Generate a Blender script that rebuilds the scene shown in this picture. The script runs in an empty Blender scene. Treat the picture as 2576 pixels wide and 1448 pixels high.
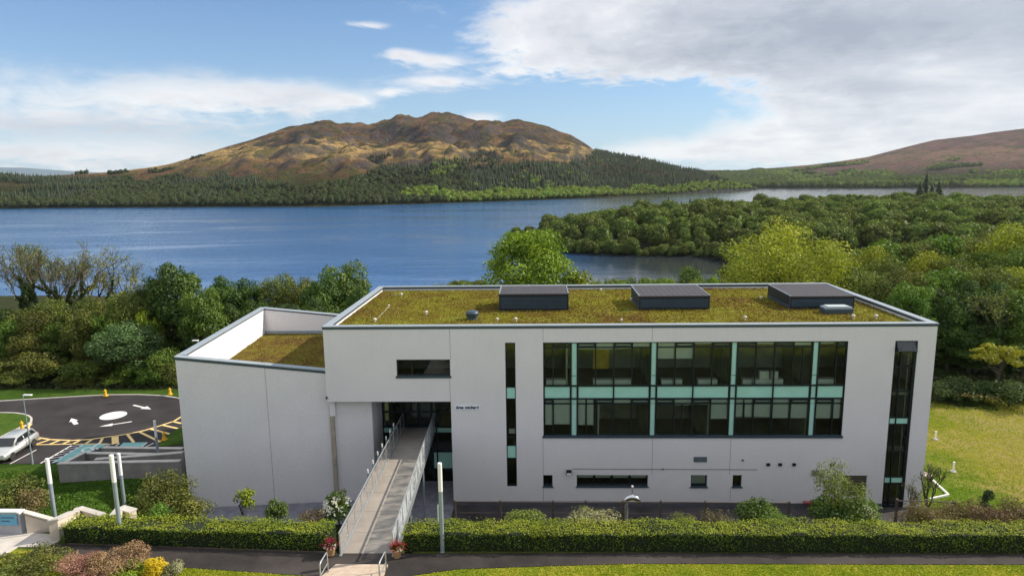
import bpy, bmesh, math, random
import numpy as np
from math import radians, sin, cos, tan, atan2, hypot, pi
from mathutils import Vector, Matrix

S = bpy.context.scene
COL = S.collection
RNG = np.random.default_rng(7)
random.seed(7)

# ------------------------------------------------------------------ camera, sky, sun, exposure
CAM = dict(f=1655.3, pitch=9.468, roll=0.754, yaw=1.943, pos=(0.0, -39.77, 20.98))
def cam_axes():
    y, t, r = radians(CAM['yaw']), radians(CAM['pitch']), radians(CAM['roll'])
    fwd = np.array([-sin(y) * cos(t), cos(y) * cos(t), -sin(t)])
    right = np.array([cos(y), sin(y), 0.0])
    up = np.cross(right, fwd)
    return fwd, right * cos(r) - up * sin(r), up * cos(r) + right * sin(r)
FWD, RIGHT, UP = cam_axes()
CPOS = np.array(CAM['pos'])
cam = bpy.data.cameras.new('camera')
cam.sensor_width = 36.0
cam.lens = 36.0 * CAM['f'] / 2576.0
cam.clip_start = 0.5
cam.clip_end = 40000
camo = bpy.data.objects.new('camera', cam)
COL.objects.link(camo)
mw = Matrix.Identity(4)
for i in range(3):
    mw[i][0], mw[i][1], mw[i][2], mw[i][3] = RIGHT[i], UP[i], -FWD[i], CPOS[i]
camo.matrix_world = mw
S.camera = camo

SUN_EL, SUN_AZ = 35.0, 16.0          # azimuth measured from +X towards +Y
sd = Vector((cos(radians(SUN_AZ)) * cos(radians(SUN_EL)), sin(radians(SUN_AZ)) * cos(radians(SUN_EL)), sin(radians(SUN_EL))))
sun = bpy.data.lights.new('sun', 'SUN')
sun.energy = 3.9
sun.angle = radians(0.6)
sun.color = (1.0, 0.89, 0.74)
suno = bpy.data.objects.new('sun', sun)
suno.rotation_euler = sd.to_track_quat('Z', 'Y').to_euler()
suno.location = (60, 20, 80)
COL.objects.link(suno)

S.view_settings.view_transform = 'Standard'
S.view_settings.look = 'None'
S.view_settings.gamma = 1.0
S.view_settings.exposure = 0.62
S.view_settings.use_curve_mapping = False
S.render.engine = 'CYCLES'
S.cycles.max_bounces = 6
S.cycles.diffuse_bounces = 2
S.cycles.glossy_bounces = 3
S.cycles.transparent_max_bounces = 12
S.cycles.volume_bounces = 0
S.cycles.caustics_reflective = False
S.cycles.caustics_refractive = False
S.cycles.use_denoising = True

def ray(x, y):
    return FWD + RIGHT * (x - 1288.0) / CAM['f'] - UP * (y - 724.0) / CAM['f']
def onY(x, y, Y=0.0):
    d = ray(x, y); t = (Y - CPOS[1]) / d[1]
    return CPOS + d * t
def onZ(x, y, Z=0.0):
    d = ray(x, y); t = (Z - CPOS[2]) / d[2]
    return CPOS + d * t
def proj(P):
    d = np.asarray(P, float) - CPOS
    z = d @ FWD
    return 1288.0 + CAM['f'] * (d @ RIGHT) / z, 724.0 - CAM['f'] * (d @ UP) / z, z
def azel(x, y):
    d = ray(x, y); d = d / np.linalg.norm(d)
    return atan2(d[0], d[1]), math.asin(d[2])

# ------------------------------------------------------------------ node helpers
class NT:
    def __init__(self, tree):
        self.t = tree; self.n = tree.nodes; self.l = tree.links
    def node(self, typ, **kw):
        n = self.n.new(typ)
        for k, v in kw.items():
            if hasattr(n, k): setattr(n, k, v)
        return n
    def set(self, sock, v):
        if hasattr(v, 'is_output'): self.l.new(v, sock)
        else: sock.default_value = v
    def m(self, op, a, b=None, c=None, clamp=False):
        n = self.n.new('ShaderNodeMath'); n.operation = op; n.use_clamp = clamp
        self.set(n.inputs[0], a)
        if b is not None: self.set(n.inputs[1], b)
        if c is not None: self.set(n.inputs[2], c)
        return n.outputs[0]
    def noise(self, vec, scale, detail=4, rough=0.5, dist=0.0):
        n = self.n.new('ShaderNodeTexNoise')
        if vec is not None: self.l.new(vec, n.inputs['Vector'])
        n.inputs['Scale'].default_value = scale; n.inputs['Detail'].default_value = detail
        n.inputs['Roughness'].default_value = rough; n.inputs['Distortion'].default_value = dist
        return n.outputs[0]
    def mix(self, f, a, b, blend='MIX'):
        n = self.n.new('ShaderNodeMix'); n.data_type = 'RGBA'; n.blend_type = blend
        self.set(n.inputs[0], f)
        for s, v in ((n.inputs[6], a), (n.inputs[7], b)):
            if hasattr(v, 'is_output'): self.l.new(v, s)
            else: s.default_value = (*v[:3], 1.0)
        return n.outputs[2]
    def ramp(self, f, stops, interp='LINEAR'):
        n = self.n.new('ShaderNodeValToRGB'); self.l.new(f, n.inputs[0]); r = n.color_ramp
        r.interpolation = interp
        while len(r.elements) > 1: r.elements.remove(r.elements[-1])
        for i, (p, c) in enumerate(stops):
            e = r.elements[0] if i == 0 else r.elements.new(p)
            e.position = p
            e.color = (c, c, c, 1) if isinstance(c, (int, float)) else (*c[:3], 1)
        return n.outputs[0]
    def smooth(self, v, a, b):
        n = self.n.new('ShaderNodeMapRange'); n.interpolation_type = 'SMOOTHSTEP'
        self.set(n.inputs[0], v); n.inputs[1].default_value = a; n.inputs[2].default_value = b
        n.inputs[3].default_value = 0; n.inputs[4].default_value = 1
        return n.outputs[0]
    def scale(self, vec, s):
        n = self.n.new('ShaderNodeVectorMath'); n.operation = 'MULTIPLY'
        self.l.new(vec, n.inputs[0]); n.inputs[1].default_value = s
        return n.outputs[0]
    def bump(self, h, strength, dist, normal=None):
        n = self.n.new('ShaderNodeBump'); n.inputs['Strength'].default_value = strength
        n.inputs['Distance'].default_value = dist; self.l.new(h, n.inputs['Height'])
        if normal is not None: self.l.new(normal, n.inputs['Normal'])
        return n.outputs[0]

def build_world():
    w = bpy.data.worlds.new('World'); S.world = w; w.use_nodes = True
    w.cycles.sampling_method = 'MANUAL'; w.cycles.sample_map_resolution = 1024
    T = NT(w.node_tree); T.n.clear()
    out = T.node('ShaderNodeOutputWorld'); bg = T.node('ShaderNodeBackground')
    T.l.new(bg.outputs[0], out.inputs[0])
    sky = T.n.new('ShaderNodeTexSky'); sky.sky_type = 'NISHITA'; sky.sun_disc = False
    sky.sun_elevation = radians(SUN_EL); sky.sun_rotation = radians(90 - SUN_AZ)
    sky.altitude = 60; sky.air_density = 1.0; sky.dust_density = 0.6; sky.ozone_density = 2.2
    tc = T.node('ShaderNodeTexCoord'); sep = T.node('ShaderNodeSeparateXYZ')
    T.l.new(tc.outputs['Generated'], sep.inputs[0])
    x, y, z = sep.outputs
    az = T.m('ARCTAN2', x, y); el = T.m('ARCSINE', z)
    zc = T.m('ADD', T.m('MAXIMUM', z, 0.0), 0.11)
    comb = T.node('ShaderNodeCombineXYZ')
    T.l.new(T.m('DIVIDE', x, zc), comb.inputs[0]); T.l.new(T.m('DIVIDE', y, zc), comb.inputs[1])
    # warp of the direction so that the cloud edges are ragged
    n1 = T.noise(comb.outputs[0], 1.5, 9, 0.58, 0.3)
    c2 = T.node('ShaderNodeCombineXYZ')
    T.l.new(T.m('MULTIPLY', az, 6.0), c2.inputs[0]); T.l.new(T.m('MULTIPLY', el, 13.0), c2.inputs[1])
    n2 = T.noise(c2.outputs[0], 2.2, 10, 0.66, 0.35)
    n3 = T.noise(c2.outputs[0], 0.9, 5, 0.55, 0.1)
    c3 = T.node('ShaderNodeCombineXYZ')
    T.l.new(T.m('MULTIPLY', az, 9.0), c3.inputs[0]); T.l.new(T.m('MULTIPLY', el, 34.0), c3.inputs[1]); c3.inputs[2].default_value = 3.1
    n4 = T.noise(c3.outputs[0], 2.6, 8, 0.62, 0.5)
    # wobble az/el
    azw = T.m('ADD', az, T.m('MULTIPLY', T.m('SUBTRACT', n2, 0.5), 0.11))
    elw = T.m('ADD', el, T.m('MULTIPLY', T.m('SUBTRACT', n4, 0.5), 0.05))
    azs = T.m('ADD', az, T.m('MULTIPLY', T.m('SUBTRACT', n2, 0.5), 0.05)); els = T.m('ADD', el, T.m('MULTIPLY', T.m('SUBTRACT', n4, 0.5), 0.014))
    def blob(px, py, rx, ry):
        small_ = ry < 25; azw_, elw_ = (azs, els) if small_ else (azw, elw)
        a0, e0 = azel(px, py)
        ra, re = rx / 1655.3, ry / 1655.3
        u = T.m('DIVIDE', T.m('SUBTRACT', azw_, a0), ra); v = T.m('DIVIDE', T.m('SUBTRACT', elw_, e0), re)
        q = T.m('ADD', T.m('MULTIPLY', u, u), T.m('MULTIPLY', v, v))
        return T.m('POWER', 2.718, T.m('MULTIPLY', q, -1.0))
    dens = None
    blobs = [(560, 232, 320, 44, .74), (150, 270, 300, 60, .66), (420, 322, 300, 22, .38), (760, 255, 150, 45, .35), (250, 392, 430, 34, .9),
             (930, 64, 55, 9, .85), (1010, 136, 45, 14, .95), (1085, 155, 75, 17, 1.05), (1100, 207, 95, 17, 1.0), (870, 255, 50, 14, .8), (1270, 178, 70, 14, .6), (985, 232, 50, 9, .7),
             (1215, 297, 60, 14, .8), (1430, 85, 175, 62, 1.5), (1640, 130, 330, 50, .9), (1850, 40, 480, 95, 1.5), (2400, 50, 520, 170, 1.5), (2250, 215, 250, 55, .85), (1640, 275, 250, 60, -.55), (1180, 110, 200, 60, -.3),
             (2450, 270, 260, 150, .75), (2150, 195, 110, 40, .5), (1980, 365, 330, 48, .75), (1620, 382, 180, 24, .65), (2200, 320, 300, 60, .8)]
    for bx, by, rx, ry, a in blobs:
        b = T.m('MULTIPLY', blob(bx, by, rx, ry), a)
        dens = b if dens is None else T.m('ADD', dens, b)
    # sky out of the frame: full cloud added all round to fill the shaded facade
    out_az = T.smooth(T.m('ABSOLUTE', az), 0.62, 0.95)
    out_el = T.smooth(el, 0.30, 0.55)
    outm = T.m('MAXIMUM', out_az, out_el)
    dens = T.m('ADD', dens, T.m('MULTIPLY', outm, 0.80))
    field = T.m('ADD', dens, T.m('MULTIPLY', T.m('SUBTRACT', T.m('ADD', T.m('MULTIPLY', n1, 0.30), T.m('ADD', T.m('MULTIPLY', n4, 0.35), T.m('MULTIPLY', n2, 0.35))), 0.5), 2.5))
    mask = T.smooth(field, 0.15, 1.08)
    # shading of the clouds: light tops and edges, greyer thick middles towards the upper right
    gb = None
    for bx, by, rx, ry, a in [(2050, 60, 460, 95, .42), (2450, 110, 420, 120, .26), (1850, 130, 200, 40, .22), (400, 325, 260, 20, .42), (2170, 240, 100, 30, .25), (2300, 330, 260, 25, .22), (1500, 135, 120, 20, .2), (2350, -120, 700, 160, .22)]:
        b = T.m('MULTIPLY', blob(bx, by, rx, ry), a)
        gb = b if gb is None else T.m('ADD', gb, b)
    gb = T.m('SUBTRACT', gb, T.m('MULTIPLY', outm, 0.22))  # unseen clouds whitened to brighten the facade
    shade = T.m('ADD', gb, T.m('MULTIPLY', T.m('SUBTRACT', n3, 0.5), 0.5))
    shade = T.m('ADD', shade, T.m('MULTIPLY', T.m('SUBTRACT', n2, 0.5), 0.7))
    shade = T.m('ADD', shade, T.m('MULTIPLY', T.m('SUBTRACT', n1, 0.5), 0.8))
    shade = T.m('SUBTRACT', shade, T.m('MULTIPLY', T.smooth(field, 1.3, .5), 0.10))
    ccol = T.ramp(T.m('ADD', shade, 0.15, clamp=True), [(0.0, (.66, .66, .66)), (0.25, (.54, .545, .57)), (0.55, (.40, .42, .46)), (0.95, (.27, .295, .345))])
    SKY_STR = 0.10
    bluec = T.mix(1.0, sky.outputs[0], (1.0, 1.0, 1.0), 'MULTIPLY')
    bluen = T.scale(bluec, (SKY_STR * 0.40, SKY_STR * 0.66, SKY_STR * 0.90))
    # thin veil of moist air close to the horizon
    veil = T.m('MULTIPLY', T.m('POWER', 2.718, T.m('MULTIPLY', T.m('MAXIMUM', el, 0.0), -6.5)), 0.80)
    bl = T.mix(veil, bluen, (.44, .53, .61))
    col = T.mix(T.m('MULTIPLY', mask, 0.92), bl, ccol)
    # below the horizon the dome shows dim ground colour
    low = T.smooth(el, -0.06, -0.01)
    col = T.mix(low, (.10, .11, .09), col)
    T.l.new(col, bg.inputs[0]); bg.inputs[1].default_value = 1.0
build_world()

# ------------------------------------------------------------------ object helpers
def link(o, parent=None):
    COL.objects.link(o)
    if parent is not None: o.parent = parent
    return o
def tag(o, label=None, cat=None, group=None, kind=None):
    if label: o['label'] = label
    if cat: o['category'] = cat
    if group: o['group'] = group
    if kind: o['kind'] = kind
    return o
def empty(name, loc=(0, 0, 0), rz=0.0, label=None, cat=None, group=None):
    o = bpy.data.objects.new(name, None); o.empty_display_size = 0.3
    o.location = loc; o.rotation_euler = (0, 0, rz); link(o)
    return tag(o, label, cat, group)
def copy_tree(o, parent=None):
    c = o.copy(); COL.objects.link(c); c.parent = parent
    for ch in list(o.children):
        copy_tree(ch, c)
    return c

def fast_mesh(name, V, F, mat, tint=None, smooth=False):
    V = np.ascontiguousarray(V, dtype=np.float32); F = np.ascontiguousarray(F, dtype=np.int32)
    me = bpy.data.meshes.new(name)
    n, k = F.shape
    me.vertices.add(len(V)); me.vertices.foreach_set('co', V.ravel())
    me.loops.add(n * k); me.loops.foreach_set('vertex_index', F.ravel())
    me.polygons.add(n)
    me.polygons.foreach_set('loop_start', np.arange(0, n * k, k, dtype=np.int32))
    me.polygons.foreach_set('loop_total', np.full(n, k, dtype=np.int32))
    if smooth: me.polygons.foreach_set('use_smooth', np.ones(n, dtype=bool))
    me.update(calc_edges=True)
    if tint is not None:
        a = me.attributes.new('tint', 'FLOAT', 'FACE'); a.data.foreach_set('value', np.asarray(tint, dtype=np.float32))
    for m in (mat if isinstance(mat, (list, tuple)) else [mat]): me.materials.append(m)
    return me
def mobj(name, me, parent=None, loc=(0, 0, 0)):
    o = bpy.data.objects.new(name, me); o.location = loc
    return link(o, parent)

class MB:
    """collects simple solids into one mesh"""
    def __init__(s): s.v = []; s.f = []
    def add(s, vs, fs):
        b = len(s.v); s.v += [tuple(map(float, v)) for v in vs]; s.f += [tuple(b + i for i in f) for f in fs]; return s
    def box(s, x0, x1, y0, y1, z0, z1):
        return s.add([(x0, y0, z0), (x1, y0, z0), (x1, y1, z0), (x0, y1, z0), (x0, y0, z1), (x1, y0, z1), (x1, y1, z1), (x0, y1, z1)],
                     [(0, 3, 2, 1), (4, 5, 6, 7), (0, 1, 5, 4), (1, 2, 6, 5), (2, 3, 7, 6), (3, 0, 4, 7)])
    def prism(s, pts, z0, z1):
        """pts ccw in xy; z0,z1 numbers or lists"""
        n = len(pts); za = z0 if hasattr(z0, '__len__') else [z0] * n; zb = z1 if hasattr(z1, '__len__') else [z1] * n
        vs = [(p[0], p[1], za[i]) for i, p in enumerate(pts)] + [(p[0], p[1], zb[i]) for i, p in enumerate(pts)]
        fs = [tuple(range(n - 1, -1, -1)), tuple(range(n, 2 * n))] + [(i, (i + 1) % n, n + (i + 1) % n, n + i) for i in range(n)]
        return s.add(vs, fs)
    def quad(s, a, b, c, d): return s.add([a, b, c, d], [(0, 1, 2, 3)])
    def tube(s, pts, r, n=6, cap=True):
        pts = [Vector(p) for p in pts]; R = r if hasattr(r, '__len__') else [r] * len(pts)
        b = len(s.v); rings = []
        prev = None
        for i, p in enumerate(pts):
            d = (pts[min(i + 1, len(pts) - 1)] - pts[max(i - 1, 0)]).normalized()
            if prev is None:
                u = d.orthogonal().normalized()
            else:
                u = (prev - d * prev.dot(d))
                u = u.normalized() if u.length > 1e-6 else d.orthogonal().normalized()
            prev = u; w = d.cross(u)
            for k in range(n):
                a = 2 * pi * k / n
                s.v.append(tuple(p + (u * cos(a) + w * sin(a)) * R[i]))
        for i in range(len(pts) - 1):
            for k in range(n):
                s.f.append((b + i * n + k, b + i * n + (k + 1) % n, b + (i + 1) * n + (k + 1) % n, b + (i + 1) * n + k))
        if cap:
            s.f.append(tuple(b + k for k in range(n - 1, -1, -1))); e = b + (len(pts) - 1) * n
            s.f.append(tuple(e + k for k in range(n)))
        return s
    def lathe(s, prof, n=16, c=(0, 0, 0)):
        b = len(s.v)
        for r, z in prof:
            for k in range(n):
                a = 2 * pi * k / n
                s.v.append((c[0] + r * cos(a), c[1] + r * sin(a), c[2] + z))
        for i in range(len(prof) - 1):
            for k in range(n):
                s.f.append((b + i * n + k, b + i * n + (k + 1) % n, b + (i + 1) * n + (k + 1) % n, b + (i + 1) * n + k))
        s.f.append(tuple(b + k for k in range(n - 1, -1, -1))); e = b + (len(prof) - 1) * n
        s.f.append(tuple(e + k for k in range(n)))
        return s
    def mesh(s, name, mat, smooth=False, bevel=0):
        me = bpy.data.meshes.new(name); me.from_pydata(s.v, [], s.f)
        if bevel or smooth:
            bm = bmesh.new(); bm.from_mesh(me)
            if bevel:
                bmesh.ops.bevel(bm, geom=[e for e in bm.edges if e.is_manifold and e.calc_face_angle(0) > 0.5], offset=bevel, segments=2, affect='EDGES', clamp_overlap=True)
            if smooth:
                for f in bm.faces: f.smooth = True
            bm.to_mesh(me); bm.free()
        me.materials.append(mat); return me
    def build(s, name, mat, parent=None, smooth=False, bevel=0, loc=(0, 0, 0)):
        return mobj(name, s.mesh(name, mat, smooth, bevel), parent, loc)

# ------------------------------------------------------------------ materials
def mat_new(name):
    m = bpy.data.materials.new(name); m.use_nodes = True; T = NT(m.node_tree)
    b = T.n['Principled BSDF']; return m, T, b
def simple(name, col, rough=0.6, metal=0.0, noise=0.0, nscale=3.0, bump=0.0, bscale=60.0, spec=0.5):
    m, T, b = mat_new(name)
    b.inputs['Roughness'].default_value = rough; b.inputs['Metallic'].default_value = metal
    b.inputs['Specular IOR Level'].default_value = spec
    tc = T.node('ShaderNodeTexCoord')
    if noise:
        n = T.noise(tc.outputs['Object'], nscale, 6, 0.6)
        f = T.ramp(n, [(0.3, 1 - noise), (0.7, 1 + noise)])
        c = T.mix(1.0, (*col,), f, 'MULTIPLY'); T.l.new(c, b.inputs['Base Color'])
    else: b.inputs['Base Color'].default_value = (*col, 1)
    if bump:
        h = T.noise(tc.outputs['Object'], bscale, 3, 0.6)
        T.l.new(T.bump(h, bump, 0.02), b.inputs['Normal'])
    return m
def foliage(name, dark, mid, light, rough=0.55, trans=0.3, vary=0.10):
    m = bpy.data.materials.new(name); m.use_nodes = True; T = NT(m.node_tree); T.n.clear()
    out = T.node('ShaderNodeOutputMaterial')
    at = T.node('ShaderNodeAttribute', attribute_name='tint')
    oi = T.node('ShaderNodeObjectInfo')
    tc = T.node('ShaderNodeTexCoord')
    f = T.m('ADD', at.outputs['Fac'], T.m('MULTIPLY', T.m('SUBTRACT', oi.outputs['Random'], 0.5), 0.35), clamp=True)
    col = T.ramp(f, [(0.0, dark), (0.5, mid), (1.0, light)])
    hs = T.node('ShaderNodeHueSaturation'); T.l.new(col, hs.inputs['Color'])
    T.l.new(T.m('ADD', 0.5 - vary * 0.25, T.m('MULTIPLY', oi.outputs['Random'], vary * 0.5)), hs.inputs['Hue'])
    d = T.node('ShaderNodeBsdfDiffuse'); T.l.new(hs.outputs[0], d.inputs[0])
    t = T.node('ShaderNodeBsdfTranslucent')
    T.l.new(T.mix(1.0, hs.outputs[0], (1.05, 1.15, .6), 'MULTIPLY'), t.inputs[0])
    g = T.node('ShaderNodeBsdfGlossy'); g.inputs['Roughness'].default_value = rough; g.inputs[0].default_value = (.8, .85, .8, 1)
    mx = T.node('ShaderNodeMixShader'); mx.inputs[0].default_value = trans
    T.l.new(d.outputs[0], mx.inputs[1]); T.l.new(t.outputs[0], mx.inputs[2])
    m2 = T.node('ShaderNodeMixShader'); m2.inputs[0].default_value = 0.03
    T.l.new(mx.outputs[0], m2.inputs[1]); T.l.new(g.outputs[0], m2.inputs[2])
    T.l.new(m2.outputs[0], out.inputs[0])
    return m

M = {}
def render_wall():
    m, T, b = mat_new('white_render')
    g = T.node('ShaderNodeNewGeometry'); p = g.outputs['Position']
    big = T.noise(p, 0.35, 5, 0.6); mid = T.noise(T.scale(p, (1, 1, .25)), 1.6, 6, 0.65); fine = T.noise(p, 14, 4, 0.7)
    c = T.mix(T.ramp(big, [(.35, 0), (.7, 1)]), (.78, .765, .785), (.83, .815, .83))
    c = T.mix(T.m('MULTIPLY', T.ramp(mid, [(.45, 0), (.75, 1)]), .07), c, (.55, .53, .56))
    c = T.mix(T.m('MULTIPLY', T.ramp(fine, [(.4, 0), (.65, 1)]), .30), c, (.48, .47, .52))
    sp = T.node('ShaderNodeSeparateXYZ'); T.l.new(p, sp.inputs[0])
    stre = T.noise(T.scale(p, (5.0, 5.0, .12)), 1.0, 5, .7)
    top = T.m('ADD', T.m('MULTIPLY', T.smooth(sp.outputs[2], 9.2, 11.9), .8), T.m('MULTIPLY', T.smooth(sp.outputs[2], 1.1, 0.0), 1.0))
    c = T.mix(T.m('MULTIPLY', T.m('MULTIPLY', T.ramp(stre, [(.50, 0), (.74, 1)]), top), .13), c, (.40, .39, .38))
    T.l.new(c, b.inputs['Base Color']); b.inputs['Roughness'].default_value = .92
    b.inputs['Specular IOR Level'].default_value = .2
    h = T.noise(p, 45, 2, .7)
    T.l.new(T.bump(h, .35, .02), b.inputs['Normal'])
    return m
M['wall'] = render_wall()
M['coping'] = simple('coping_metal', (.34, .39, .43), .45, .2, .08, 1.2)
M['fascia'] = simple('fascia_metal', (.055, .085, .115), .45, .3, .1, 1.5)
M['frame'] = simple('window_frame', (.018, .030, .034), .4, .4)
M['dark'] = simple('dark_louvre', (.012, .016, .022), .55, .2, .2, 3)
M['roofsheet'] = simple('rooflight_sheet', (.055, .05, .053), .6, .1, .15, 1.5, .2, 8)
M['galv'] = simple('galvanised_steel', (.48, .51, .53), .4, .7, .12, 5)
M['galvd'] = simple('painted_grey_steel', (.30, .36, .41), .45, .3, .08, 5)
M['chrome'] = simple('stainless_steel', (.7, .72, .74), .14, 1.0)
M['white'] = simple('white_paint', (.78, .78, .77), .55, 0, .05, 4)
M['lampw'] = simple('opal_lamp', (.82, .82, .84), .35)
M['vent'] = simple('vent_cream', (.62, .57, .50), .6, 0, .15, 10)
M['teal'] = simple('teal_glass_panel', (.40, .74, .63), .16, 0, .06, 1.2)
M['tealp'] = simple('teal_pillar', (.44, .76, .67), .3, 0, .06, 1.5)
M['blind'] = simple('roller_blind', (.74, .79, .76), .85, 0, .05, 2)
M['inwall'] = simple('interior_wall', (.42, .43, .33), .8, 0, .25, .8)
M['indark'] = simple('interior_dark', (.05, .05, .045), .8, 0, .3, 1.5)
M['infloor'] = simple('interior_floor', (.20, .19, .17), .7, 0, .2, 1.5)
M['poster'] = simple('ochre_board', (.52, .36, .06), .7, 0, .35, 2.2)
M['deck'] = simple('bridge_concrete', (.31, .28, .25), .85, 0, .16, .9, .3, 40)
M['concrete'] = simple('rough_concrete', (.27, .255, .24), .9, 0, .22, 1.3, .4, 12)
M['concl'] = simple('pale_concrete', (.52, .49, .45), .85, 0, .15, 1.6, .2, 20)
M['cream'] = simple('cream_render', (.60, .52, .44), .9, 0, .1, 1.2, .2, 25)
M['timber'] = simple('weathered_timber', (.10, .075, .06), .85, 0, .25, 5)
M['wood'] = simple('pale_timber_boards', (.50, .40, .31), .75, 0, .15, 4)
M['terra'] = simple('terracotta', (.42, .25, .12), .8, 0, .12, 6)
M['yellow'] = simple('yellow_plastic', (.75, .42, .02), .5)
M['bluep'] = simple('blue_plaque', (.10, .33, .55), .4)
M['navy'] = simple('navy_letters', (.03, .05, .11), .5)
M['signw'] = simple('sign_backing', (.84, .88, .92), .5)
M['redp'] = simple('red_valve', (.32, .06, .07), .5)
M['tyre'] = simple('tyre_rubber', (.02, .02, .02), .8)
M['alloy'] = simple('alloy_rim', (.5, .5, .52), .3, .8)
M['silver'] = simple('silver_car_paint', (.62, .64, .63), .25, .55)
M['maroon'] = simple('maroon_car_paint', (.10, .012, .015), .25, .2)
M['carglass'] = simple('car_glass', (.02, .025, .03), .05)
M['lampglass'] = simple('car_lamp', (.7, .72, .75), .1)
M['taillamp'] = simple('tail_lamp', (.4, .02, .02), .2)
M['linewhite'] = simple('road_paint_white', (.74, .73, .70), .75, 0, .12, 3)
M['lineyellow'] = simple('road_paint_yellow', (.80, .58, .24), .75, 0, .12, 3)
M['turq'] = simple('turquoise_bay_paint', (.20, .44, .42), .75, 0, .15, 2)
M['whitepipe'] = simple('white_pipe', (.72, .70, .66), .5)
M['bark'] = simple('bark', (.05, .042, .032), .9, 0, .3, 6)
M['barkpale'] = simple('pale_bark', (.085, .072, .055), .9, 0, .3, 4)
M['stain'] = simple('stained_downpipe', (.38, .34, .27), .8, 0, .25, 2.5)
M['slate'] = simple('slate_grey_paving', (.20, .20, .235), .85, 0, .25, 2, .3, 10)
M['hatchtop'] = simple('hatch_polycarbonate', (.62, .70, .72), .25)

def asphalt(name, base, contrast=.25):
    contrast *= 1.5
    m, T, b = mat_new(name); g = T.node('ShaderNodeNewGeometry'); p = g.outputs['Position']
    n1 = T.noise(p, .35, 5, .6); n2 = T.noise(p, 9, 5, .75)
    c = T.mix(T.ramp(n1, [(.35, 0), (.7, 1)]), [v * (1 - contrast) for v in base], [v * (1 + contrast) for v in base])
    c = T.mix(T.m('MULTIPLY', T.ramp(n2, [(.5, 0), (.75, 1)]), .3), c, [v * 1.9 for v in base])
    T.l.new(c, b.inputs['Base Color']); b.inputs['Roughness'].default_value = .9
    T.l.new(T.bump(T.noise(p, 60, 2, .7), .3, .01), b.inputs['Normal'])
    return m
M['asphalt'] = asphalt('lot_asphalt', (.026, .022, .024), .32)
M['pathm'] = asphalt('path_asphalt', (.040, .033, .031), .42)
M['gravel'] = asphalt('gravel_strip', (.050, .044, .048), .4)

def grass_mat(name, cols, s1=.12, s2=1.6, fine=18):
    m, T, b = mat_new(name); g = T.node('ShaderNodeNewGeometry'); p = g.outputs['Position']
    n1 = T.noise(p, s1, 5, .6, .4); n2 = T.noise(p, s2, 6, .7); n3 = T.noise(p, fine, 4, .75)
    c = T.ramp(T.m('ADD', T.m('MULTIPLY', n1, .65), T.m('MULTIPLY', n2, .35)), [(.38, cols[0]), (.48, cols[1]), (.58, cols[2]), (.68, cols[3])])
    c = T.mix(T.m('MULTIPLY', T.ramp(n3, [(.4, 0), (.7, 1)]), .45), c, [v * .45 for v in cols[1]])
    T.l.new(c, b.inputs['Base Color']); b.inputs['Roughness'].default_value = .95; b.inputs['Specular IOR Level'].default_value = .15
    T.l.new(T.bump(T.m('ADD', n3, T.noise(p, 50, 2, .7)), .7, .05), b.inputs['Normal'])
    return m

# ------------------------------------------------------------------ ground
LAKE = -15.0
def sstep(v, a, b):
    t = np.clip((v - a) / (b - a), 0, 1); return t * t * (3 - 2 * t)
_perm = np.random.default_rng(3).random((256, 256))
def vnoise(x, y):
    xi = np.floor(x).astype(int); yi = np.floor(y).astype(int); fx = x - xi; fy = y - yi
    fx = fx * fx * (3 - 2 * fx); fy = fy * fy * (3 - 2 * fy)
    g = lambda a, b: _perm[a & 255, b & 255]
    return (g(xi, yi) * (1 - fx) + g(xi + 1, yi) * fx) * (1 - fy) + (g(xi, yi + 1) * (1 - fx) + g(xi + 1, yi + 1) * fx) * fy
def fbm(x, y, o=5, lac=2.03, gain=.5):
    s = 0; a = 1; t = 0
    for i in range(o):
        s = s + a * vnoise(x + 17.3 * i, y - 9.1 * i); t += a; a *= gain; x = x * lac; y = y * lac
    return s / t
def ridged(x, y, o=5):
    s = 0; a = 1; t = 0
    for i in range(o):
        s = s + a * (1 - np.abs(2 * vnoise(x + 5.3 * i, y + 11.7 * i) - 1)); t += a; a *= .5; x = x * 2.1; y = y * 2.1
    return s / t

def G(x, y):
    x = np.asarray(x, float); y = np.asarray(y, float)
    front = np.interp(y, [-60, -40, -18, -13.0, -12.3, -8, -4.2, -3.0, 200], [12, 8.5, 5.5, 5.5, 5.3, 3.05, .3, 0, 0])
    left = np.interp(y, [-60, -40, -18, -13.2, -10.9, -6.2, 1.0, 5.0, 200], [12, 8.5, 5.5, 5.5, 4.2, 2.5, .75, -.02, -.02])
    right = np.interp(y, [-60, -40, -18, -13.0, -12.3, -7, -1, 1.0, 200], [12, 8.5, 5.5, 5.5, 5.3, 3.0, .15, 0, 0])
    z = front * 1.0
    left = left + .75 * sstep(x, -34, -27) * np.exp(-((y + 1.5) / 4.0) ** 2)
    wl = sstep(-x, 23.0, 26.5); wr = sstep(x, 22, 27)
    z = z * (1 - wl) + left * wl; z = z * (1 - wr) + right * wr
    z = np.where((x > -9.7) & (x < -5.6) & (y > -14.75), np.minimum(z, np.interp(y, [-14.75, -14.5, -12, -4, -3.3], [5.0, 4.4, 3.0, .2, 0])), z)
    # bank behind the car park and beyond
    fall = np.where(y > 0, 1, 0)
    y0 = 34 + 10 * sstep(x, 30, 80); y1 = 158 + 90 * sstep(x, 60, 150) + 12 * sstep(-x, 80, 160)
    t = np.clip((y - y0) / (y1 - y0), 0, 1.5)
    z = z - fall * (15.2 * np.clip(t, 0, 1) ** 0.9 + 4 * np.clip(t - 1, 0, .5))
    rough = sstep(y, 36, 50) * (fbm(x * .05, y * .05, 4) - .5) * 2.0
    side = sstep(np.abs(x), 75, 120)
    return z + rough * (1 - sstep(t, .8, 1)) + side * 0

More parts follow.
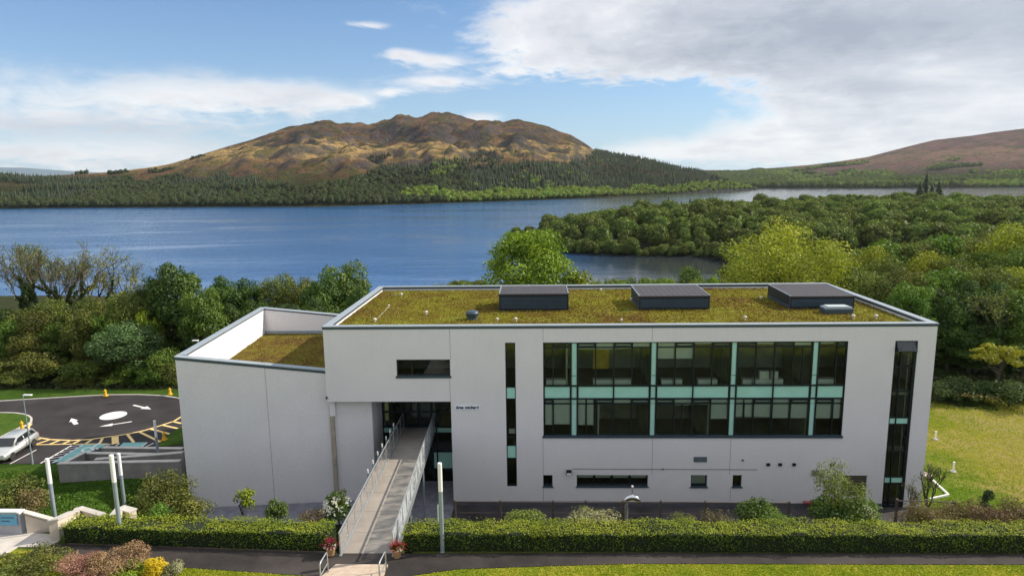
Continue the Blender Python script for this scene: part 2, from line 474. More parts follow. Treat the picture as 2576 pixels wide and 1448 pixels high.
xs = np.concatenate([np.arange(-330, -90, 6.), np.arange(-90, -52, 1.5), np.arange(-52, 62, .6), np.arange(62, 100, 1.5), np.arange(100, 420, 6.)])
ys = np.concatenate([np.arange(-62, -19, 1.0), np.arange(-19, 8, .4), np.arange(8, 40, .8), np.arange(40, 90, 2.), np.arange(90, 330, 6.)])
def grid_mesh(name, xs, ys, zf, mat, smooth=True):
    X, Y = np.meshgrid(xs, ys); Z = zf(X, Y)
    nx, ny = len(xs), len(ys)
    V = np.stack([X.ravel(), Y.ravel(), Z.ravel()], 1)
    i = np.arange(nx * ny).reshape(ny, nx)
    F = np.stack([i[:-1, :-1].ravel(), i[:-1, 1:].ravel(), i[1:, 1:].ravel(), i[1:, :-1].ravel()], 1)
    return fast_mesh(name, V, F, mat, smooth=smooth)

def ground_material():
    m, T, b = mat_new('ground_cover')
    g = T.node('ShaderNodeNewGeometry'); p = g.outputs['Position']; sp = T.node('ShaderNodeSeparateXYZ'); T.l.new(p, sp.inputs[0])
    px, py, pz = sp.outputs
    n1 = T.noise(p, .22, 5, .65, .5); n2 = T.noise(p, 1.3, 6, .7); n3 = T.noise(p, 10, 5, .75); n5 = T.noise(p, .09, 4, .6, .6)
    nn = T.m('ADD', T.m('MULTIPLY', n1, .55), T.m('MULTIPLY', n2, .45))
    # lawn left: deep green
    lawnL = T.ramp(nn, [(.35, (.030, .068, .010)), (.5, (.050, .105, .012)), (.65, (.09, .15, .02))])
    # lawn right of the house: green by the wall, yellow-tan in the middle
    tan_ = T.ramp(T.m('ADD', T.m('MULTIPLY', n5, .35), T.m('ADD', T.m('MULTIPLY', n1, .35), T.m('MULTIPLY', n2, .35))), [(.36, (.09, .15, .015)), (.47, (.22, .23, .03)), (.55, (.33, .27, .08)), (.66, (.36, .30, .14))])
    grn = T.ramp(nn, [(.35, (.07, .14, .012)), (.55, (.13, .20, .018)), (.68, (.22, .24, .03))])
    near = T.smooth(T.m('ADD', px, T.m('ADD', T.m('MULTIPLY', py, .15), T.m('MULTIPLY', T.m('SUBTRACT', n1, .5), 9.0))), 28.0, 33.0)
    lawnR = T.mix(near, grn, tan_)
    # front strip of lawn
    lawnF = T.ramp(nn, [(.38, (.16, .24, .02)), (.5, (.30, .35, .03)), (.6, (.46, .41, .06))])
    bank = T.ramp(nn, [(.36, (.045, .05, .018)), (.5, (.075, .08, .025)), (.64, (.12, .10, .045))])
    wood = T.ramp(nn, [(.36, (.020, .026, .010)), (.5, (.035, .042, .014)), (.66, (.06, .07, .02))])
    c = wood
    mL = T.m('MULTIPLY', T.smooth(px, -19.5, -21.5), T.smooth(py, 25, 23.6)); c = T.mix(mL, c, lawnL)  # lawn cut at the far kerb; darker wood tone paints the shaded strip
    mR = T.m('MULTIPLY', T.smooth(px, 23, 25), T.smooth(T.m('ADD', py, T.m('MULTIPLY', T.m('SUBTRACT', n1, .5), 4)), 27, 23)); c = T.mix(mR, c, lawnR)
    inx = T.m('MULTIPLY', T.smooth(px, -21.5, -19.5), T.smooth(py, -1, -2.5)); c = T.mix(inx, c, bank)
    c = T.mix(T.m('MULTIPLY', T.smooth(px, 22, 24), T.smooth(py, 0.5, -1.5)), c, bank)
    c = T.mix(T.smooth(py, -14.2, -14.6), c, lawnF)
    c = T.mix(T.m('MULTIPLY', T.ramp(n3, [(.38, 0), (.7, 1)]), .5), c, T.mix(1.0, c, (.45, .45, .4), 'MULTIPLY'))
    T.l.new(c, b.inputs['Base Color']); b.inputs['Roughness'].default_value = .95; b.inputs['Specular IOR Level'].default_value = .1
    T.l.new(T.bump(T.m('ADD', n3, T.noise(p, 35, 2, .7)), .8, .08), b.inputs['Normal'])
    return m
M['ground'] = ground_material()
tag(mobj('ground', grid_mesh('ground', xs, ys, G, M['ground'])), 'grassy ground falling from the terrace to the lake shore', kind='structure')

# ------------------------------------------------------------------ water
def water_mat():
    m = bpy.data.materials.new('lake_water'); m.use_nodes = True; T = NT(m.node_tree); T.n.clear()
    out = T.node('ShaderNodeOutputMaterial'); g = T.node('ShaderNodeNewGeometry'); p = g.outputs['Position']
    b = T.node('ShaderNodeBsdfPrincipled')
    b.inputs['Roughness'].default_value = .11
    b.inputs['IOR'].default_value = 1.5
    w1 = T.noise(T.scale(p, (.35, .9, 1)), 1.0, 4, .6); w2 = T.noise(T.scale(p, (.06, .16, 1)), 1.0, 5, .62); w3 = T.noise(p, 2.2, 3, .6)
    calm = T.ramp(T.noise(T.scale(p, (.006, .02, 1)), 1.0, 4, .6, .8), [(.38, .22), (.62, 1.0)])
    h = T.m('ADD', T.m('MULTIPLY', w1, .30), T.m('ADD', T.m('MULTIPLY', w2, 1.3), T.m('MULTIPLY', w3, .06)))
    bm = T.node('ShaderNodeBump'); bm.inputs['Distance'].default_value = 1.0; T.l.new(h, bm.inputs['Height'])
    sp = T.node('ShaderNodeSeparateXYZ'); T.l.new(p, sp.inputs[0])
    bay = T.smooth(T.m('SUBTRACT', sp.outputs[0], T.m('MULTIPLY', sp.outputs[1], .09)), -50.0, 35.0)   # sheltered bays are calmer; reflected sky tone is put into the base colour
    T.l.new(T.mix(bay, (.020, .105, .285), (.034, .040, .046)), b.inputs['Base Color'])
    shel = T.m('SUBTRACT', 1.0, T.m('MULTIPLY', bay, .62))
    T.l.new(T.m('MULTIPLY', T.m('MULTIPLY', calm, shel), .85), bm.inputs['Strength']); T.l.new(bm.outputs[0], b.inputs['Normal'])
    T.l.new(b.outputs[0], out.inputs[0]); return m
M['water'] = water_mat()
xw = np.array([-6000., -2000, -600, 0, 600, 2000, 9000]); yw = np.array([120., 400, 1000, 2500, 9000])
tag(mobj('lake', grid_mesh('lake', xw, yw, lambda X, Y: X * 0 + LAKE, M['water'])), 'wide blue lake with fine wind ripples', kind='structure')

# ------------------------------------------------------------------ far land
cx, cy, cz = CPOS
def sil(pts):
    a = []; e = []
    for x, y in pts:
        A, E_ = azel(x, y); a.append(A); e.append(tan(E_))
    return np.array(a), np.array(e)
def shore(pts, z=LAKE):
    a = []; r = []
    for x, y in pts:
        q = onZ(x, y, z); a.append(atan2(q[0] - cx, q[1] - cy)); r.append(hypot(q[0] - cx, q[1] - cy))
    return np.array(a), np.array(r)
H1A, H1E = sil([(-700, 452), (-300, 448), (0, 441), (60, 443), (200, 438), (285, 431), (350, 424), (420, 414), (500, 390), (560, 372), (640, 350), (700, 329), (760, 315), (820, 307), (880, 309), (930, 315), (975, 304), (1000, 292), (1020, 291), (1042, 295), (1065, 292), (1082, 285), (1100, 283), (1120, 285), (1140, 291), (1180, 303), (1215, 304), (1250, 307), (1300, 305), (1340, 309), (1370, 318), (1410, 334), (1435, 338), (1460, 352), (1480, 365), (1497, 379), (1560, 392), (1620, 402), (1660, 412), (1720, 427), (1760, 431), (1800, 446), (1850, 462), (1892, 474), (1920, 500), (2100, 520)])
S1A, S1R = shore([(-700, 540), (-300, 532), (0, 525), (400, 522), (800, 520), (950, 516), (1100, 512), (1280, 506), (1450, 500), (1700, 488), (1885, 478), (1960, 474)])
RR1A = H1A; 
def hill1(X, Y):
    A = np.arctan2(X - cx, Y - cy); R = np.hypot(X - cx, Y - cy)
    te = np.interp(A, H1A, H1E); rs = np.interp(A, S1A, S1R)
    rr = np.interp(A, [azel(0, 440)[0], azel(300, 430)[0], azel(1000, 440)[0], azel(1480, 440)[0], azel(1600, 440)[0], azel(1885, 470)[0]], [1900, 2300, 2600, 2350, 1750, 1680])
    zr = cz + rr * te
    t = (R - rs) / np.maximum(rr - rs, 60)
    tc = np.clip(t, 0, 1)
    prof = tc ** 1.12
    z = LAKE + .6 + (zr - LAKE) * prof
    amp = np.clip((zr - LAKE) / 250, 0, 1) * np.sin(np.pi * np.clip(tc, 0, 1)) ** .8
    rd = ridged(X * .0042 + Y * .0016, Y * .0032, 5) - .55
    z = z + amp * rd * 85 + amp * (ridged(X * .011 - Y * .007, Y * .009 + X * .004, 4) - .55) * 52 + amp * (ridged(X * .03, Y * .03, 3) - .55) * 16
    z = np.where(t > 1, zr - (R - rr) * .25 - 6 * np.clip(t - 1, 0, 1), z)
    z = np.where(t < 0, LAKE + .6 + t * 120, z)
    # keep every spur below the skyline
    cap = cz + R * te - 1.0
    z = np.where((t >= 0) & (t <= 1), np.minimum(z, np.maximum(cap, LAKE + .6)), z)
    kn = (ridged(X * .012 + 3, Y * .012, 3) - .60) * 34 * np.clip((zr - 120) / 120, 0, 1) * np.clip((tc - .75) * 4, 0, 1) * (t < 1.3)
    z = z + kn
    return np.maximum(z, -30)
H2A, H2E = sil([(1500, 430), (1700, 427), (1860, 428), (1960, 421), (2040, 414), (2100, 407), (2180, 395), (2250, 377), (2300, 364), (2350, 352), (2400, 346), (2450, 340), (2500, 332), (2576, 323), (2800, 300), (3200, 300)])
S2A, S2R = shore([(1500, 474), (1890, 473.5), (2230, 473), (2330, 472), (2430, 472), (2576, 471), (3200, 466)])
def hill2(X, Y):
    A = np.arctan2(X - cx, Y - cy); R = np.hypot(X - cx, Y - cy)
    te = np.interp(A, H2A, H2E); rs = np.interp(A, S2A, S2R)
    rr = rs + 1900
    zr = cz + rr * te
    t = (R - rs) / (rr - rs); tc = np.clip(t, 0, 1)
    z = LAKE + .5 + (zr - LAKE) * (.12 * tc + .88 * tc ** 1.6)
    z = z + np.sin(np.pi * tc) * (fbm(X * .004, Y * .004, 5) - .5) * 55 + np.sin(np.pi * tc) * (ridged(X * .01, Y * .01, 4) - .5) * 12
    z = np.where(t > 1, zr - (R - rr) * .2, z)
    z = np.where(t < 0, LAKE + .5 + t * 150, z)
    cap = cz + R * te - 1.0
    z = np.where((t >= 0) & (t <= 1), np.minimum(z, np.maximum(cap, LAKE + .5)), z)
    return np.maximum(z, -40)
def hill_mat(name, heather, brown, tanc, green, rock, haze=0):
    m, T, b = mat_new(name); g = T.node('ShaderNodeNewGeometry'); p = g.outputs['Position']
    sp = T.node('ShaderNodeSeparateXYZ'); T.l.new(p, sp.inputs[0]); z = sp.outputs[2]
    n1 = T.noise(p, .004, 7, .62, .8); n2 = T.noise(p, .018, 8, .68, .5); n3 = T.noise(p, .07, 6, .75)
    c = T.mix(T.ramp(n1, [(.40, 0), (.58, 1)]), brown, heather)
    lowg = T.smooth(T.m('ADD', z, T.m('MULTIPLY', T.m('SUBTRACT', n2, .5), 60.0)), 45, 5)
    tz = T.m('ADD', z, T.m('ADD', T.m('MULTIPLY', T.m('SUBTRACT', n1, .5), 130.0), T.m('MULTIPLY', T.m('SUBTRACT', n2, .5), 110.0)))
    low = T.m('MULTIPLY', T.smooth(tz, 40, 80), T.smooth(tz, 135, 95))
    c = T.mix(T.m('MULTIPLY', low, .85), c, tanc)
    c = T.mix(T.m('MULTIPLY', T.ramp(n2, [(.47, 0), (.57, 1)]), .75), c, green)
    c = T.mix(T.m('MULTIPLY', lowg, .9), c, (.035, .05, .018))
    nrm = T.node('ShaderNodeSeparateXYZ'); T.l.new(g.outputs['Normal'], nrm.inputs[0])
    steep = T.smooth(nrm.outputs[2], .93, .80)
    c = T.mix(T.m('MULTIPLY', steep, .7), c, rock)
    c = T.mix(T.m('MULTIPLY', T.ramp(n3, [(.42, 0), (.62, 1)]), .6), c, T.mix(1.0, c, (.35, .38, .42), 'MULTIPLY'))
    T.l.new(c, b.inputs['Base Color']); b.inputs['Roughness'].default_value = 1; b.inputs['Specular IOR Level'].default_value = 0
    T.l.new(T.bump(T.m('ADD', n2, T.m('MULTIPLY', n3, .35)), 1.0, 26.0), b.inputs['Normal'])
    return m
M['hill1'] = hill_mat('moorland_hill', (.12, .064, .052), (.205, .125, .065), (.52, .36, .15), (.062, .078, .026), (.085, .08, .088))
M['hill2'] = hill_mat('heather_hill', (.14, .074, .084), (.21, .118, .108), (.26, .16, .11), (.09, .10, .05), (.15, .12, .12))
tag(mobj('hills', grid_mesh('hills', np.arange(-2300, 1150, 9.), np.arange(770, 2800, 9.), hill1, M['hill1'])), 'long brown moorland hill across the lake with rounded knolls', kind='structure')
tag(mobj('hills', grid_mesh('hills', np.arange(300, 3900, 16.), np.arange(1250, 4200, 16.), hill2, M['hill2'])), 'distant heather covered hill rising to the right behind the lake', kind='structure')
m, T, b = mat_new('haze_blue_land'); b.inputs['Base Color'].default_value = (.10, .15, .19, 1); b.inputs['Roughness'].default_value = 1  # distance haze is put into the blue base colour
dh = [(-400, 424), (0, 420), (60, 420), (120, 425), (180, 430), (250, 434), (330, 437), (500, 450)]
a_, e_ = sil(dh)
def far_ridge(X, Y):
    A = np.arctan2(X - cx, Y - cy); R = np.hypot(X - cx, Y - cy)
    return np.where(R < 8400, -20 + (cz + 8400 * np.interp(A, a_, e_) + 20) * np.clip((R - 5200) / 3200, 0, 1), cz + 8400 * np.interp(A, a_, e_) - (R - 8400) * .1) + (fbm(X * .0015, Y * .0015, 4) - .5) * 22 * np.clip((R - 5200) / 3200, 0, .9)
tag(mobj('hills', grid_mesh('hills', np.arange(-9000, -1500, 75.), np.arange(3200, 9500, 75.), far_ridge, m)), 'low blue ridge on the horizon at the left', kind='structure')

# ------------------------------------------------------------------ headland in the lake
def at_dist(px, D):
    a_ = azel(px, 440)[0]; return (cx + D * sin(a_), cy + D * cos(a_))
HP = np.array([at_dist(1290, 380), at_dist(1330, 345), at_dist(1400, 325), at_dist(1470, 312), at_dist(1640, 305), at_dist(1790, 308), at_dist(1830, 290), at_dist(1960, 280), at_dist(2250, 300), at_dist(2700, 300), at_dist(3200, 400),
               at_dist(3000, 780), at_dist(2576, 690), at_dist(2430, 690), at_dist(2300, 720), at_dist(2150, 700), at_dist(2060, 700), at_dist(1990, 680), at_dist(1900, 620), at_dist(1800, 560), at_dist(1700, 505), at_dist(1600, 475), at_dist(1500, 450), at_dist(1400, 420)], float)
def poly_sdf(P, X, Y):
    d = np.full(X.shape, 1e9); inside = np.zeros(X.shape, bool)
    n = len(P)
    for i in range(n):
        ax, ay = P[i]; bx, by = P[(i + 1) % n]
        ex, ey = bx - ax, by - ay
        t = np.clip(((X - ax) * ex + (Y - ay) * ey) / (ex * ex + ey * ey), 0, 1)
        d = np.minimum(d, np.hypot(X - ax - t * ex, Y - ay - t * ey))
        c = ((ay > Y) != (by > Y)) & (X < (bx - ax) * (Y - ay) / (by - ay + 1e-12) + ax)
        inside ^= c
    return np.where(inside, d, -d)
def headland(X, Y):
    d = poly_sdf(HP, X, Y)
    return np.where(d > 0, LAKE + .1 + np.minimum(d * .10, 4.5) + (fbm(X * .01, Y * .01, 4) - .35) * np.clip(d / 60, 0, 1) * 10, LAKE + np.maximum(d * .2, -6))
M['woodfloor'] = simple('woodland_floor', (.028, .035, .014), .95, 0, .3, .1)
tag(mobj('headland', grid_mesh('headland', np.arange(-60, 1190, 8.), np.arange(130, 950, 8.), headland, M['woodfloor'])), 'low wooded headland reaching into the lake', kind='structure')

# ------------------------------------------------------------------ foliage builders
def rand_dirs(n, rng):
    v = rng.normal(size=(n, 3)); return v / np.linalg.norm(v, axis=1, keepdims=True)
def leaf_quads(C, N, size, rng, aspect=.62):
    """diamond shaped leaf sprays at centres C with normals N"""
    n = len(C); N = N / np.maximum(np.linalg.norm(N, axis=1, keepdims=True), 1e-6)
    r = rand_dirs(n, rng); U = np.cross(N, r); U /= np.maximum(np.linalg.norm(U, axis=1, keepdims=True), 1e-6)
    W = np.cross(N, U); s = (size * rng.uniform(.6, 1.35, n))[:, None]
    V = np.stack([C - U * s * .5, C - W * s * .5 * aspect, C + U * s * .5, C + W * s * .5 * aspect], 1).reshape(-1, 3)
    F = np.arange(4 * n).reshape(n, 4)
    return V, F
def clump_crown(rng, w, h, base, nclump, clump_r, nleaf, leaf, droop=0.0, squash=.8, shape=1.0, inner=.25):
    """returns leaf centres, normals, tint; crown ellipsoid of width w from z=base to z=h"""
    hc = (h - base) / 2; zc = base + hc
    d = rand_dirs(nclump * 3, rng); d = d[(d[:, 2] > -.55)][:nclump]
    rad = np.where(rng.random(len(d)) < inner, rng.uniform(.25, .6, len(d)), rng.uniform(.72, 1.0, len(d)))
    cc = d * rad[:, None]
    taper = 1 - (1 - shape) * np.clip(cc[:, 2], 0, 1)
    cr = clump_r * rng.uniform(.6, 1.35, len(d))
    cc = np.stack([cc[:, 0] * (w / 2 - cr * .75) * taper, cc[:, 1] * (w / 2 - cr * .75) * taper, zc + cc[:, 2] * (hc - cr * squash * .75)], 1)
    ct = rng.normal(0, .17, len(d))
    k = rng.choice(len(d), nleaf, p=cr ** 2 / np.sum(cr ** 2))
    ld = rand_dirs(nleaf, rng); ld[:, 2] += .25; ld /= np.linalg.norm(ld, axis=1, keepdims=True)
    rr = cr[k] * (1 - np.abs(rng.normal(0, .22, nleaf)))
    C = cc[k] + ld * rr[:, None] * np.array([1, 1, squash])
    C += rng.normal(0, .06, C.shape) * cr[k][:, None]
    C[:, 2] -= droop * np.hypot(C[:, 0], C[:, 1]) * .3
    N = ld + rng.normal(0, .55, C.shape); N[:, 2] += .25
    tint = np.clip(.5 + ct[k] + rng.normal(0, .16, nleaf), 0, 1)
    return C, N, tint, cc
def limb_tree(mb, h0, cc, r0, rng, n=14, segs=4, base=0.0):
    """trunk with limbs reaching towards clump centres"""
    top = Vector((rng.normal(0, .15), rng.normal(0, .15), h0))
    tp = [Vector((0, 0, -.4)), Vector((rng.normal(0, .06), rng.normal(0, .06), h0 * .4)), top]
    mb.tube(tp, [r0 * 1.25, r0 * .9, r0 * .65], 8)
    idx = rng.choice(len(cc), min(n, len(cc)), replace=False)
    for i in idx:
        e = Vector(cc[i]); s = tp[1].lerp(top, rng.uniform(.1, 1))
        mid = s.lerp(e, .5) + Vector((0, 0, -.12 * (e - s).length)); mid2 = s.lerp(e, .25)
        mb.tube([s, mid2, mid, e], [r0 * .45, r0 * .33, r0 * .2, r0 * .05], 5, cap=False)
def crown_mesh(name, C, N, tint, leaf, rng, mat, aspect=.62):
    V, F = leaf_quads(C, N, leaf, rng, aspect); return fast_mesh(name, V, F, mat, tint)

FOL = dict(
    spring=foliage('spring_green_leaves', (.07, .125, .008), (.175, .25, .012), (.36, .43, .03)),
    yellow=foliage('yellow_green_leaves', (.13, .16, .012), (.27, .31, .02), (.46, .47, .05)),
    mid=foliage('mid_green_leaves', (.035, .080, .010), (.09, .165, .018), (.20, .29, .035)),
    dark=foliage('dark_green_leaves', (.022, .048, .008), (.056, .105, .014), (.14, .205, .028)),
    ivy=foliage('ivy_leaves', (.018, .036, .010), (.045, .080, .018), (.10, .14, .03)),
    olive=foliage('olive_leaves', (.055, .075, .014), (.125, .150, .024), (.26, .28, .05)),
    rust=foliage('rusty_buds', (.08, .065, .025), (.16, .12, .045), (.25, .20, .08)),
    bramble=foliage('brown_bramble', (.07, .042, .018), (.14, .088, .04), (.22, .16, .07)),
    blue=foliage('blue_green_leaves', (.045, .090, .026), (.09, .165, .05), (.17, .26, .10)),
    pine=foliage('conifer_needles', (.018, .034, .014), (.036, .060, .024), (.07, .10, .04)),
    hedge=foliage('hedge_leaves', (.045, .095, .006), (.16, .235, .010), (.33, .37, .02)),
    pink=foliage('pink_heather', (.18, .05, .06), (.34, .13, .13), (.50, .26, .22)),
    redbrown=foliage('russet_heather', (.15, .07, .04), (.28, .15, .09), (.42, .26, .16)),
    gold=foliage('golden_yellow_leaves', (.40, .34, .01), (.70, .56, .01), (.85, .72, .03)),
    crimson=foliage('crimson_leaves', (.20, .01, .03), (.42, .02, .06), (.55, .08, .14)),
    whitefl=foliage('white_flowers', (.60, .60, .45), (.75, .75, .62), (.85, .85, .78)),
    varieg=foliage('variegated_leaves', (.11, .13, .04), (.26, .27, .12), (.52, .52, .34)),
    farleaf=foliage('far_wood_leaves', (.050, .082, .012), (.115, .160, .022), (.22, .27, .04), vary=.09),
    farbright=foliage('far_shore_leaves', (.09, .15, .018), (.20, .28, .03), (.38, .43, .06), vary=.12),
)
# ---- distant tree templates (one mesh each)
def far_broadleaf(name, seed, w, h, mat, leaf=.95, n=620, nclump=26):
    rng = np.random.default_rng(seed)
    C, N, t, cc = clump_crown(rng, w, h, h * .12, nclump, w * .19, n, leaf, inner=.15)
    V, F = leaf_quads(C, N, leaf, rng, .8)
    # small rounded sub-crowns under the leaf sprays close the canopy
    bm = bmesh.new()
    for c in cc[::2]:
        r = w * .135
        mt = Matrix.Translation(Vector(c)) @ Matrix.Diagonal((r, r, r * .8, 1))
        bmesh.ops.create_icosphere(bm, subdivisions=1, radius=1, matrix=mt)
    bmesh.ops.create_icosphere(bm, subdivisions=2, radius=1, matrix=Matrix.Translation((0, 0, h * .5)) @ Matrix.Diagonal((w * .33, w * .33, h * .34, 1)))
    bmesh.ops.triangulate(bm, faces=bm.faces)
    bv = np.array([v.co[:] for v in bm.verts]); bf = np.array([[v.index for v in f.verts] for f in bm.faces]); bm.free()
    bv += rng.normal(0, w * .012, bv.shape)
    bfq = np.concatenate([bf, bf[:, 2:3]], 1)
    # convert leaves to triangles so that all faces have three corners
    Ft = np.concatenate([F[:, [0, 1, 2]], F[:, [0, 2, 3]]]); tt = np.concatenate([t, t])
    VV = np.concatenate([V, bv]); FF = np.concatenate([Ft, bf + len(V)]); TT = np.concatenate([tt, np.full(len(bf), .42) + rng.normal(0, .08, len(bf))])
    return fast_mesh(name, VV, FF, mat, np.clip(TT, 0, 1))
def far_conifer(name, seed, w, h, mat, tiers=9, pts=9):
    rng = np.random.default_rng(seed); V = []; F = []; Tn = []
    for i in range(tiers):
        z1 = h * (.10 + .9 * (i + 1.5) / (tiers + .5)); z0 = h * (.10 + .84 * i / tiers)
        r = w / 2 * (1 - i / tiers) ** .85 * rng.uniform(.85, 1.15)
        b = len(V); V.append((rng.normal(0, .05), rng.normal(0, .05), min(z1, h)))
        for k in range(pts * 2):
            a = pi * k / pts + i; rr = r * (rng.uniform(.8, 1.15) if k % 2 == 0 else rng.uniform(.35, .55))
            V.append((rr * cos(a), rr * sin(a), z0 + (0 if k % 2 == 0 else h * .02) + rng.normal(0, h * .006)))
        for k in range(pts * 2):
            F.append((b, b + 1 + k, b + 1 + (k + 1) % (pts * 2))); Tn.append(np.clip(.5 + rng.normal(0, .2), 0, 1))
    return fast_mesh(name, np.array(V), np.array(F), mat, np.array(Tn))
FB = [far_broadleaf('tree', 11, 11, 13, FOL['farleaf'], .78, 2500, 40), far_broadleaf('tree', 12, 9, 11.5, FOL['farleaf'], .74, 2000, 34), far_broadleaf('tree', 13, 13, 14, FOL['farleaf'], .8, 3000, 46), far_broadleaf('tree', 14, 8, 12, FOL['farleaf'], .72, 1700, 28)]
FOL['fardark'] = foliage('far_hillside_leaves', (.030, .046, .012), (.062, .085, .020), (.12, .14, .035), vary=.12)
FBD = [far_broadleaf('tree', 15, 11, 12, FOL['fardark'], .95, 1100, 30), far_broadleaf('tree', 16, 9, 11, FOL['fardark'], .9, 900, 26)]
FBB = [far_broadleaf('tree', 21, 10, 11, FOL['farbright'], 1.3, 380, 18), far_broadleaf('tree', 22, 8, 9, FOL['farbright'], 1.2, 320, 14)]
FC = [far_conifer('conifer', 31, 7.0, 13, FOL['pine']), far_conifer('conifer', 32, 6.2, 15, FOL['pine']), far_conifer('conifer', 33, 7.6, 12, FOL['pine'])]

def scatter(name, meshes, P, Sc, label, kind='stuff', group=None, seed=0, mat_index=None):
    """woodland too dense to count: points carrying instances"""
    rng = np.random.default_rng(seed)
    me = bpy.data.meshes.new(name); me.vertices.add(len(P)); me.vertices.foreach_set('co', np.asarray(P, np.float32).ravel())
    a = me.attributes.new('tree_scale', 'FLOAT_VECTOR', 'POINT'); a.data.foreach_set('vector', np.asarray(Sc, np.float32).ravel())
    r = me.attributes.new('tree_turn', 'FLOAT', 'POINT'); r.data.foreach_set('value', rng.uniform(0, 6.28, len(P)).astype(np.float32))
    o = mobj(name, me); tag(o, label, None, group, kind)
    ng = bpy.data.node_groups.new(name, 'GeometryNodeTree')
    ng.interface.new_socket('Geometry', in_out='INPUT', socket_type='NodeSocketGeometry')
    ng.interface.new_socket('Geometry', in_out='OUTPUT', socket_type='NodeSocketGeometry')
    N_ = ng.nodes; L_ = ng.links
    gi = N_.new('NodeGroupInput'); go = N_.new('NodeGroupOutput')
    join = N_.new('GeometryNodeGeometryToInstance')
    for m_ in meshes:
        pass
    coll = bpy.data.collections.new(name + '_templates')
    for m_ in meshes:
        t = bpy.data.objects.new(name, m_); coll.objects.link(t)
    ci = N_.new('GeometryNodeCollectionInfo'); ci.inputs['Collection'].default_value = coll
    ci.inputs['Separate Children'].default_value = True; ci.inputs['Reset Children'].default_value = True
    ip = N_.new('GeometryNodeInstanceOnPoints'); ip.inputs['Pick Instance'].default_value = True
    rv = N_.new('FunctionNodeRandomValue'); rv.data_type = 'INT'
    rv.inputs[4].default_value = 0; rv.inputs[5].default_value = len(meshes) - 1
    na = N_.new('GeometryNodeInputNamedAttribute'); na.data_type = 'FLOAT_VECTOR'; na.inputs['Name'].default_value = 'tree_scale'
    nr = N_.new('GeometryNodeInputNamedAttribute'); nr.data_type = 'FLOAT'; nr.inputs['Name'].default_value = 'tree_turn'
    cxz = N_.new('ShaderNodeCombineXYZ'); L_.new(nr.outputs[0], cxz.inputs[2])
    e2r = N_.new('FunctionNodeEulerToRotation'); L_.new(cxz.outputs[0], e2r.inputs[0])
    L_.new(gi.outputs[0], ip.inputs['Points']); L_.new(ci.outputs[0], ip.inputs['Instance'])
    L_.new(rv.outputs[2], ip.inputs['Instance Index']); L_.new(e2r.outputs[0], ip.inputs['Rotation']); L_.new(na.outputs[0], ip.inputs['Scale'])
    L_.new(ip.outputs[0], go.inputs[0])
    md = o.modifiers.new('scatter', 'NODES'); md.node_group = ng
    return o

def jitter_grid(x0, x1, y0, y1, step, rng):
    X, Y = np.meshgrid(np.arange(x0, x1, step), np.arange(y0, y1, step))
    X = X.ravel() + rng.uniform(-.42, .42, X.size) * step; Y = Y.ravel() + rng.uniform(-.42, .42, Y.size) * step
    return X, Y
def pjv(X, Y, Z):
    D = np.stack([X, Y, Z], 1) - CPOS; z = D @ FWD
    return 1288 + CAM['f'] * (D @ RIGHT) / z, 724 - CAM['f'] * (D @ UP) / z

# headland wood: the trees that show largest are individuals, the rest one mass
rng = np.random.default_rng(5)
X, Y = jitter_grid(-60, 1150, 130, 940, 7.4, rng)
d = poly_sdf(HP, X, Y); Z = headland(X, Y)
u, v = pjv(X, Y, Z + 6)
keep = (d > -1.5) & (u > -60) & (u < 2660) & (v > 380)
X, Y, Z, d, u, v = X[keep], Y[keep], Z[keep], d[keep], u[keep], v[keep]
sc = rng.uniform(.65, 1.12, len(X)) * np.where(d < 9, .62, 1.0) * (0.80 + .32 * fbm(X * .02, Y * .02, 3))
near = np.argsort(np.hypot(X, Y - cy) - sc * 25 + np.where(u > 2000, 60, 0))[:190]
isn = np.zeros(len(X), bool); isn[near] = True
for i in near:
    o = bpy.data.objects.new('woodland_tree', FB[int(rng.integers(0, 4))]); o.location = (X[i], Y[i], Z[i] - .4)
    o.rotation_euler = (0, 0, rng.uniform(0, 6.28)); s_ = sc[i]; o.scale = (s_ * rng.uniform(.85, 1.1), s_ * rng.uniform(.85, 1.1), s_ * rng.uniform(.95, 1.15)); link(o)
    tag(o, 'round crowned green tree in the near edge of the headland wood', 'tree', 'trees along the near edge of the headland')
P = np.stack([X, Y, Z - .4], 1)[~isn]; ss = sc[~isn]
scatter('woodland', FB, P, np.stack([ss, ss, ss * rng.uniform(.9, 1.15, len(ss))], 1), 'dense deciduous woodland covering the headland in the lake', seed=1)
Xe, Ye = jitter_grid(-60, 420, 200, 620, 3.6, rng); de = poly_sdf(HP, Xe, Ye); k_ = (de > -2.0) & (de < 7); Xe, Ye = Xe[k_], Ye[k_]; Ze = headland(Xe, Ye); se = rng.uniform(.30, .5, len(Xe))
scatter('shore_scrub', FB, np.stack([Xe, Ye, Ze - .5], 1), np.stack([se, se, se], 1), 'low scrub overhanging the water along the headland shore', seed=11)

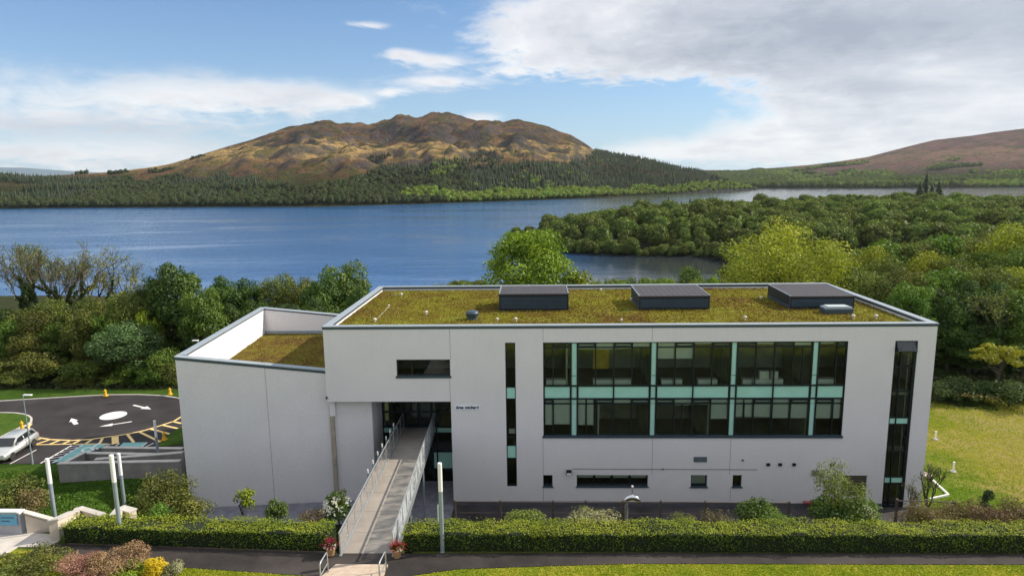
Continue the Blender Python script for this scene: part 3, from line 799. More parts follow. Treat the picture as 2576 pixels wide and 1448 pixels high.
for px_, dd_, h_, lb_ in [(1683, 470, 20, 'dark pine on the back of the headland, left end of the dark group'), (1700, 474, 17, 'dark pine in the middle of the dark group on the headland'), (1716, 470, 16, 'broad dark pine in the dark group on the headland'), (1738, 476, 16, 'dark pine at the right end of the dark group on the headland'),
        (2318, 640, 27, 'tall dark conifer on the right of the headland, left of the pair group'), (2332, 650, 29, 'tallest dark conifer on the right of the headland'), (2348, 645, 25, 'shorter conifer between the tall ones on the headland'), (2366, 640, 28, 'tall dark conifer at the right of the group on the headland')]:
    x_, y_ = at_dist(px_, dd_); z_ = float(headland(np.array([x_]), np.array([y_]))[0])
    o = bpy.data.objects.new('conifer', FC[px_ % 3]); o.location = (x_, y_, max(z_, LAKE) - .5); k_ = h_ / 13.5; o.scale = (k_ * 1.2, k_ * 1.2, k_); link(o); tag(o, lb_, 'conifer')
x_, y_ = at_dist(1915, 600); o = bpy.data.objects.new('woodland_tree', FB[0]); o.location = (x_, y_, LAKE + 1); o.scale = (1.25, 1.25, 1.65); link(o); tag(o, 'tall round single tree standing above the headland wood against the water', 'tree')

rng = np.random.default_rng(15)
Xa, Ya = jitter_grid(58, 330, 24, 200, 7.6, rng); k_ = (Ya < 150 + .25 * Xa) & (Xa > 58 + (Ya < 40) * 6)
Xb, Yb = jitter_grid(-30, 60, 112, 160, 5.5, rng)
Xc, Yc = np.concatenate([Xa[k_], Xb]), np.concatenate([Ya[k_], Yb]); sc_ = np.concatenate([rng.uniform(.7, 1.0, k_.sum()), rng.uniform(.35, .5, len(Xb))])
scatter('woodland', FB, np.stack([Xc, Yc, G(Xc, Yc) - .4], 1), np.stack([sc_, sc_, sc_], 1), 'woodland continuing behind the house down to the near shore', seed=12)

# far shore woods on the long hill
def woods_mask(u, v, pts):
    return v > np.interp(u, [p[0] for p in pts], [p[1] for p in pts])
rng = np.random.default_rng(6)
X, Y = jitter_grid(-1500, 900, 780, 2500, 7.3, rng)
A = np.arctan2(X - cx, Y - cy); R = np.hypot(X - cx, Y - cy); rs = np.interp(A, S1A, S1R)
Z = hill1(X, Y); u, v = pjv(X, Y, Z)
line = [(-200, 498), (0, 490), (95, 478), (110, 462), (200, 470), (300, 463), (380, 460), (450, 450), (560, 446), (620, 456), (700, 472), (780, 474), (860, 462), (940, 438), (960, 423), (1050, 417), (1200, 423), (1300, 419), (1400, 415), (1450, 410), (1485, 394), (1520, 340), (2000, 340)]
scrub = vnoise(X * .012, Y * .012) 
wood_ = (v > np.interp(u, [p[0] for p in line], [p[1] for p in line]) + (vnoise(X * .02 + 9, Y * .02) - .5) * 16)
patch = (scrub > .80) & (v > np.interp(u, [0, 500, 700, 950, 1500], [440, 392, 395, 392, 380]))
strip = (v > np.interp(u, [0, 250, 320, 700, 760], [500, 486, 488, 486, 470])) | (v < np.interp(u, [0, 250, 320, 700, 760], [482, 480, 481, 479, 475])) | (u > 740)
keep = (R > rs + 4) & (wood_ & strip | patch) & (u > -80) & (u < 1920) & (hill1(X, Y) > LAKE)
X, Y, Z, R, rs, u, v = [q[keep] for q in (X, Y, Z, R, rs, u, v)]
shoreband = (R - rs) < np.where(u > 1100, 75, 60)
tall = np.where(v < np.interp(u, [0, 1000, 1450, 1550], [440, 420, 410, 500]), .75, 1.0)
sc = rng.uniform(.7, 1.25, len(X)) * tall
con = (~shoreband) & np.where(u > 1180, rng.random(len(X)) > .12, vnoise(X * .006, Y * .006) + rng.normal(0, .08, len(X)) > .50)
bright = (shoreband & (u > 1120)) | (~con & (vnoise(X * .011 + 30, Y * .011) > .66) & (u > 1010))
rest = (~con) & (~bright)
def pts(mask, s): return np.stack([X, Y, Z - .5], 1)[mask], np.stack([sc * s, sc * s, sc * s * 1.05], 1)[mask]
p_, s_ = pts(con, 1.0); scatter('conifer_forest', FC, p_, s_, 'dark conifer forest on the slope across the lake', seed=2)
p_, s_ = pts(rest, .85); scatter('woodland', FBD, p_, s_, 'mixed woodland on the lower slope of the long hill', seed=3)
p_, s_ = pts(bright, 1.0); scatter('shore_woodland', FBB, p_, s_, 'bright green broadleaf belt along the far shore', seed=4)
# right far shore
rng = np.random.default_rng(8)
X, Y = jitter_grid(350, 2600, 1350, 3200, 13., rng)
A = np.arctan2(X - cx, Y - cy); R = np.hypot(X - cx, Y - cy); rs = np.interp(A, S2A, S2R)
Z = hill2(X, Y); u, v = pjv(X, Y, Z)
lim = np.interp(u, [1700, 1940, 1990, 2040, 2140, 2300, 2450, 2576], [300, 300, 437, 444, 450, 446, 436, 438])
open_ = vnoise(X * .008, Y * .008) < .42
patch2 = (vnoise(X * .007 + 60, Y * .007) > .70) & (v > np.interp(u, [1950, 2200, 2576], [424, 408, 398]))
keep = (R > rs + 5) & ((v > lim + (vnoise(X * .01, Y * .02) - .5) * 14) & (u > 1700) & (u < 2640) & ~(open_ & (u > 2100) & (R > rs + 90)) | (patch2 & (R > rs + 5) & (u > 1950) & (u < 2640)))
X, Y, Z, R, rs, u, v = [q[keep] for q in (X, Y, Z, R, rs, u, v)]
sc = rng.uniform(.8, 1.3, len(X))
brt = (vnoise(X * .012 + 4, Y * .012) > .5) & (u > 1900)
p_, s_ = pts(~brt, 1.15); scatter('woodland', FB[:2], p_, s_, 'woodland at the foot of the heather hill on the right', seed=5)
p_, s_ = pts(brt, 1.1); scatter('shore_woodland', FBB, p_, s_, 'pale green hedgerow trees below the heather hill on the right', seed=6)

# ------------------------------------------------------------------ the office building
def glass_mat(name, tint, refl=.9, rough=.015, wob=.03):
    m = bpy.data.materials.new(name); m.use_nodes = True; T = NT(m.node_tree); T.n.clear()
    out = T.node('ShaderNodeOutputMaterial'); tr = T.node('ShaderNodeBsdfTransparent'); tr.inputs[0].default_value = (*tint, 1)
    gl = T.node('ShaderNodeBsdfGlossy'); gl.inputs['Roughness'].default_value = rough; gl.inputs[0].default_value = (refl, refl, refl, 1)
    g = T.node('ShaderNodeNewGeometry'); bp = T.bump(T.noise(g.outputs['Position'], 1.1, 2, .5), wob, .5)
    T.l.new(bp, gl.inputs['Normal'])
    fr = T.node('ShaderNodeFresnel'); fr.inputs[0].default_value = 1.45
    mx = T.node('ShaderNodeMixShader'); T.l.new(fr.outputs[0], mx.inputs[0]); T.l.new(tr.outputs[0], mx.inputs[1]); T.l.new(gl.outputs[0], mx.inputs[2])
    T.l.new(mx.outputs[0], out.inputs[0]); return m
M['glass'] = glass_mat('window_glass', (.90, .95, .91))
M['railglass'] = glass_mat('balustrade_glass', (.80, .87, .86), .95, .02, .15)

def dappled_glass():
    m = bpy.data.materials.new('sky_dapple_rail_glass'); m.use_nodes = True; T = NT(m.node_tree); T.n.clear()
    out = T.node('ShaderNodeOutputMaterial'); tr = T.node('ShaderNodeBsdfTransparent'); tr.inputs[0].default_value = (.92, .95, .95, 1)
    b = T.node('ShaderNodeBsdfPrincipled'); b.inputs['Base Color'].default_value = (.62, .66, .70, 1); b.inputs['Roughness'].default_value = .3
    g = T.node('ShaderNodeNewGeometry'); f = T.ramp(T.noise(g.outputs['Position'], 1.6, 4, .6, .5), [(.42, .18), (.6, .78)])  # pale blotches painted in for dappled sky reflections
    mx = T.node('ShaderNodeMixShader'); T.l.new(f, mx.inputs[0]); T.l.new(tr.outputs[0], mx.inputs[1]); T.l.new(b.outputs[0], mx.inputs[2]); T.l.new(mx.outputs[0], out.inputs[0]); return m
M['raildapple'] = dappled_glass()
XL, XR, YB, ZT = -13.23, 24.45, 15.5, 12.0
RZ = 11.66                       # main roof surface
bld = empty('office_building', (0, 0, 0), label='long white rendered office building with moss covered flat roofs and teal glazing', cat='building')

def holed_wall(mb, x0, x1, z0, z1, ya, yb, holes):
    """wall in the xz plane from ya (front) to yb (back) with rectangular openings"""
    xs_ = sorted(set([x0, x1] + [min(max(h[i], x0), x1) for h in holes for i in (0, 1)]))
    zs_ = sorted(set([z0, z1] + [min(max(h[i], z0), z1) for h in holes for i in (2, 3)]))
    def solid(i, j):
        if i < 0 or j < 0 or i >= len(xs_) - 1 or j >= len(zs_) - 1: return False
        mx, mz = (xs_[i] + xs_[i + 1]) / 2, (zs_[j] + zs_[j + 1]) / 2
        return not any(h[0] < mx < h[1] and h[2] < mz < h[3] for h in holes)
    for i in range(len(xs_) - 1):
        for j in range(len(zs_) - 1):
            if not solid(i, j): continue
            a, b_, c, d_ = xs_[i], xs_[i + 1], zs_[j], zs_[j + 1]
            mb.quad((a, ya, c), (b_, ya, c), (b_, ya, d_), (a, ya, d_))
            mb.quad((b_, yb, c), (a, yb, c), (a, yb, d_), (b_, yb, d_))
            if not solid(i - 1, j): mb.quad((a, yb, c), (a, ya, c), (a, ya, d_), (a, yb, d_))
            if not solid(i + 1, j): mb.quad((b_, ya, c), (b_, yb, c), (b_, yb, d_), (b_, ya, d_))
            if not solid(i, j - 1): mb.quad((a, yb, c), (b_, yb, c), (b_, ya, c), (a, ya, c))
            if not solid(i, j + 1): mb.quad((a, ya, d_), (b_, ya, d_), (b_, yb, d_), (a, yb, d_))
    return mb
def fx(x, y): return float(onY(x, y, 0)[0])
def fz(x, y): return float(onY(x, y, 0)[2])
BX0, BX1, BZ0, BZ1 = .53, 19.19, 4.72, 10.90
SX0, SX1 = fx(1271, 900), fx(1296.5, 900)
SZ0, SZ1 = 1.36, 10.90
VX0, VX1, VZ1 = 22.01, fx(2310, 860), 10.90
small = []
for (a, b_, t_, bt) in [(1367, 1390, 1194, 1222.5), (1451, 1630, 1194, 1222.5), (1738, 1779, 1194, 1223.5), (1843, 1866, 1194, 1223.5), (2117, 2180, 1195, 1250)]:
    ym = (t_ + bt) / 2
    small.append((fx(a, ym), fx(b_, ym), fz((a + b_) / 2, bt), fz((a + b_) / 2, t_)))
HX0, HX1, HZ0, HZ1 = fx(997.5, 925), fx(1132.5, 925), 8.66, 9.84
holes = [(XL - 1, -5.32, -1, 7.09), (BX0, BX1, BZ0, BZ1), (SX0, SX1, SZ0, SZ1), (VX0, VX1, -1, VZ1), (HX0, HX1, HZ0, HZ1)] + small
WT = .36
w = MB(); holed_wall(w, XL, XR, 0, 11.86, 0, WT, holes)
w.build('wall', M['wall'], bld)
# remaining shell
w = MB()
w.box(XL, XL + WT, WT + .003, YB, 6.0, 11.86)
w.box(XR - WT, XR, WT + .003, YB, 0, 11.86)
w.box(XL + WT + .003, XR - WT - .003, YB - WT, YB, 0, 11.86)
w.build('side_wall', M['wall'], bld)
MB().box(XL + .02, -5.33, WT + .003, 3.6, 7.09, 7.3).build('soffit', M['wall'], bld)
# shadow joints: thin recess covers standing 3 mm proud
def joint(px, ya, yb_):
    X0 = fx(px, (ya + yb_) / 2); return (X0 - .012, X0 + .012, fz(px, yb_), fz(px, ya))
M['joint'] = simple('movement_joint', (.26, .26, .29), .9)
for px, ya, yb_ in [(1366, 822, 858), (1641, 822, 857), (1366.5, 1101, 1262), (1641, 1101, 1192), (1837, 1102, 1192), (1837, 1226, 1262), (1132, 952, 1008), (1132, 822, 903)]:
    a, b_, c, d_ = joint(px, ya, yb_)
    MB().box(a, b_, -.004, .004, c, d_).build('movement_joint', M['joint'], bld)

# parapet copings and fascias
def ring(z0, z1, o, inn, name, mat):
    m_ = MB(); x0, x1, y0, y1 = XL - o, XR + o, -o, YB + o; i_ = inn
    m_.box(x0, x1, y0, i_, z0, z1); m_.box(x0, x1, YB - i_, y1, z0, z1)
    m_.box(x0, i_ + XL, i_ + .002, YB - i_ - .002, z0, z1); m_.box(XR - i_, x1, i_ + .002, YB - i_ - .002, z0, z1)
    m_.build(name, mat, bld, bevel=.006)
ring(11.945, 12.0, .05, .42, 'coping', M['coping'])
ring(11.80, 11.942, .035, .405, 'fascia', M['fascia'])
MB().box(XL + .1, XR - .1, .1, YB - .1, 11.3, 11.56).build('roof_slab', M['concrete'], bld)

def moss_material(name, c1, c2, c3, c4):
    m, T, b = mat_new(name); g = T.node('ShaderNodeNewGeometry'); p = g.outputs['Position']
    n1 = T.noise(p, .38, 6, .68, .6); n2 = T.noise(p, 2.0, 6, .72); n3 = T.noise(p, 8, 4, .75)
    v = T.m('ADD', T.m('MULTIPLY', n1, .68), T.m('ADD', T.m('MULTIPLY', n2, .24), T.m('MULTIPLY', n3, .08)))
    c = T.ramp(v, [(.40, c1), (.47, c2), (.53, c3), (.60, c4)])
    c = T.mix(T.m('MULTIPLY', T.ramp(n3, [(.42, 0), (.68, 1)]), .5), c, (.07, .055, .012))
    T.l.new(c, b.inputs['Base Color']); b.inputs['Roughness'].default_value = 1; b.inputs['Specular IOR Level'].default_value = .1
    T.l.new(T.bump(T.m('ADD', n2, T.m('MULTIPLY', n3, .8)), .9, .07), b.inputs['Normal'])
    return m
M['moss'] = moss_material('sedum_moss', (.13, .080, .018), (.165, .130, .014), (.180, .170, .014), (.22, .235, .03))
M['mossw'] = moss_material('sedum_moss_brown', (.12, .07, .022), (.155, .11, .022), (.17, .145, .022), (.21, .19, .035))
def moss(name, quad_fn, nx, ny, mat, seed):
    U, V_ = np.meshgrid(np.linspace(0, 1, nx), np.linspace(0, 1, ny)); X, Y, Z = quad_fn(U, V_)
    Z = Z + .05 * fbm(X * 1.4, Y * 1.4, 3) + .05 * vnoise(X * 5 + seed, Y * 5)
    V = np.stack([X.ravel(), Y.ravel(), Z.ravel()], 1); i = np.arange(nx * ny).reshape(ny, nx)
    F = np.stack([i[:-1, :-1].ravel(), i[:-1, 1:].ravel(), i[1:, 1:].ravel(), i[1:, :-1].ravel()], 1)
    return mobj(name, fast_mesh(name, V, F, mat, smooth=True), bld)
moss('moss_roof', lambda U, V_: (XL + .37 + U * (XR - XL - .74), .37 + V_ * (YB - .74), U * 0 + RZ - .06), 240, 100, M['moss'], 0)
def sedum(n, fn, mat, seed, h=.07):
    r = np.random.default_rng(seed); U, V_ = r.random(n), r.random(n); X, Y, Z = fn(U, V_)
    C = np.stack([X, Y, Z + r.uniform(.0, .06, n)], 1); N = rand_dirs(n, r); N[:, 2] = np.abs(N[:, 2]) * .6
    V, F = leaf_quads(C, N, .085, r, .7)
    return mobj('sedum_tufts', fast_mesh('sedum_tufts', V, F, mat, np.clip(fbm(X * .33, Y * .33, 4) * 2.6 - .8 + r.normal(0, .12, n), 0, 1)), bld)
M['sedum'] = foliage('sedum_tufts', (.125, .075, .016), (.185, .16, .012), (.25, .26, .025), trans=.1)
o = sedum(42000, lambda U, V_: (XL + .45 + U * (XR - XL - .9), .45 + V_ * (YB - .9), U * 0 + RZ), M['sedum'], 3); tag(o, kind='stuff')

# ---- the low wing on the left
WA = np.array([-22.55, -.45]); WE = np.array([-10.6, .80]); WB = np.array([-13.27, 0]); WC = np.array([-23.7, 15.5])
tt = (WB[0] - WA[0]) / (WE[0] - WA[0]); WB = WA + (WE - WA) * tt
ud = (WE - WA) / np.linalg.norm(WE - WA); nd = np.array([-ud[1], ud[0]])
def wpt(s, t): return WA + ud * s + nd * t
LB = float(np.linalg.norm(WB - WA)); LE = float(np.linalg.norm(WE - WA))
Wt_ = .40
w = MB()   # front wall with its sloping head
def vprism(mb, prof, t0, t1):
    """vertical polygon prism; prof [(s,z)] ccw seen from the front"""
    n = len(prof); vs = [(*wpt(s, t0), z) for s, z in prof] + [(*wpt(s, t1), z) for s, z in prof]
    mb.add(vs, [tuple(range(n)), tuple(range(2 * n - 1, n - 1, -1))] + [(i, n + i, n + (i + 1) % n, (i + 1) % n) for i in range(n)])
ZWL, ZWR = 10.08, 8.86
vprism(w, [(0, -.6), (LE, -.6), (LE, 7.07), (LB, 7.07), (LB, ZWR), (0, ZWL)], 0, Wt_)
w.build('wing_wall', M['wall'], bld)
LW = 16.0
udl = (WC - WA) / np.linalg.norm(WC - WA); ndl = np.array([udl[1], -udl[0]])
def lpt(s, t): p = WA + udl * s + ndl * t; return p
LL = float(np.linalg.norm(WC - WA))
w = MB(); w.prism([lpt(Wt_ + .01, 0), lpt(Wt_ + .01, Wt_), lpt(LL, Wt_), lpt(LL, 0)], -.6, ZWL); w.build('wing_wall', M['wall'], bld)
# back parapet of the wing falls towards the main block
WD = np.array([-13.26, 15.45]); bdir = (WD - WC) / np.linalg.norm(WD - WC); bn = np.array([-bdir[1], bdir[0]])
bl_ = float(np.linalg.norm(WD - WC))
def bpt(s, t): return WC + bdir * s - bn * t
zbr = 9.1
def bprism(mb, s0, s1, t0, t1, za0, za1, zb0, zb1):
    P = [bpt(s0, t0), bpt(s1, t0), bpt(s1, t1), bpt(s0, t1)]
    mb.prism([P[3], P[2], P[1], P[0]], [za0, za1, za1, za0], [zb0, zb1, zb1, zb0])
w = MB(); bprism(w, Wt_ + .02, bl_, 0, Wt_, 0, 0, ZWL, zbr); w.build('wing_wall', M['wall'], bld)
# copings of the wing
def slope_box(mb, P, z0, z1):
    mb.prism(P, z0, z1)
def strip(s0, s1, t0, t1, fn): return [fn(s0, t0), fn(s1, t0), fn(s1, t1), fn(s0, t1)]
e = .05
m_ = MB(); m_.prism(strip(-e, LB - .01, -e, Wt_ + e, wpt), [ZWL + .10, ZWR + .10, ZWR + .10, ZWL + .10], [ZWL + .155, ZWR + .155, ZWR + .155, ZWL + .155])
m_.build('coping', M['coping'], bld)
m_ = MB(); m_.prism(strip(-e + .015, LB - .01, -e + .015, Wt_ + e - .015, wpt), [ZWL - .06, ZWR - .06, ZWR - .06, ZWL - .06], [ZWL + .097, ZWR + .097, ZWR + .097, ZWL + .097])
m_.build('fascia', M['fascia'], bld)
m_ = MB(); m_.prism([lpt(Wt_ + e + .01, -e), lpt(Wt_ + e + .01, Wt_ + e), lpt(LL + e, Wt_ + e), lpt(LL + e, -e)], ZWL + .10, ZWL + .155); m_.build('coping', M['coping'], bld)
m_ = MB(); m_.prism([lpt(Wt_ + e + .01, -e + .015), lpt(Wt_ + e + .01, Wt_ + e - .015), lpt(LL + e - .015, Wt_ + e - .015), lpt(LL + e - .015, -e + .015)], ZWL - .0, ZWL + .097); m_.build('fascia', M['fascia'], bld)
m_ = MB(); bprism(m_, Wt_ + e + .01, bl_, -e, Wt_ + e, ZWL + .10, zbr + .10, ZWL + .155, zbr + .155); m_.build('coping', M['coping'], bld)
m_ = MB(); bprism(m_, Wt_ + e + .01, bl_, -e + .015, Wt_ + e - .015, ZWL + .01, zbr + .01, ZWL + .097, zbr + .097); m_.build('fascia', M['fascia'], bld)
# wing roof, moss and upstand
ra, rb, rc, rd_ = lpt(Wt_ + .02, Wt_ + .005), np.array([XL - .005, .62]), np.array([XL - .005, 15.0]), bpt(Wt_ + .01, Wt_ + .01)
ra = wpt(Wt_ + .02, Wt_ + .02); rb = wpt(LB - .02, Wt_ + .02)
MB().prism([ra, rb, rc, rd_], 7.5, 7.88).build('roof_slab', M['concrete'], bld)
def wroof(U, V_):
    a = ra[None, None] * (1 - U)[..., None] + rb * U[..., None]; b_ = rd_ * (1 - U)[..., None] + rc * U[..., None]
    P = a * (1 - V_)[..., None] + b_ * V_[..., None]
    return P[..., 0], P[..., 1], U * 0 + 7.94
moss('moss_roof', wroof, 90, 110, M['mossw'], 4)
def wroof1(U, V_):
    P = (ra * (1 - U)[:, None] + rb * U[:, None]) * (1 - V_)[:, None] + (rd_ * (1 - U)[:, None] + rc * U[:, None]) * V_[:, None]
    return P[:, 0], P[:, 1], U * 0 + 8.0
M['sedumw'] = foliage('sedum_tufts_brown', (.11, .055, .02), (.18, .12, .02), (.26, .20, .04), trans=.1)
tag(sedum(8000, wroof1, M['sedumw'], 4), kind='stuff')
m_ = MB(); bprism(m_, Wt_ + .05, bl_ - .3, Wt_ + .003, Wt_ + .16, 7.9, 7.9, 8.24, 8.24); m_.build('upstand', M['galvd'], bld)
q = None
for px_, ya_, yb_ in [(679, 925, 1268)]:
    s_ = float(np.dot(np.array([float(onY(px_, 1100, .1)[0]), .1]) - WA, ud)); a_ = wpt(s_, 0)
    MB().box(-.012, .012, -.004, .004, .1, 9.6).build('movement_joint', M['joint'], bld, loc=(a_[0], a_[1], 0))
# recess side wall, downpipe, fittings
MB().box(-10.98, -10.6, .93, 4.4, -.6, 7.07).build('side_wall', M['wall'], bld)
p0 = wpt(float(np.dot(np.array([-13.12, .5]) - WA, ud)), -.08)
MB().box(-.13, .13, -.09, .09, 0.2, 7.05).build('downpipe', M['stain'], bld, loc=(p0[0], p0[1], 0))
q = onY(822, 999, 0); MB().box(q[0] - .05, q[0] + .05, -.09, 0, q[2] - .09, q[2] + .06).build('wall_lamp', M['timber'], bld)
# plinth of the facade
M['plinth'] = simple('dark_plinth', (.10, .10, .115), .9, 0, .15, 2)
MB().box(-5.32, VX0 - .02, -.02, -.004, -.5, .28).build('plinth', M['plinth'], bld)

# ---- glazing
def pane(parent, x0, x1, z0, z1, y, mat=None, name='pane', t=.012):
    return MB().box(x0, x1, y, y + t, z0, z1).build(name, mat or M['glass'], parent)
def bars(name, parent, items, y0, y1, mat=None):
    m_ = MB()
    for it in items: m_.box(it[0], it[1], y0 + (it[4] if len(it) > 4 else 0), y1, it[2], it[3])
    return m_.build(name, mat or M['frame'], parent)
FY = .12
# big two-storey window band; z levels
ZS0, ZS1 = fz(1500, 1003), fz(1500, 970.5)      # spandrel
ZTL = fz(1500, 1016); ZTU = fz(1500, 874.5); ZLOW = fz(1500, 945.5)
big = empty('window_band', (0, 0, 0)); big.parent = bld
b_ = .045
def vb(x, w_=.045): return (x - w_, x + w_, BZ0 + .12, BZ1 - .05)
pil = [(fx(1341.7 + 465 / 4.905, 920), fx(1341.7 + 545 / 4.905, 920)), (fx(1341.7 + 1447 / 4.905, 920), fx(1341.7 + 1525 / 4.905, 920)),
       (fx(1744.2 + 463 / 4.905, 920), fx(1744.2 + 542 / 4.905, 920)), (fx(1744.2 + 1465 / 4.905, 920), fx(1744.2 + 1545 / 4.905, 920))]
bars('outer_frame', big, [(BX0, BX1, BZ1 - .06, BZ1), (BX0, BX0 + .07, BZ0 + .12, BZ1 - .06), (BX1 - .07, BX1, BZ0 + .12, BZ1 - .06)], .03, .2)
bars('sill', big, [(BX0 - .06, BX1 + .06, BZ0 - .04, BZ0 + .10)], -.07, .2, M['fascia'])
bars('mullion_rail', big, [(BX0 + .07, BX1 - .07, ZS1 - .045, ZS1 + .045)], .02, .18)
bars('mullion_rail', big, [(BX0 + .07, BX1 - .07, ZS0 - .045, ZS0 + .045)], .02, .18)
edges = [BX0 + .07] + [e_ for p_ in pil for e_ in p_] + [BX1 - .07]
for i, (a, c) in enumerate(pil):
    for z0, z1 in ((BZ0 + .105, ZTL - .02), (ZTL + .02, ZS0 - .05), (ZS0 + .05, ZS1 - .05), (ZS1 + .05, ZLOW - .02), (ZLOW + .02, BZ1 - .065)):
        pane(big, a + .05, c - .05, z0, z1, .09, M['tealp'], 'pillar_panel', .05)
    bars('mullion', big, [(a - .045, a + .045, BZ0 + .105, BZ1 - .065)], .015, .17)
    bars('mullion', big, [(c - .045, c + .045, BZ0 + .105, BZ1 - .065)], .015, .17)
bays = [(edges[0], pil[0][0])] + [(pil[i][1], pil[i + 1][0]) for i in range(3)] + [(pil[3][1], edges[-1])]
UT, LT = ZTU, ZTL
# (bay, floor) -> list of (blind top fraction length) per quarter
for k, (a, c) in enumerate(bays):
    full = k in (1, 2, 3); nq = 4 if full else 2
    if k == 0: cuts = [a, a + (c - a) * .33, c]
    elif k == 4: cuts = [a, a + (c - a) * .66, c]
    else: cuts = [a + (c - a) * q / 4 for q in range(5)]
    a_in, c_in = a + (.045 if k else 0), c - (.045 if k < 4 else 0)
    # spandrel panels, one per half bay
    sp = [a_in, (a + c) / 2, c_in] if full else [a_in, c_in]
    for s0, s1 in zip(sp[:-1], sp[1:]):
        pane(big, s0 + .03, s1 - .03, ZS0 + .05, ZS1 - .05, .09, M['teal'], 'spandrel_panel', .05)
    if full: bars('mullion', big, [((a + c) / 2 - .04, (a + c) / 2 + .04, BZ0 + .105, BZ1 - .065)], .02, .17)
    for fl in (0, 1):
        z0, z1 = ((BZ0 + .105, ZS0 - .05), (ZS1 + .05, BZ1 - .065))[fl]
        tr = LT if fl == 0 else UT
        bars('transom', big, [(a_in, c_in, tr - .03, tr + .03)], .05, .16)
        for q in range(len(cuts) - 1):
            x0, x1 = cuts[q] + .045, cuts[q + 1] - .045
            if q not in (0, nq // 2 if full else 99):
                bars('mullion', big, [(cuts[q] - .035, cuts[q] + .035, z0, z1)], .05, .165)
            if (q + fl + k) % 2 == 0:   # opening light: heavier sash above the transom
                bars('vent_sash', big, [(x0 - .01, x1 + .01, tr + .035, tr + .10), (x0 - .01, x1 + .01, z1 - .07, z1 - .004), (x0 - .01, x0 + .05, tr + .10, z1 - .07), (x1 - .05, x1 + .01, tr + .10, z1 - .07)], .035, .12)
            pane(big, x0 + .003, x1 - .003, tr + .03, z1, .10)
            pane(big, x0 + .003, x1 - .003, z0, tr - .03, .10)
    # subdividing thin mullions seen in the photograph
for (k, fl, f) in [(1, 1, .875), (2, 1, .875), (3, 1, .875), (1, 0, .125), (3, 0, .125), (4, 0, .66), (2, 0, .36)]:
    a, c = bays[k]; x = a + (c - a) * f; z0, z1 = ((BZ0 + .11, LT - .035), (ZS1 + .055, UT - .035))[fl]
    bars('mullion', big, [(x - .025, x + .025, z0, z1)], .06, .16)
def blind(k, fl, f0, f1, ztop, zbot):
    a, c = bays[k]; x0, x1 = a + (c - a) * f0 + .05, a + (c - a) * f1 - .05
    MB().box(x0, x1, .23, .245, zbot, ztop).build('blind', M['blind'], big)
zl = lambda py: fz(1500, 831.8 + py / 4.905)
for k, fl, f0, f1, py in [(0, 0, 0, .33, 1172), (0, 0, .33, 1, 1165), (1, 0, 0, .125, 1175), (1, 0, .125, .24, 1175), (2, 0, .75, 1, 1100), (3, 0, 0, .125, 1075), (3, 0, .125, .25, 1075),
                          (3, 0, .25, .5, 1078), (3, 0, .5, .75, 1092), (3, 0, .75, 1, 1092), (4, 0, 0, .66, 1095), (4, 0, .66, 1, 1095),
                          (2, 1, 0, .25, 358), (2, 1, .25, .5, 358), (1, 1, 0, .25, 236), (1, 1, .25, .5, 240), (1, 1, .5, .75, 232), (1, 1, .75, 1, 214), (2, 1, .5, .75, 178), (2, 1, .75, 1, 182), (3, 1, 0, .25, 178),
                          (3, 1, .25, .5, 180), (3, 1, .5, .75, 180), (3, 1, .75, 1, 196), (4, 1, 0, .6, 180), (4, 1, .6, 1, 184), (1, 0, .25, .5, 912), (1, 0, .5, .75, 915), (1, 0, .75, 1, 908), (2, 0, 0, .25, 915), (2, 0, .25, .5, 930), (2, 0, .5, .75, 925)]:
    zt_ = (ZS0 - .03) if fl == 0 else (BZ1 - .03)
    blind(k, fl, f0, f1, zt_, zl(py))
# interior: floors, ceilings, back and cross walls
it = MB()
for z in (4.0, 7.72): it.box(BX0 - 2, BX1 + 4.8, WT + .01, 7.5, z - .25, z)
it.box(-10.5, BX0 - 2.002, WT + .01, 7.5, 7.5, 7.72)
it.build('interior_floor', M['infloor'], bld)
it = MB()
it.box(BX0 - 1, BX1 + 4.6, 5.2, 5.35, .05, 3.7); it.box(BX0 - 1, BX1 + 4.6, 5.2, 5.35, 4.0, 7.4); it.box(-10.4, BX1 + 4.6, 5.2, 5.35, 7.73, 11.2)
for px_, fl in [(pil[0][0] - .3, 1), (pil[1][1] - .25, 1), (pil[2][0] + .1, 1), (pil[3][1] - .3, 1), (pil[0][1] + .1 + 1.2, 0), (pil[2][0] - 1.25, 0), (pil[3][0] - .1, 0), (pil[1][0], 0)]:
    z0 = (4.0, 7.73)[fl]; it.box(px_, px_ + .1, .28, 5.19, z0, z0 + 3.35)
it.build('interior_wall', M['inwall'], bld)
it = MB(); it.box(BX0 - 1, BX1 + 4.6, WT + .02, 5.19, 7.35, 7.46); it.box(-10.4, BX1 + 4.6, WT + .02, 5.19, 11.15, 11.28); it.box(BX0 - 1, BX1 + 4.6, WT + .02, 5.19, 3.6, 3.72)
it.build('ceiling', M['inwall'], bld)
q = bays[1]; MB().box(q[0] + (q[1] - q[0]) * .26, q[0] + (q[1] - q[0]) * .49, 2.4, 2.45, 8.5, 10.35).build('wall_board', M['poster'], bld)

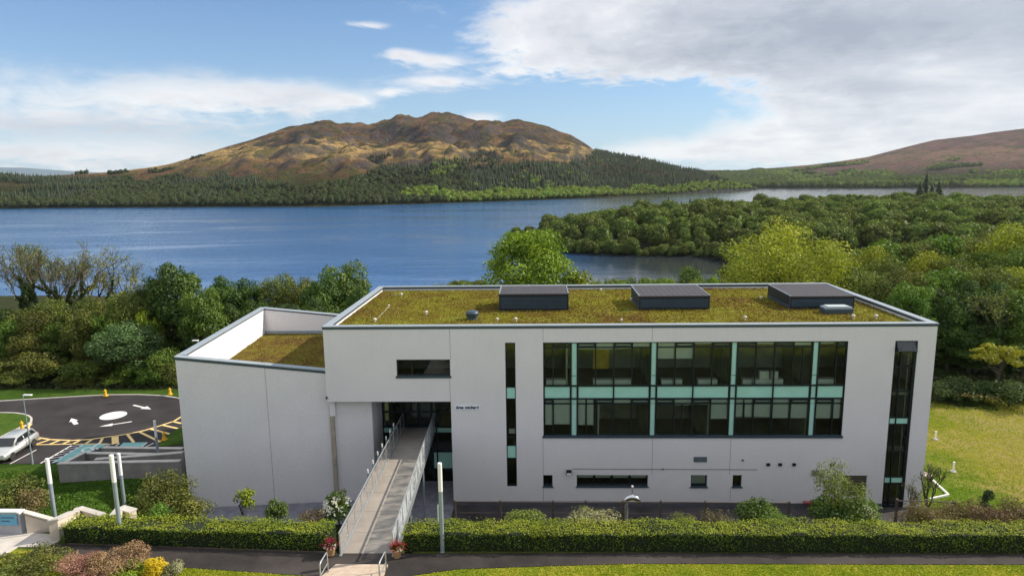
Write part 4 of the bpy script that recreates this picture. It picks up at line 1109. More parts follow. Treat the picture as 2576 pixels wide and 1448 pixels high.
def framed_window(x0, x1, z0, z1, verts=(), horiz=(), y=.14, sill=True, name='window', fr=.055):
    w_ = MB(); w_.box(x0, x1, y, y + .08, z1 - fr, z1); w_.box(x0, x1, y, y + .08, z0, z0 + fr)
    w_.box(x0, x0 + fr, y, y + .08, z0 + fr, z1 - fr); w_.box(x1 - fr, x1, y, y + .08, z0 + fr, z1 - fr)
    o_ = w_.build(name, M['frame'], bld)
    cx_ = [x0 + fr] + list(verts) + [x1 - fr]; cz_ = [z0 + fr] + list(horiz) + [z1 - fr]
    for v_ in verts: MB().box(v_ - .03, v_ + .03, y - .004, y + .076, z0 + fr, z1 - fr).build('mullion', M['frame'], o_)
    for h_ in horiz: MB().box(x0 + fr, x1 - fr, y + .002, y + .07, h_ - .03, h_ + .03).build('transom', M['frame'], o_)
    for i in range(len(cx_) - 1):
        for j in range(len(cz_) - 1):
            pane(o_, cx_[i] + .001, cx_[i + 1] - .001, cz_[j] + .001, cz_[j + 1] - .001, y + .035)
    if sill: MB().box(x0 - .06, x1 + .06, -.06, y, z0 - .06, z0 + .003).build('sill', M['fascia'], o_)
    return o_
framed_window(HX0, HX1, HZ0 + .12, HZ1, verts=[HX0 + (HX1 - HX0) * .28])
MB().box(HX0 - .05, HX1 + .05, -.05, .14, HZ0 - .02, HZ0 + .115).build('sill', M['fascia'], bld)
for i, h in enumerate(small[:4]):
    n_ = 3 if i == 1 else 0
    o_ = framed_window(h[0], h[1], h[2], h[3], verts=[h[0] + (h[1] - h[0]) * (j + 1) / 4 for j in range(n_)])
    if i == 1:
        for j in range(4):
            s_ = h[0] + (h[1] - h[0]) * j / 4; MB().box(s_ + .08, s_ + (h[1] - h[0]) / 4 - .08, .26, .275, h[3] - .30, h[3] - .05).build('blind', M['blind'], o_)
    if i == 2: MB().box(h[0] + .06, h[1] - .06, .26, .275, h[3] - .68, h[3] - .05).build('blind', M['blind'], o_)
h = small[4]; o_ = MB().box(h[0], h[1], .12, .18, h[2], h[3]).build('service_door', simple('olive_door', (.10, .10, .06), .7, 0, .15, 2), bld)
for j in range(7): MB().box(h[0] + .05, h[1] - .05, .09, .12, h[2] + .1 + j * .18, h[2] + .2 + j * .18).build('slat', M['timber'], o_)
# backing rooms behind the ground floor windows
it = MB(); it.box(BX0 - .9, BX1 + 2.0, 2.2, 2.3, .1, 3.5); it.build('interior_wall', M['indark'], bld)

# slim staircase strip on the left of the band
zz = lambda y_: fz(1284, y_)
strip_ = empty('strip_window'); strip_.parent = bld
bars('outer_frame', strip_, [(SX0, SX1, SZ1 - .05, SZ1), (SX0, SX1, SZ0, SZ0 + .09), (SX0, SX0 + .05, SZ0 + .09, SZ1 - .05), (SX1 - .05, SX1, SZ0 + .09, SZ1 - .05)], .06, .22)
for y_ in (974, 1003.6, 1100, 1120.5, 1153): bars('transom', strip_, [(SX0 + .05, SX1 - .05, zz(y_) - .03, zz(y_) + .03)], .065, .2)
lv = [SZ1 - .05, zz(974), zz(1003.6), zz(1100), zz(1120.5), zz(1153), SZ0 + .09]
for i in range(6):
    if i in (1, 4): pane(strip_, SX0 + .053, SX1 - .053, lv[i + 1] + .03, lv[i] - .03, .1, M['teal'], 'spandrel_panel', .05)
    else: pane(strip_, SX0 + .053, SX1 - .053, lv[i + 1] + .03, lv[i] - .03, .12)
MB().box(SX0 - .4, SX1 + .4, 1.6, 1.7, SZ0 - .3, 7.4).build('interior_wall', M['indark'], bld)
MB().box(SX0 + .15, SX1 - .1, .5, .54, zz(1097), zz(1085)).build('notice', M['white'], bld)
# tall stair window on the right
vw = empty('stair_window'); vw.parent = bld
bars('outer_frame', vw, [(VX0, VX1, VZ1 - .07, VZ1), (VX0, VX1, .02, .14), (VX0, VX0 + .08, .14, VZ1 - .07), (VX1 - .16, VX1, .14, VZ1 - .07)], .05, .24)
vz = lambda y_: fz(2264, y_)
VM = VX0 + (VX1 - VX0) * .34
bars('mullion', vw, [(VM - .035, VM + .035, .14, VZ1 - .5)], .055, .2)
vl = [vz(884), vz(922), vz(984), vz(1051), vz(1067), vz(1136), vz(1200), vz(1215.5)]
for z in vl: bars('transom', vw, [(VX0 + .08, VX1 - .16, z - .03, z + .03)], .06, .2)
lv = [VZ1 - .07] + vl + [.14]
for i in range(len(lv) - 1):
    cols_ = [(VX0 + .083, VX1 - .163)] if i == 0 else [(VX0 + .083, VM - .037), (VM + .037, VX1 - .163)]
    for a, c in cols_:
        if i in (4, 7): pane(vw, a, c, lv[i + 1] + .03, lv[i] - .03, .1, M['teal'], 'spandrel_panel', .05)
        elif i == 0:
            # top light stands open, tilted outwards
            m_ = MB(); m_.quad((a, .06, lv[0]), (c, .06, lv[0]), (c, -.30, lv[1] + .08), (a, -.30, lv[1] + .08)); m_.quad((a, .09, lv[0]), (a, -.27, lv[1] + .08), (c, -.27, lv[1] + .08), (c, .09, lv[0]))
            m_.build('vent_pane', M['railglass'], vw)
            m_ = MB(); m_.tube([(a, .07, lv[0]), (a, -.29, lv[1] + .08), (c, -.29, lv[1] + .08), (c, .07, lv[0])], .025, 4); m_.build('vent_sash', M['frame'], vw)
        else: pane(vw, a, c, lv[i + 1] + .03, lv[i] - .03, .12)
MB().box(VX0 - .6, VX1 + .1, 2.6, 2.7, 0, 11).build('interior_wall', M['indark'], bld)
MB().box(VX1 - .34, VX1 - .28, .3, .34, .3, 10).build('stair_string', M['galvd'], bld)

# entrance screen deep under the overhang
ES = 3.55
es = empty('entrance_screen'); es.parent = bld
exs = [-10.58, -9.9, -9.25, -8.95, -8.05, -7.15, -6.85, -5.36]
for x in exs: bars('mullion', es, [(x - .045, x + .045, -.3, 7.07)], ES, ES + .16)
for z in (.9, 2.2, 3.55, 4.0, 5.1, 6.45): bars('transom', es, [(-10.53, -5.41, z - .05, z + .05)], ES + .005, ES + .15)
zc_ = [-.3, .9, 2.2, 3.55, 4.0, 5.1, 6.45, 7.07]
for i in range(len(exs) - 1):
    for j in range(len(zc_) - 1):
        a, c = exs[i] + .047, exs[i + 1] - .047; z0, z1 = zc_[j] + .052, zc_[j + 1] - .052
        if j == 3 or (j == 1 and i > 4): pane(es, a, c, z0, z1, ES + .05, M['teal'], 'spandrel_panel', .04)
        elif 3 <= i <= 4 and j in (4, 5): continue
        else: pane(es, a, c, z0, z1, ES + .06)
for k, x in enumerate((-8.95, -8.05)):     # pair of glazed doors
    dr = MB(); a, c = x + .06, x + .87
    dr.box(a, c, ES + .02, ES + .07, 6.3, 6.4); dr.box(a, c, ES + .02, ES + .07, 4.06, 4.25); dr.box(a, a + .09, ES + .02, ES + .07, 4.25, 6.3); dr.box(c - .09, c, ES + .02, ES + .07, 4.25, 6.3)
    d_o = dr.build('door', M['frame'], bld)
    pane(d_o, a + .09, c - .09, 4.25, 6.3, ES + .035)
    MB().tube([(c - .16 if k == 0 else a + .16, ES - .05, 4.9), (c - .16 if k == 0 else a + .16, ES - .05, 5.6)], .02, 6).build('handle', M['chrome'], d_o)
MB().box(-10.5, -5.4, 7.0, 7.1, -.3, 7.0).build('interior_wall', M['indark'], bld)
MB().box(-10.5, -5.4, ES + .2, 7.0, 3.7, 3.95).build('interior_floor', M['infloor'], bld)
MB().box(-8.9, -7.2, 5.6, 6.2, 3.96, 4.95).build('reception_counter', simple('counter_front', (.35, .42, .36), .5), bld)
# right reveal of the recess
MB().box(-5.32, -5.05, WT + .003, 6.9, -.3, 7.6).build('side_wall', M['wall'], bld)

# ---- rooflights, cowl, hatch and vents on the roof
def rooflight(x0, x1, xb0, xb1, yf, yb, zf, zb):
    zb0 = RZ - .08
    rl = MB().prism([(x0, yf), (x1, yf), (x1, yb), (x0, yb)], zb0, [zf - .06, zf - .06, zb - .06, zb - .06]).build('rooflight', M['dark'], bld)
    sl = MB(); sl.prism([(x0 - .06, yf - .12), (x1 + .06, yf - .12), (x1 + .06, yb + .1), (x0 - .06, yb + .1)], [zf - .055, zf - .055, zb - .055, zb - .055], [zf + .02, zf + .02, zb + .02, zb + .02])
    sl.build('roof_sheet', M['roofsheet'], rl)
    n = 9
    for i in range(n):
        z = zb0 + .22 + i * (zf - .2 - zb0 - .22) / n
        MB().prism([(x0 + .08, yf - .05), (x1 - .08, yf - .05), (x1 - .08, yf - .004), (x0 + .08, yf - .004)], [z, z, z + .03, z + .03], [z + .035, z + .035, z + .065, z + .065]).build('louvre_blade', M['fascia'], rl)
    for s_ in (0, 1):
        x = x0 - .003 if s_ == 0 else x1 + .003
        e_ = MB(); sg = -1 if s_ == 0 else 1
        e_.box(min(x, x + sg * .03), max(x, x + sg * .03), yf - .02, yf + .10, zb0, zf - .06)
        e_.box(min(x, x + sg * .03), max(x, x + sg * .03), yf + .101, yb, zb0 + .0, zb0 + .3); e_.build('end_trim', M['fascia'], rl)
        t_ = MB(); t_.tube([(x, yf - .1, zf + .03), (x, yb + .08, zb + .03)], .035, 5); t_.build('edge_trim', M['coping'], rl)
    nr = 12
    for i in range(1, nr):
        x = x0 + (x1 - x0) * i / nr; MB().prism([(x - .02, yf - .1), (x + .02, yf - .1), (x + .02, yb + .08), (x - .02, yb + .08)], [zf + .021, zf + .021, zb + .021, zb + .021], [zf + .028, zf + .028, zb + .028, zb + .028]).build('standing_seam', M['roofsheet'], rl)
rooflight(-2.47, 2.42, 0, 0, 6.3, 9.3, 12.86, 12.92)
rooflight(7.44, 12.36, 0, 0, 6.3, 10.2, 12.64, 12.74)
rooflight(18.0, 22.40, 0, 0, 6.3, 10.8, 12.55, 12.66)
# cowl ventilator
q = onZ(1188, 803, RZ)
cv = MB().lathe([(.34, 0), (.34, .28), (.42, .30), (.42, .34)], 20).build('cowl_ventilator', M['fascia'], bld, loc=(q[0], q[1] + .1, RZ - .05))
MB().lathe([(.43, .36), (.45, .46), (.41, .56), (.30, .62), (.10, .65), (.01, .655)], 20).build('cowl_cap', M['fascia'], cv, smooth=True)
# roof hatch
q = onZ(2103, 786, RZ)
hx, hy = q[0], q[1]
hc = MB().box(-.95, .95, -.45, .45, 0, .34).build('roof_hatch', M['fascia'], bld, loc=(hx, hy, RZ - .03))
MB().box(-.92, .92, -.42, .42, .34, .46).build('hatch_frame', M['galvd'], hc); MB().box(-.74, .70, -.36, .36, .461, .53).build('hatch_lid', M['hatchtop'], hc, bevel=.02)
for px_, py_, s_ in [(1010, 740, 1), (978, 768, .8), (943, 806, 1.15), (1072, 787, 1.1), (1211, 0, 0), (1251, 803, .9), (1297, 804, 1.1), (1588, 753, 1.1), (1563, 804, .8), (1511, 728, .9), (1874, 800, 1.1), (1914, 749, 1.05), (2146, 797, 1.15), (2203, 797, 1.15), (1874, 0, 0)]:
    if s_ == 0: continue
    s_ *= .72
    q = onZ(px_, py_ + 4, RZ)
    v_ = MB().lathe([(.09 * s_, 0), (.07 * s_, .22 * s_)], 10).build('roof_vent', M['vent'], bld, loc=(q[0], q[1], RZ - .02))
    MB().lathe([(.15 * s_, .20 * s_), (.16 * s_, .27 * s_), (.10 * s_, .35 * s_), (.01, .38 * s_)], 12).build('vent_cap', M['vent'], v_, smooth=True)
for pa, pb in [((1010, 744), (975, 739)), ((978, 771), (945, 805)), ((1590, 757), (1606, 772))]:
    a = onZ(*pa, RZ + .05); c = onZ(*pb, RZ + .05); MB().tube([a, c], .012, 4).build('lightning_conductor', M['vent'], bld)
# things fixed to the facade
for (a, c, t_, bt) in [(1745, 1778, 1148, 1161)]:
    z0, z1, x0, x1 = fz(1760, bt), fz(1760, t_), fx(a, 1155), fx(c, 1155)
    lo = MB().box(x0, x1, -.03, -.004, z0, z1).build('wall_grille', M['fascia'], bld)
    for j in range(5): MB().box(x0 + .02, x1 - .02, -.05, -.031, z0 + .03 + j * (z1 - z0) / 5, z0 + .05 + j * (z1 - z0) / 5).build('slat', M['galvd'], lo)
for px_ in (1932, 1962, 1997, 2092):
    x0, z0 = fx(px_, 1167), fz(px_, 1167); v_ = MB().box(x0 - .10, x0 + .10, -.09, -.004, z0 - .08, z0 + .09).build('wall_vent', M['frame'], bld)
    for j in range(3): MB().box(x0 - .09, x0 + .09, -.10, -.091, z0 - .05 + j * .05, z0 - .03 + j * .05).build('slat', M['dark'], v_)
x0, z0 = fx(1868, 1156), fz(1868, 1156); MB().box(x0 - .05, x0 + .05, -.08, -.004, z0 - .05, z0 + .05).build('alarm_box', M['timber'], bld)
x0, z0 = fx(1431, 1185), fz(1431, 1185)
fl_ = MB().box(x0 - .16, x0 + .16, -.22, -.004, z0 - .10, z0 + .13).build('floodlight', M['frame'], bld, bevel=.01); MB().box(x0 - .13, x0 + .13, -.24, -.223, z0 - .16, z0 - .0).build('floodlight_lens', M['blind'], fl_)
za, zb_ = fz(1445, 1178), fz(1905, 1180); MB().tube([(fx(1440, 1178), -.02, za), (fx(1668, 1179), -.02, (za + zb_) / 2), (fx(1905, 1180), -.02, zb_)], .013, 4).build('cable', M['frame'], bld)
x0, z0 = fx(1667, 1179), fz(1667, 1179); MB().box(x0 - .04, x0 + .04, -.06, -.004, z0 - .04, z0 + .04).build('junction_box', M['frame'], bld)
x0, z0 = fx(2050, 1187), fz(2050, 1187); MB().box(x0 - .19, x0 + .19, -.16, -.004, z0 - .16, z0 + .16).build('meter_box', simple('meter_box', (.25, .22, .18), .7), bld, bevel=.01)
# red valve
x0, z0 = fx(2028, 1262), fz(2028, 1262) + .1
MB().tube([(x0 - .25, -.25, z0), (x0 + .2, -.25, z0)], .11, 10).tube([(x0 + .2, -.25, z0 - .3), (x0 + .2, -.25, z0 + .15)], .07, 8).build('dry_riser_valve', M['redp'], bld)
# sign
x0, x1, z0, z1 = fx(1145, 1024), fx(1207, 1024), fz(1176, 1029.5), fz(1176, 1018.5)
sg = MB().box(x0, x1, -.035, -.004, z0, z1).build('sign_board', M['signw'], bld)
cu = bpy.data.curves.new('sign_lettering', 'FONT'); cu.body = 'áras michael'; cu.size = .30; cu.extrude = .004; cu.offset = .014; cu.align_x = 'CENTER'; cu.align_y = 'CENTER'; cu.space_character = 1.05
tmp = bpy.data.objects.new('sign_lettering', cu); COL.objects.link(tmp)
dg = bpy.context.evaluated_depsgraph_get(); me = bpy.data.meshes.new_from_object(tmp.evaluated_get(dg)); bpy.data.objects.remove(tmp)
vs = np.array([v.co[:] for v in me.vertices]); sc_ = (x1 - x0 - .14) / (vs[:, 0].max() - vs[:, 0].min())
me.transform(Matrix.Rotation(pi / 2, 4, 'X') @ Matrix.Diagonal((sc_, sc_, 1, 1))); me.materials.clear(); me.materials.append(M['navy'])
o_ = mobj('sign_lettering', me, sg, ((x0 + x1) / 2, -.044, (z0 + z1) / 2 + .01))

# white low cabinets and desks standing behind the upper windows (things of their own)
def cabinet(x0, x1, z, label, h_=.42, y=.42, d_=.45):
    r = empty('cabinet', ((x0 + x1) / 2, y + d_ / 2, z), label=label, cat='cabinet', group='white cabinets behind the upper windows')
    w_ = (x1 - x0) / 2
    MB().box(-w_, w_, -d_ / 2, d_ / 2, 0, h_ - .03).build('carcass', M['blind'], r); MB().box(-w_ - .01, w_ + .01, -d_ / 2 - .01, d_ / 2 + .01, h_ - .028, h_).build('cabinet_top', M['white'], r)
cx5 = lambda x: fx(1341.7 + x / 4.905, 962)
cx6 = lambda x: fx(1744.2 + x / 4.905, 962)
zf_ = 8.12
for x0, x1, f_, lb in [(160, 410, cx5, 'low white cabinet behind the leftmost upper pane of the window band'), (745, 985, cx5, 'low white cabinet under the ochre board behind the upper windows'), (1000, 1225, cx5, 'low white cabinet just right of the ochre board, upper floor'),
                       (1598, 1735, cx5, 'short white cabinet below the half lowered blinds, upper floor, left one'), (1752, 1855, cx5, 'short white cabinet below the half lowered blinds, upper floor, right one'),
                       (80, 320, cx6, 'low white cabinet left of the third teal pillar, upper floor'), (640, 748, cx6, 'short white cabinet just right of the third teal pillar'), (768, 1140, cx6, 'long white cabinet with boxes on it behind the fourth upper bay'), (1540, 1795, cx6, 'low white cabinet behind the rightmost upper pane')]:
    cabinet(f_(x0), f_(x1), 7.73, lb, h_=.62)
tag(MB().box(cx6(850), cx6(965), .50, .80, 8.36, 8.85).build('storage_box', M['blind'], None), 'pale storage box on the long cabinet, left of two', 'box', 'boxes on the cabinet')
tag(MB().box(cx6(1000), cx6(1080), .50, .80, 8.36, 8.82).build('storage_box', M['blind'], None), 'pale storage box on the long cabinet, right of two', 'box', 'boxes on the cabinet')

# ------------------------------------------------------------------ terrace: path, bridge, hedge, poles
TZ = 5.5
def sheet(name, pts, z, mat, label, t=.01, kind='structure'):
    o = MB().prism(pts, z - t, z).build(name, mat); return tag(o, label, kind=kind)
def P2(x, y, z): q = onZ(x, y, z); return (float(q[0]), float(q[1]))
def ccw(pts):
    a = sum(pts[i][0] * pts[(i + 1) % len(pts)][1] - pts[(i + 1) % len(pts)][0] * pts[i][1] for i in range(len(pts)))
    return pts if a > 0 else pts[::-1]
path_far = [(-21.6, -13.95), (-20.4, -14.0), (-8.4, -14.55), (-5.98, -14.52), (5, -14.38), (20, -14.3), (34, -14.2)]
path_near = [(34, -15.0), (19.5, -15.05), (8, -15.12), (4, -15.15), (0.5, -15.35), (-3.2, -15.62), (-5.6, -16.25), (-8.9, -16.15), (-11.5, -15.9), (-14.4, -15.62), (-17.0, -15.2), (-18.6, -14.95), (-21.5, -14.7)]
sheet('path', ccw(path_far + path_near), TZ + .03, M['pathm'], 'dark asphalt footpath along the foot of the hedge', .05)
# thin timber edging of the path under the left hedge
MBe = MB()
for a, c in zip(path_far[1:3][:-1], path_far[2:3]): MBe.tube([(a[0], a[1] + .03, TZ + .05), (c[0], c[1] + .03, TZ + .05)], .03, 4)
tag(MBe.build('path_edging', M['timber']), 'thin timber edging between the left hedge and the dark path', 'edging')
# plaza at the far left
plz = ccw([P2(-60, 1345, TZ), P2(40, 1339, TZ), P2(150, 1345, TZ), P2(148, 1362, TZ), P2(118, 1376, TZ), P2(45, 1376, TZ), P2(-10, 1408, TZ), P2(-200, 1440, TZ)])
sheet('paving', plz, TZ + .045, M['concl'], 'pale concrete paving of the small plaza at the left', .06)
# ramp boards in front of the bridge
rb_ = ccw([P2(846, 1418, TZ), P2(979, 1418, TZ), P2(962, 1475, TZ), P2(795, 1475, TZ)])
rbp = [(-8.15, -15.42), (-6.02, -15.40), (-6.02, -17.6), (-9.0, -17.6)]
rs_ = empty('step_ramp', (-7.3, -16.2, TZ), label='pale timber boarded ramp in front of the footbridge', cat='ramp')
yb = -15.42
for i in range(9):
    y1_, y0_ = yb - i * .24, yb - (i + 1) * .24 + .012
    xl = lambda y: -8.15 + (y + 15.42) * .40
    MB().prism([(xl(y0_) + 7.3, y0_ + 16.2), (1.28, y0_ + 16.2), (1.28, y1_ + 16.2), (xl(y1_) + 7.3, y1_ + 16.2)], [.03, .03, .03, .03], [.085 + i * .004] * 4).build('board', M['wood'], rs_)

def uptube(mb, pts, r, n=6): mb.tube(pts, r, n)
# footbridge
N0, N1 = np.array([-8.10, -14.80]), np.array([-9.05, 3.5]); R0, R1 = np.array([-6.00, -14.80]), np.array([-7.05, 3.5])
def bz(t): return TZ + (4.0 - TZ) * t
br = empty('footbridge', (-8, -5, 4.7), label='sloping concrete footbridge with glass and steel railings leading to the entrance', cat='footbridge')
off = Vector((-8, -5, 4.7))
def bp(side, t, dz=0, out=0):
    a, c = (N0, N1) if side == 0 else (R0, R1)
    p = a + (c - a) * t; sgn = -1 if side == 0 else 1
    return Vector((p[0] + sgn * out, p[1], bz(t) + dz)) - off
d_ = MB()
ns = 8
for i in range(ns):
    t0, t1 = i / ns + .0006, (i + 1) / ns - .0006
    P_ = [bp(0, t0), bp(1, t0), bp(1, t1), bp(0, t1)]
    MB().prism([(p.x, p.y) for p in P_], [p.z - .22 for p in P_], [p.z for p in P_]).build('deck_slab', M['deck'], br)
for s_ in (0, 1):
    m_ = MB(); a, c, a2, c2 = bp(s_, 0, 0, .004), bp(s_, 1, 0, .004), bp(s_, 0, 0, .12), bp(s_, 1, 0, .12)
    q_ = [a, a2, c2, c]
    if s_ == 0: q_ = [a, c, c2, a2]
    m_.prism([(p.x, p.y) for p in q_], [p.z - .32 for p in q_], [p.z + .07 for p in q_]); m_.build('edge_beam', M['galv'], br)
    m_ = MB(); m_.tube([bp(s_, 0, 1.08, .06), bp(s_, 1, 1.08, .06)], .036, 8); m_.build('handrail', M['galv'], br)
    npst = 13
    for i in range(npst + 1):
        t = i / npst * .985 + .003
        m_ = MB(); m_.tube([bp(s_, t, -.1, .065), bp(s_, t, 1.07, .06)], .032, 6); m_.build('post', M['galv'], br)
        if s_ == 0 and 5 <= i <= 11:
            m_ = MB(); m_.tube([bp(s_, t, -.1, .26), bp(s_, t, 1.02, .26)], .035, 8); m_.build('outer_stanchion', M['galvd'], br)
            m_ = MB(); m_.tube([bp(s_, t, 1.021, .26), bp(s_, t, 1.22, .26)], .04, 8); m_.build('stanchion_cap', M['white'], br)
        if i < npst:
            t1 = (i + 1) / npst * .985 + .003
            a, c = bp(s_, t + .004, .12, .06), bp(s_, t1 - .004, .12, .06); u_ = Vector((0, 0, .86)); w_ = Vector((.012, 0, 0))
            m_ = MB(); m_.add([a, c, c + u_, a + u_, a + w_, c + w_, c + u_ + w_, a + u_ + w_], [(0, 1, 2, 3), (7, 6, 5, 4), (0, 4, 5, 1), (1, 5, 6, 2), (2, 6, 7, 3), (3, 7, 4, 0)])
            m_.build('glass_panel', M['railglass'] if s_ == 0 else M['raildapple'], br)
            if s_ == 0:
                for hz in (.38, .66): MB().tube([bp(s_, t, hz, .03), bp(s_, t1, hz, .03)], .006, 4).build('wire', M['galv'], br)
for t in (.30, .62):
    for s_ in (0, 1):
        p = bp(s_, t, -.2, .02) + off; gz = float(G(p.x, p.y))
        MB().tube([(p.x - off.x, p.y - off.y, p.z - off.z), (p.x - off.x, p.y - off.y, gz - .2 - off.z)], .06, 8).build('support_column', M['galvd'], br)
# hoop rails by the ramp
def hoop(name, p, q, h, label):
    r = empty(name, (p[0], p[1], TZ), label=label, cat='handrail', group='hoop handrails at the bridge ramp')
    d = Vector((q[0] - p[0], q[1] - p[1], 0)); L_ = d.length; d.normalize()
    pts_ = [Vector((0, 0, 0)), Vector((0, 0, h - .12)), d * .04 + Vector((0, 0, h - .03)), d * .12 + Vector((0, 0, h)), d * (L_ - .12) + Vector((0, 0, h)), d * (L_ - .04) + Vector((0, 0, h - .03)), d * L_ + Vector((0, 0, h - .12)), d * L_]
    MB().tube(pts_, .028, 8).build('hoop', M['galv'], r, smooth=True)
    MB().tube([Vector((0, 0, .48)), d * L_ + Vector((0, 0, .48))], .022, 6).build('cross_bar', M['galv'], r)
hoop('hoop_handrail', P2(826, 1443, TZ), P2(808, 1475, TZ), .98, 'galvanised hoop handrail on the left of the boarded ramp')
hoop('hoop_handrail', P2(972, 1441, TZ), P2(956, 1475, TZ), .98, 'galvanised hoop handrail on the right of the boarded ramp')

# flower pots
def pot(px, py, label, seed):
    x, y = P2(px, py, TZ); r_ = empty('flower_pot', (x, y, TZ + .03), label=label, cat='flower pot', group='terracotta pots flanking the footbridge')
    MB().lathe([(.13, 0), (.15, .02), (.20, .33), (.225, .335), (.225, .39), (.19, .39), (.18, .33), (.01, .33)], 20).build('pot', M['terra'], r_)
    g_ = np.random.default_rng(seed)
    V_, F_, T_ = [], [], []
    for i in range(130):
        a = g_.uniform(0, 6.28); e_ = g_.uniform(.25, 1.4); L_ = g_.uniform(.30, .52); d = np.array([cos(a) * cos(e_), sin(a) * cos(e_), sin(e_)]); p0_ = np.array([0, 0, .36]) + np.array([cos(a), sin(a), 0]) * .05
        side = np.cross(d, [0, 0, 1]); side = side / (np.linalg.norm(side) + 1e-6) * .018; mid_ = p0_ + d * L_ * .6; tip = p0_ + d * L_ + np.array([0, 0, -.10 * cos(e_)])
        b = len(V_); V_ += [p0_ - side, p0_ + side, mid_ + side * .8, mid_ - side * .8, tip]; F_ += [(b, b + 1, b + 2, b + 3), (b + 3, b + 2, b + 4, b + 4)]; T_ += [g_.random()] * 2
    fast = bpy.data.meshes.new('spiky_foliage'); fast.from_pydata([tuple(v) for v in V_], [], [f if f[2] != f[3] else f[:3] for f in F_]); a_ = fast.attributes.new('tint', 'FLOAT', 'FACE'); a_.data.foreach_set('value', np.array(T_, np.float32)); fast.materials.append(FOL['crimson'])
    mobj('spiky_foliage', fast, r_)
    C = rand_dirs(420, g_) * np.array([.26, .26, .12]) + np.array([0, 0, .42]); V, F = leaf_quads(C, rand_dirs(420, g_), .07, g_); mobj('leaves', fast_mesh('leaves', V, F, FOL['mid'], g_.random(420)), r_)
    C = rand_dirs(60, g_) * np.array([.28, .28, .10]) + np.array([0, -.02, .42]); C[:, 2] = np.abs(C[:, 2] - .40) + .40; V, F = leaf_quads(C, C - np.array([0, 0, .3]), .075, g_, .95); mobj('flowers', fast_mesh('flowers', V, F, FOL['whitefl'], g_.random(60)), r_)
pot(833, 1396, 'terracotta pot with crimson spiky plant left of the footbridge', 1)
pot(999, 1402, 'terracotta pot with crimson spiky plant right of the footbridge', 2)

# clipped hedges
def hedge(path, h, label, seed, dens=300, leaf=.072, name='hedge'):
    """path [(x, y, depth)] : front foot line; top and front faces are clothed with leaves"""
    g_ = np.random.default_rng(seed); path = np.array(path, float)
    r_ = empty(name, (path[len(path) // 2][0], path[len(path) // 2][1], TZ), label=label, cat='hedge')
    o3 = np.array([r_.location.x, r_.location.y, TZ])
    core = MB(); Cs, Ns, Ts = [], [], []
    for i in range(len(path) - 1):
        a, c = path[i], path[i + 1]; d = c[:2] - a[:2]; L_ = np.linalg.norm(d); d = d / L_; n_ = np.array([d[1], -d[0]])
        def pt(s, back, z):
            dep = a[2] + (c[2] - a[2]) * s / L_
            p = a[:2][None] + d[None] * s[:, None] - n_[None] * (back * dep)[:, None]
            return np.stack([p[:, 0], p[:, 1], z], 1)
        e0 = a[:2] - n_ * .1; e1 = c[:2] - n_ * .1; e2 = c[:2] - n_ * (c[2] - .1); e3 = a[:2] - n_ * (a[2] - .1)
        core.prism([tuple(e0 - o3[:2]), tuple(e1 - o3[:2]), tuple(e2 - o3[:2]), tuple(e3 - o3[:2])], -.5, h - .10)
        def add(n, back, zz, nrm, k):
            s = g_.uniform(-.02, 1.02, n) * L_
            b_ = back(n); z_ = zz(n, s)
            p = pt(s, b_, z_); wob = (fbm(p[:, 0] * 1.1, p[:, 1] * 1.1 + p[:, 2] * 1.3, 3) - .5) * .42
            p += nrm[None] * (wob + g_.normal(0, .035, n))[:, None]
            Cs.append(p); Ns.append(nrm[None] * 1.0 + g_.normal(0, .38 if nrm[2] > .5 else .65, (n, 3))); Ts.append(np.clip(k + (fbm(p[:, 0] * .8 + 50, p[:, 1] * .8 + p[:, 2], 3) - .5) * .7 + g_.normal(0, .15, n), 0, 1))
        n3 = np.array([n_[0], n_[1], 0])
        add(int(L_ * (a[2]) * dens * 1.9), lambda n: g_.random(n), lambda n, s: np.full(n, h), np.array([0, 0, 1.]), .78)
        add(int(L_ * h * dens), lambda n: np.zeros(n), lambda n, s: h * g_.random(n) ** .75, n3, .12)  # shaded front put into the leaf tint, against the pale sunlit top
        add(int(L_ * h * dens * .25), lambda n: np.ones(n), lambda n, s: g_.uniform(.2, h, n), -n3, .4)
        # taller young shoots on the top
        n = int(L_ * 26); s = g_.uniform(0, 1, n) * L_; p = pt(s, g_.random(n), np.full(n, h + .07) + np.abs(g_.normal(0, .05, n))); Cs.append(p); Ns.append(rand_dirs(n, g_)); Ts.append(np.clip(.85 + g_.normal(0, .1, n), 0, 1))
    for e_, sg in ((path[0], -1), (path[-1], 1)):
        n = int(e_[2] * h * dens); p = np.stack([np.full(n, e_[0]), e_[1] + g_.random(n) * e_[2], g_.uniform(0, h, n)], 1); p[:, 0] += g_.normal(0, .06, n); Cs.append(p); Ns.append(np.array([sg, 0, 0]) + g_.normal(0, .6, (n, 3))); Ts.append(np.clip(.45 + g_.normal(0, .15, n), 0, 1))
    C = np.concatenate(Cs); C[:, 0] -= o3[0]; C[:, 1] -= o3[1]
    V, F = leaf_quads(C, np.concatenate(Ns), leaf, g_, .6)
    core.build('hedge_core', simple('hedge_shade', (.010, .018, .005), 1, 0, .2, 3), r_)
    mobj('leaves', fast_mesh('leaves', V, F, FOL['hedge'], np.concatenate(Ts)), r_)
HH = .84
hedge([(-20.6, -13.95, 1.15), (-16, -14.18, 1.15), (-12, -14.3, 1.1), (-8.75, -14.47, 1.05)], HH, 'clipped green hedge left of the footbridge', 3)
hedge([(-5.55, -14.42, 1.15), (0, -14.38, 1.15), (8, -14.34, 1.2), (16, -14.28, 1.2), (24, -14.24, 1.2), (30, -14.2, 1.2)], HH, 'long clipped green hedge right of the footbridge', 4)

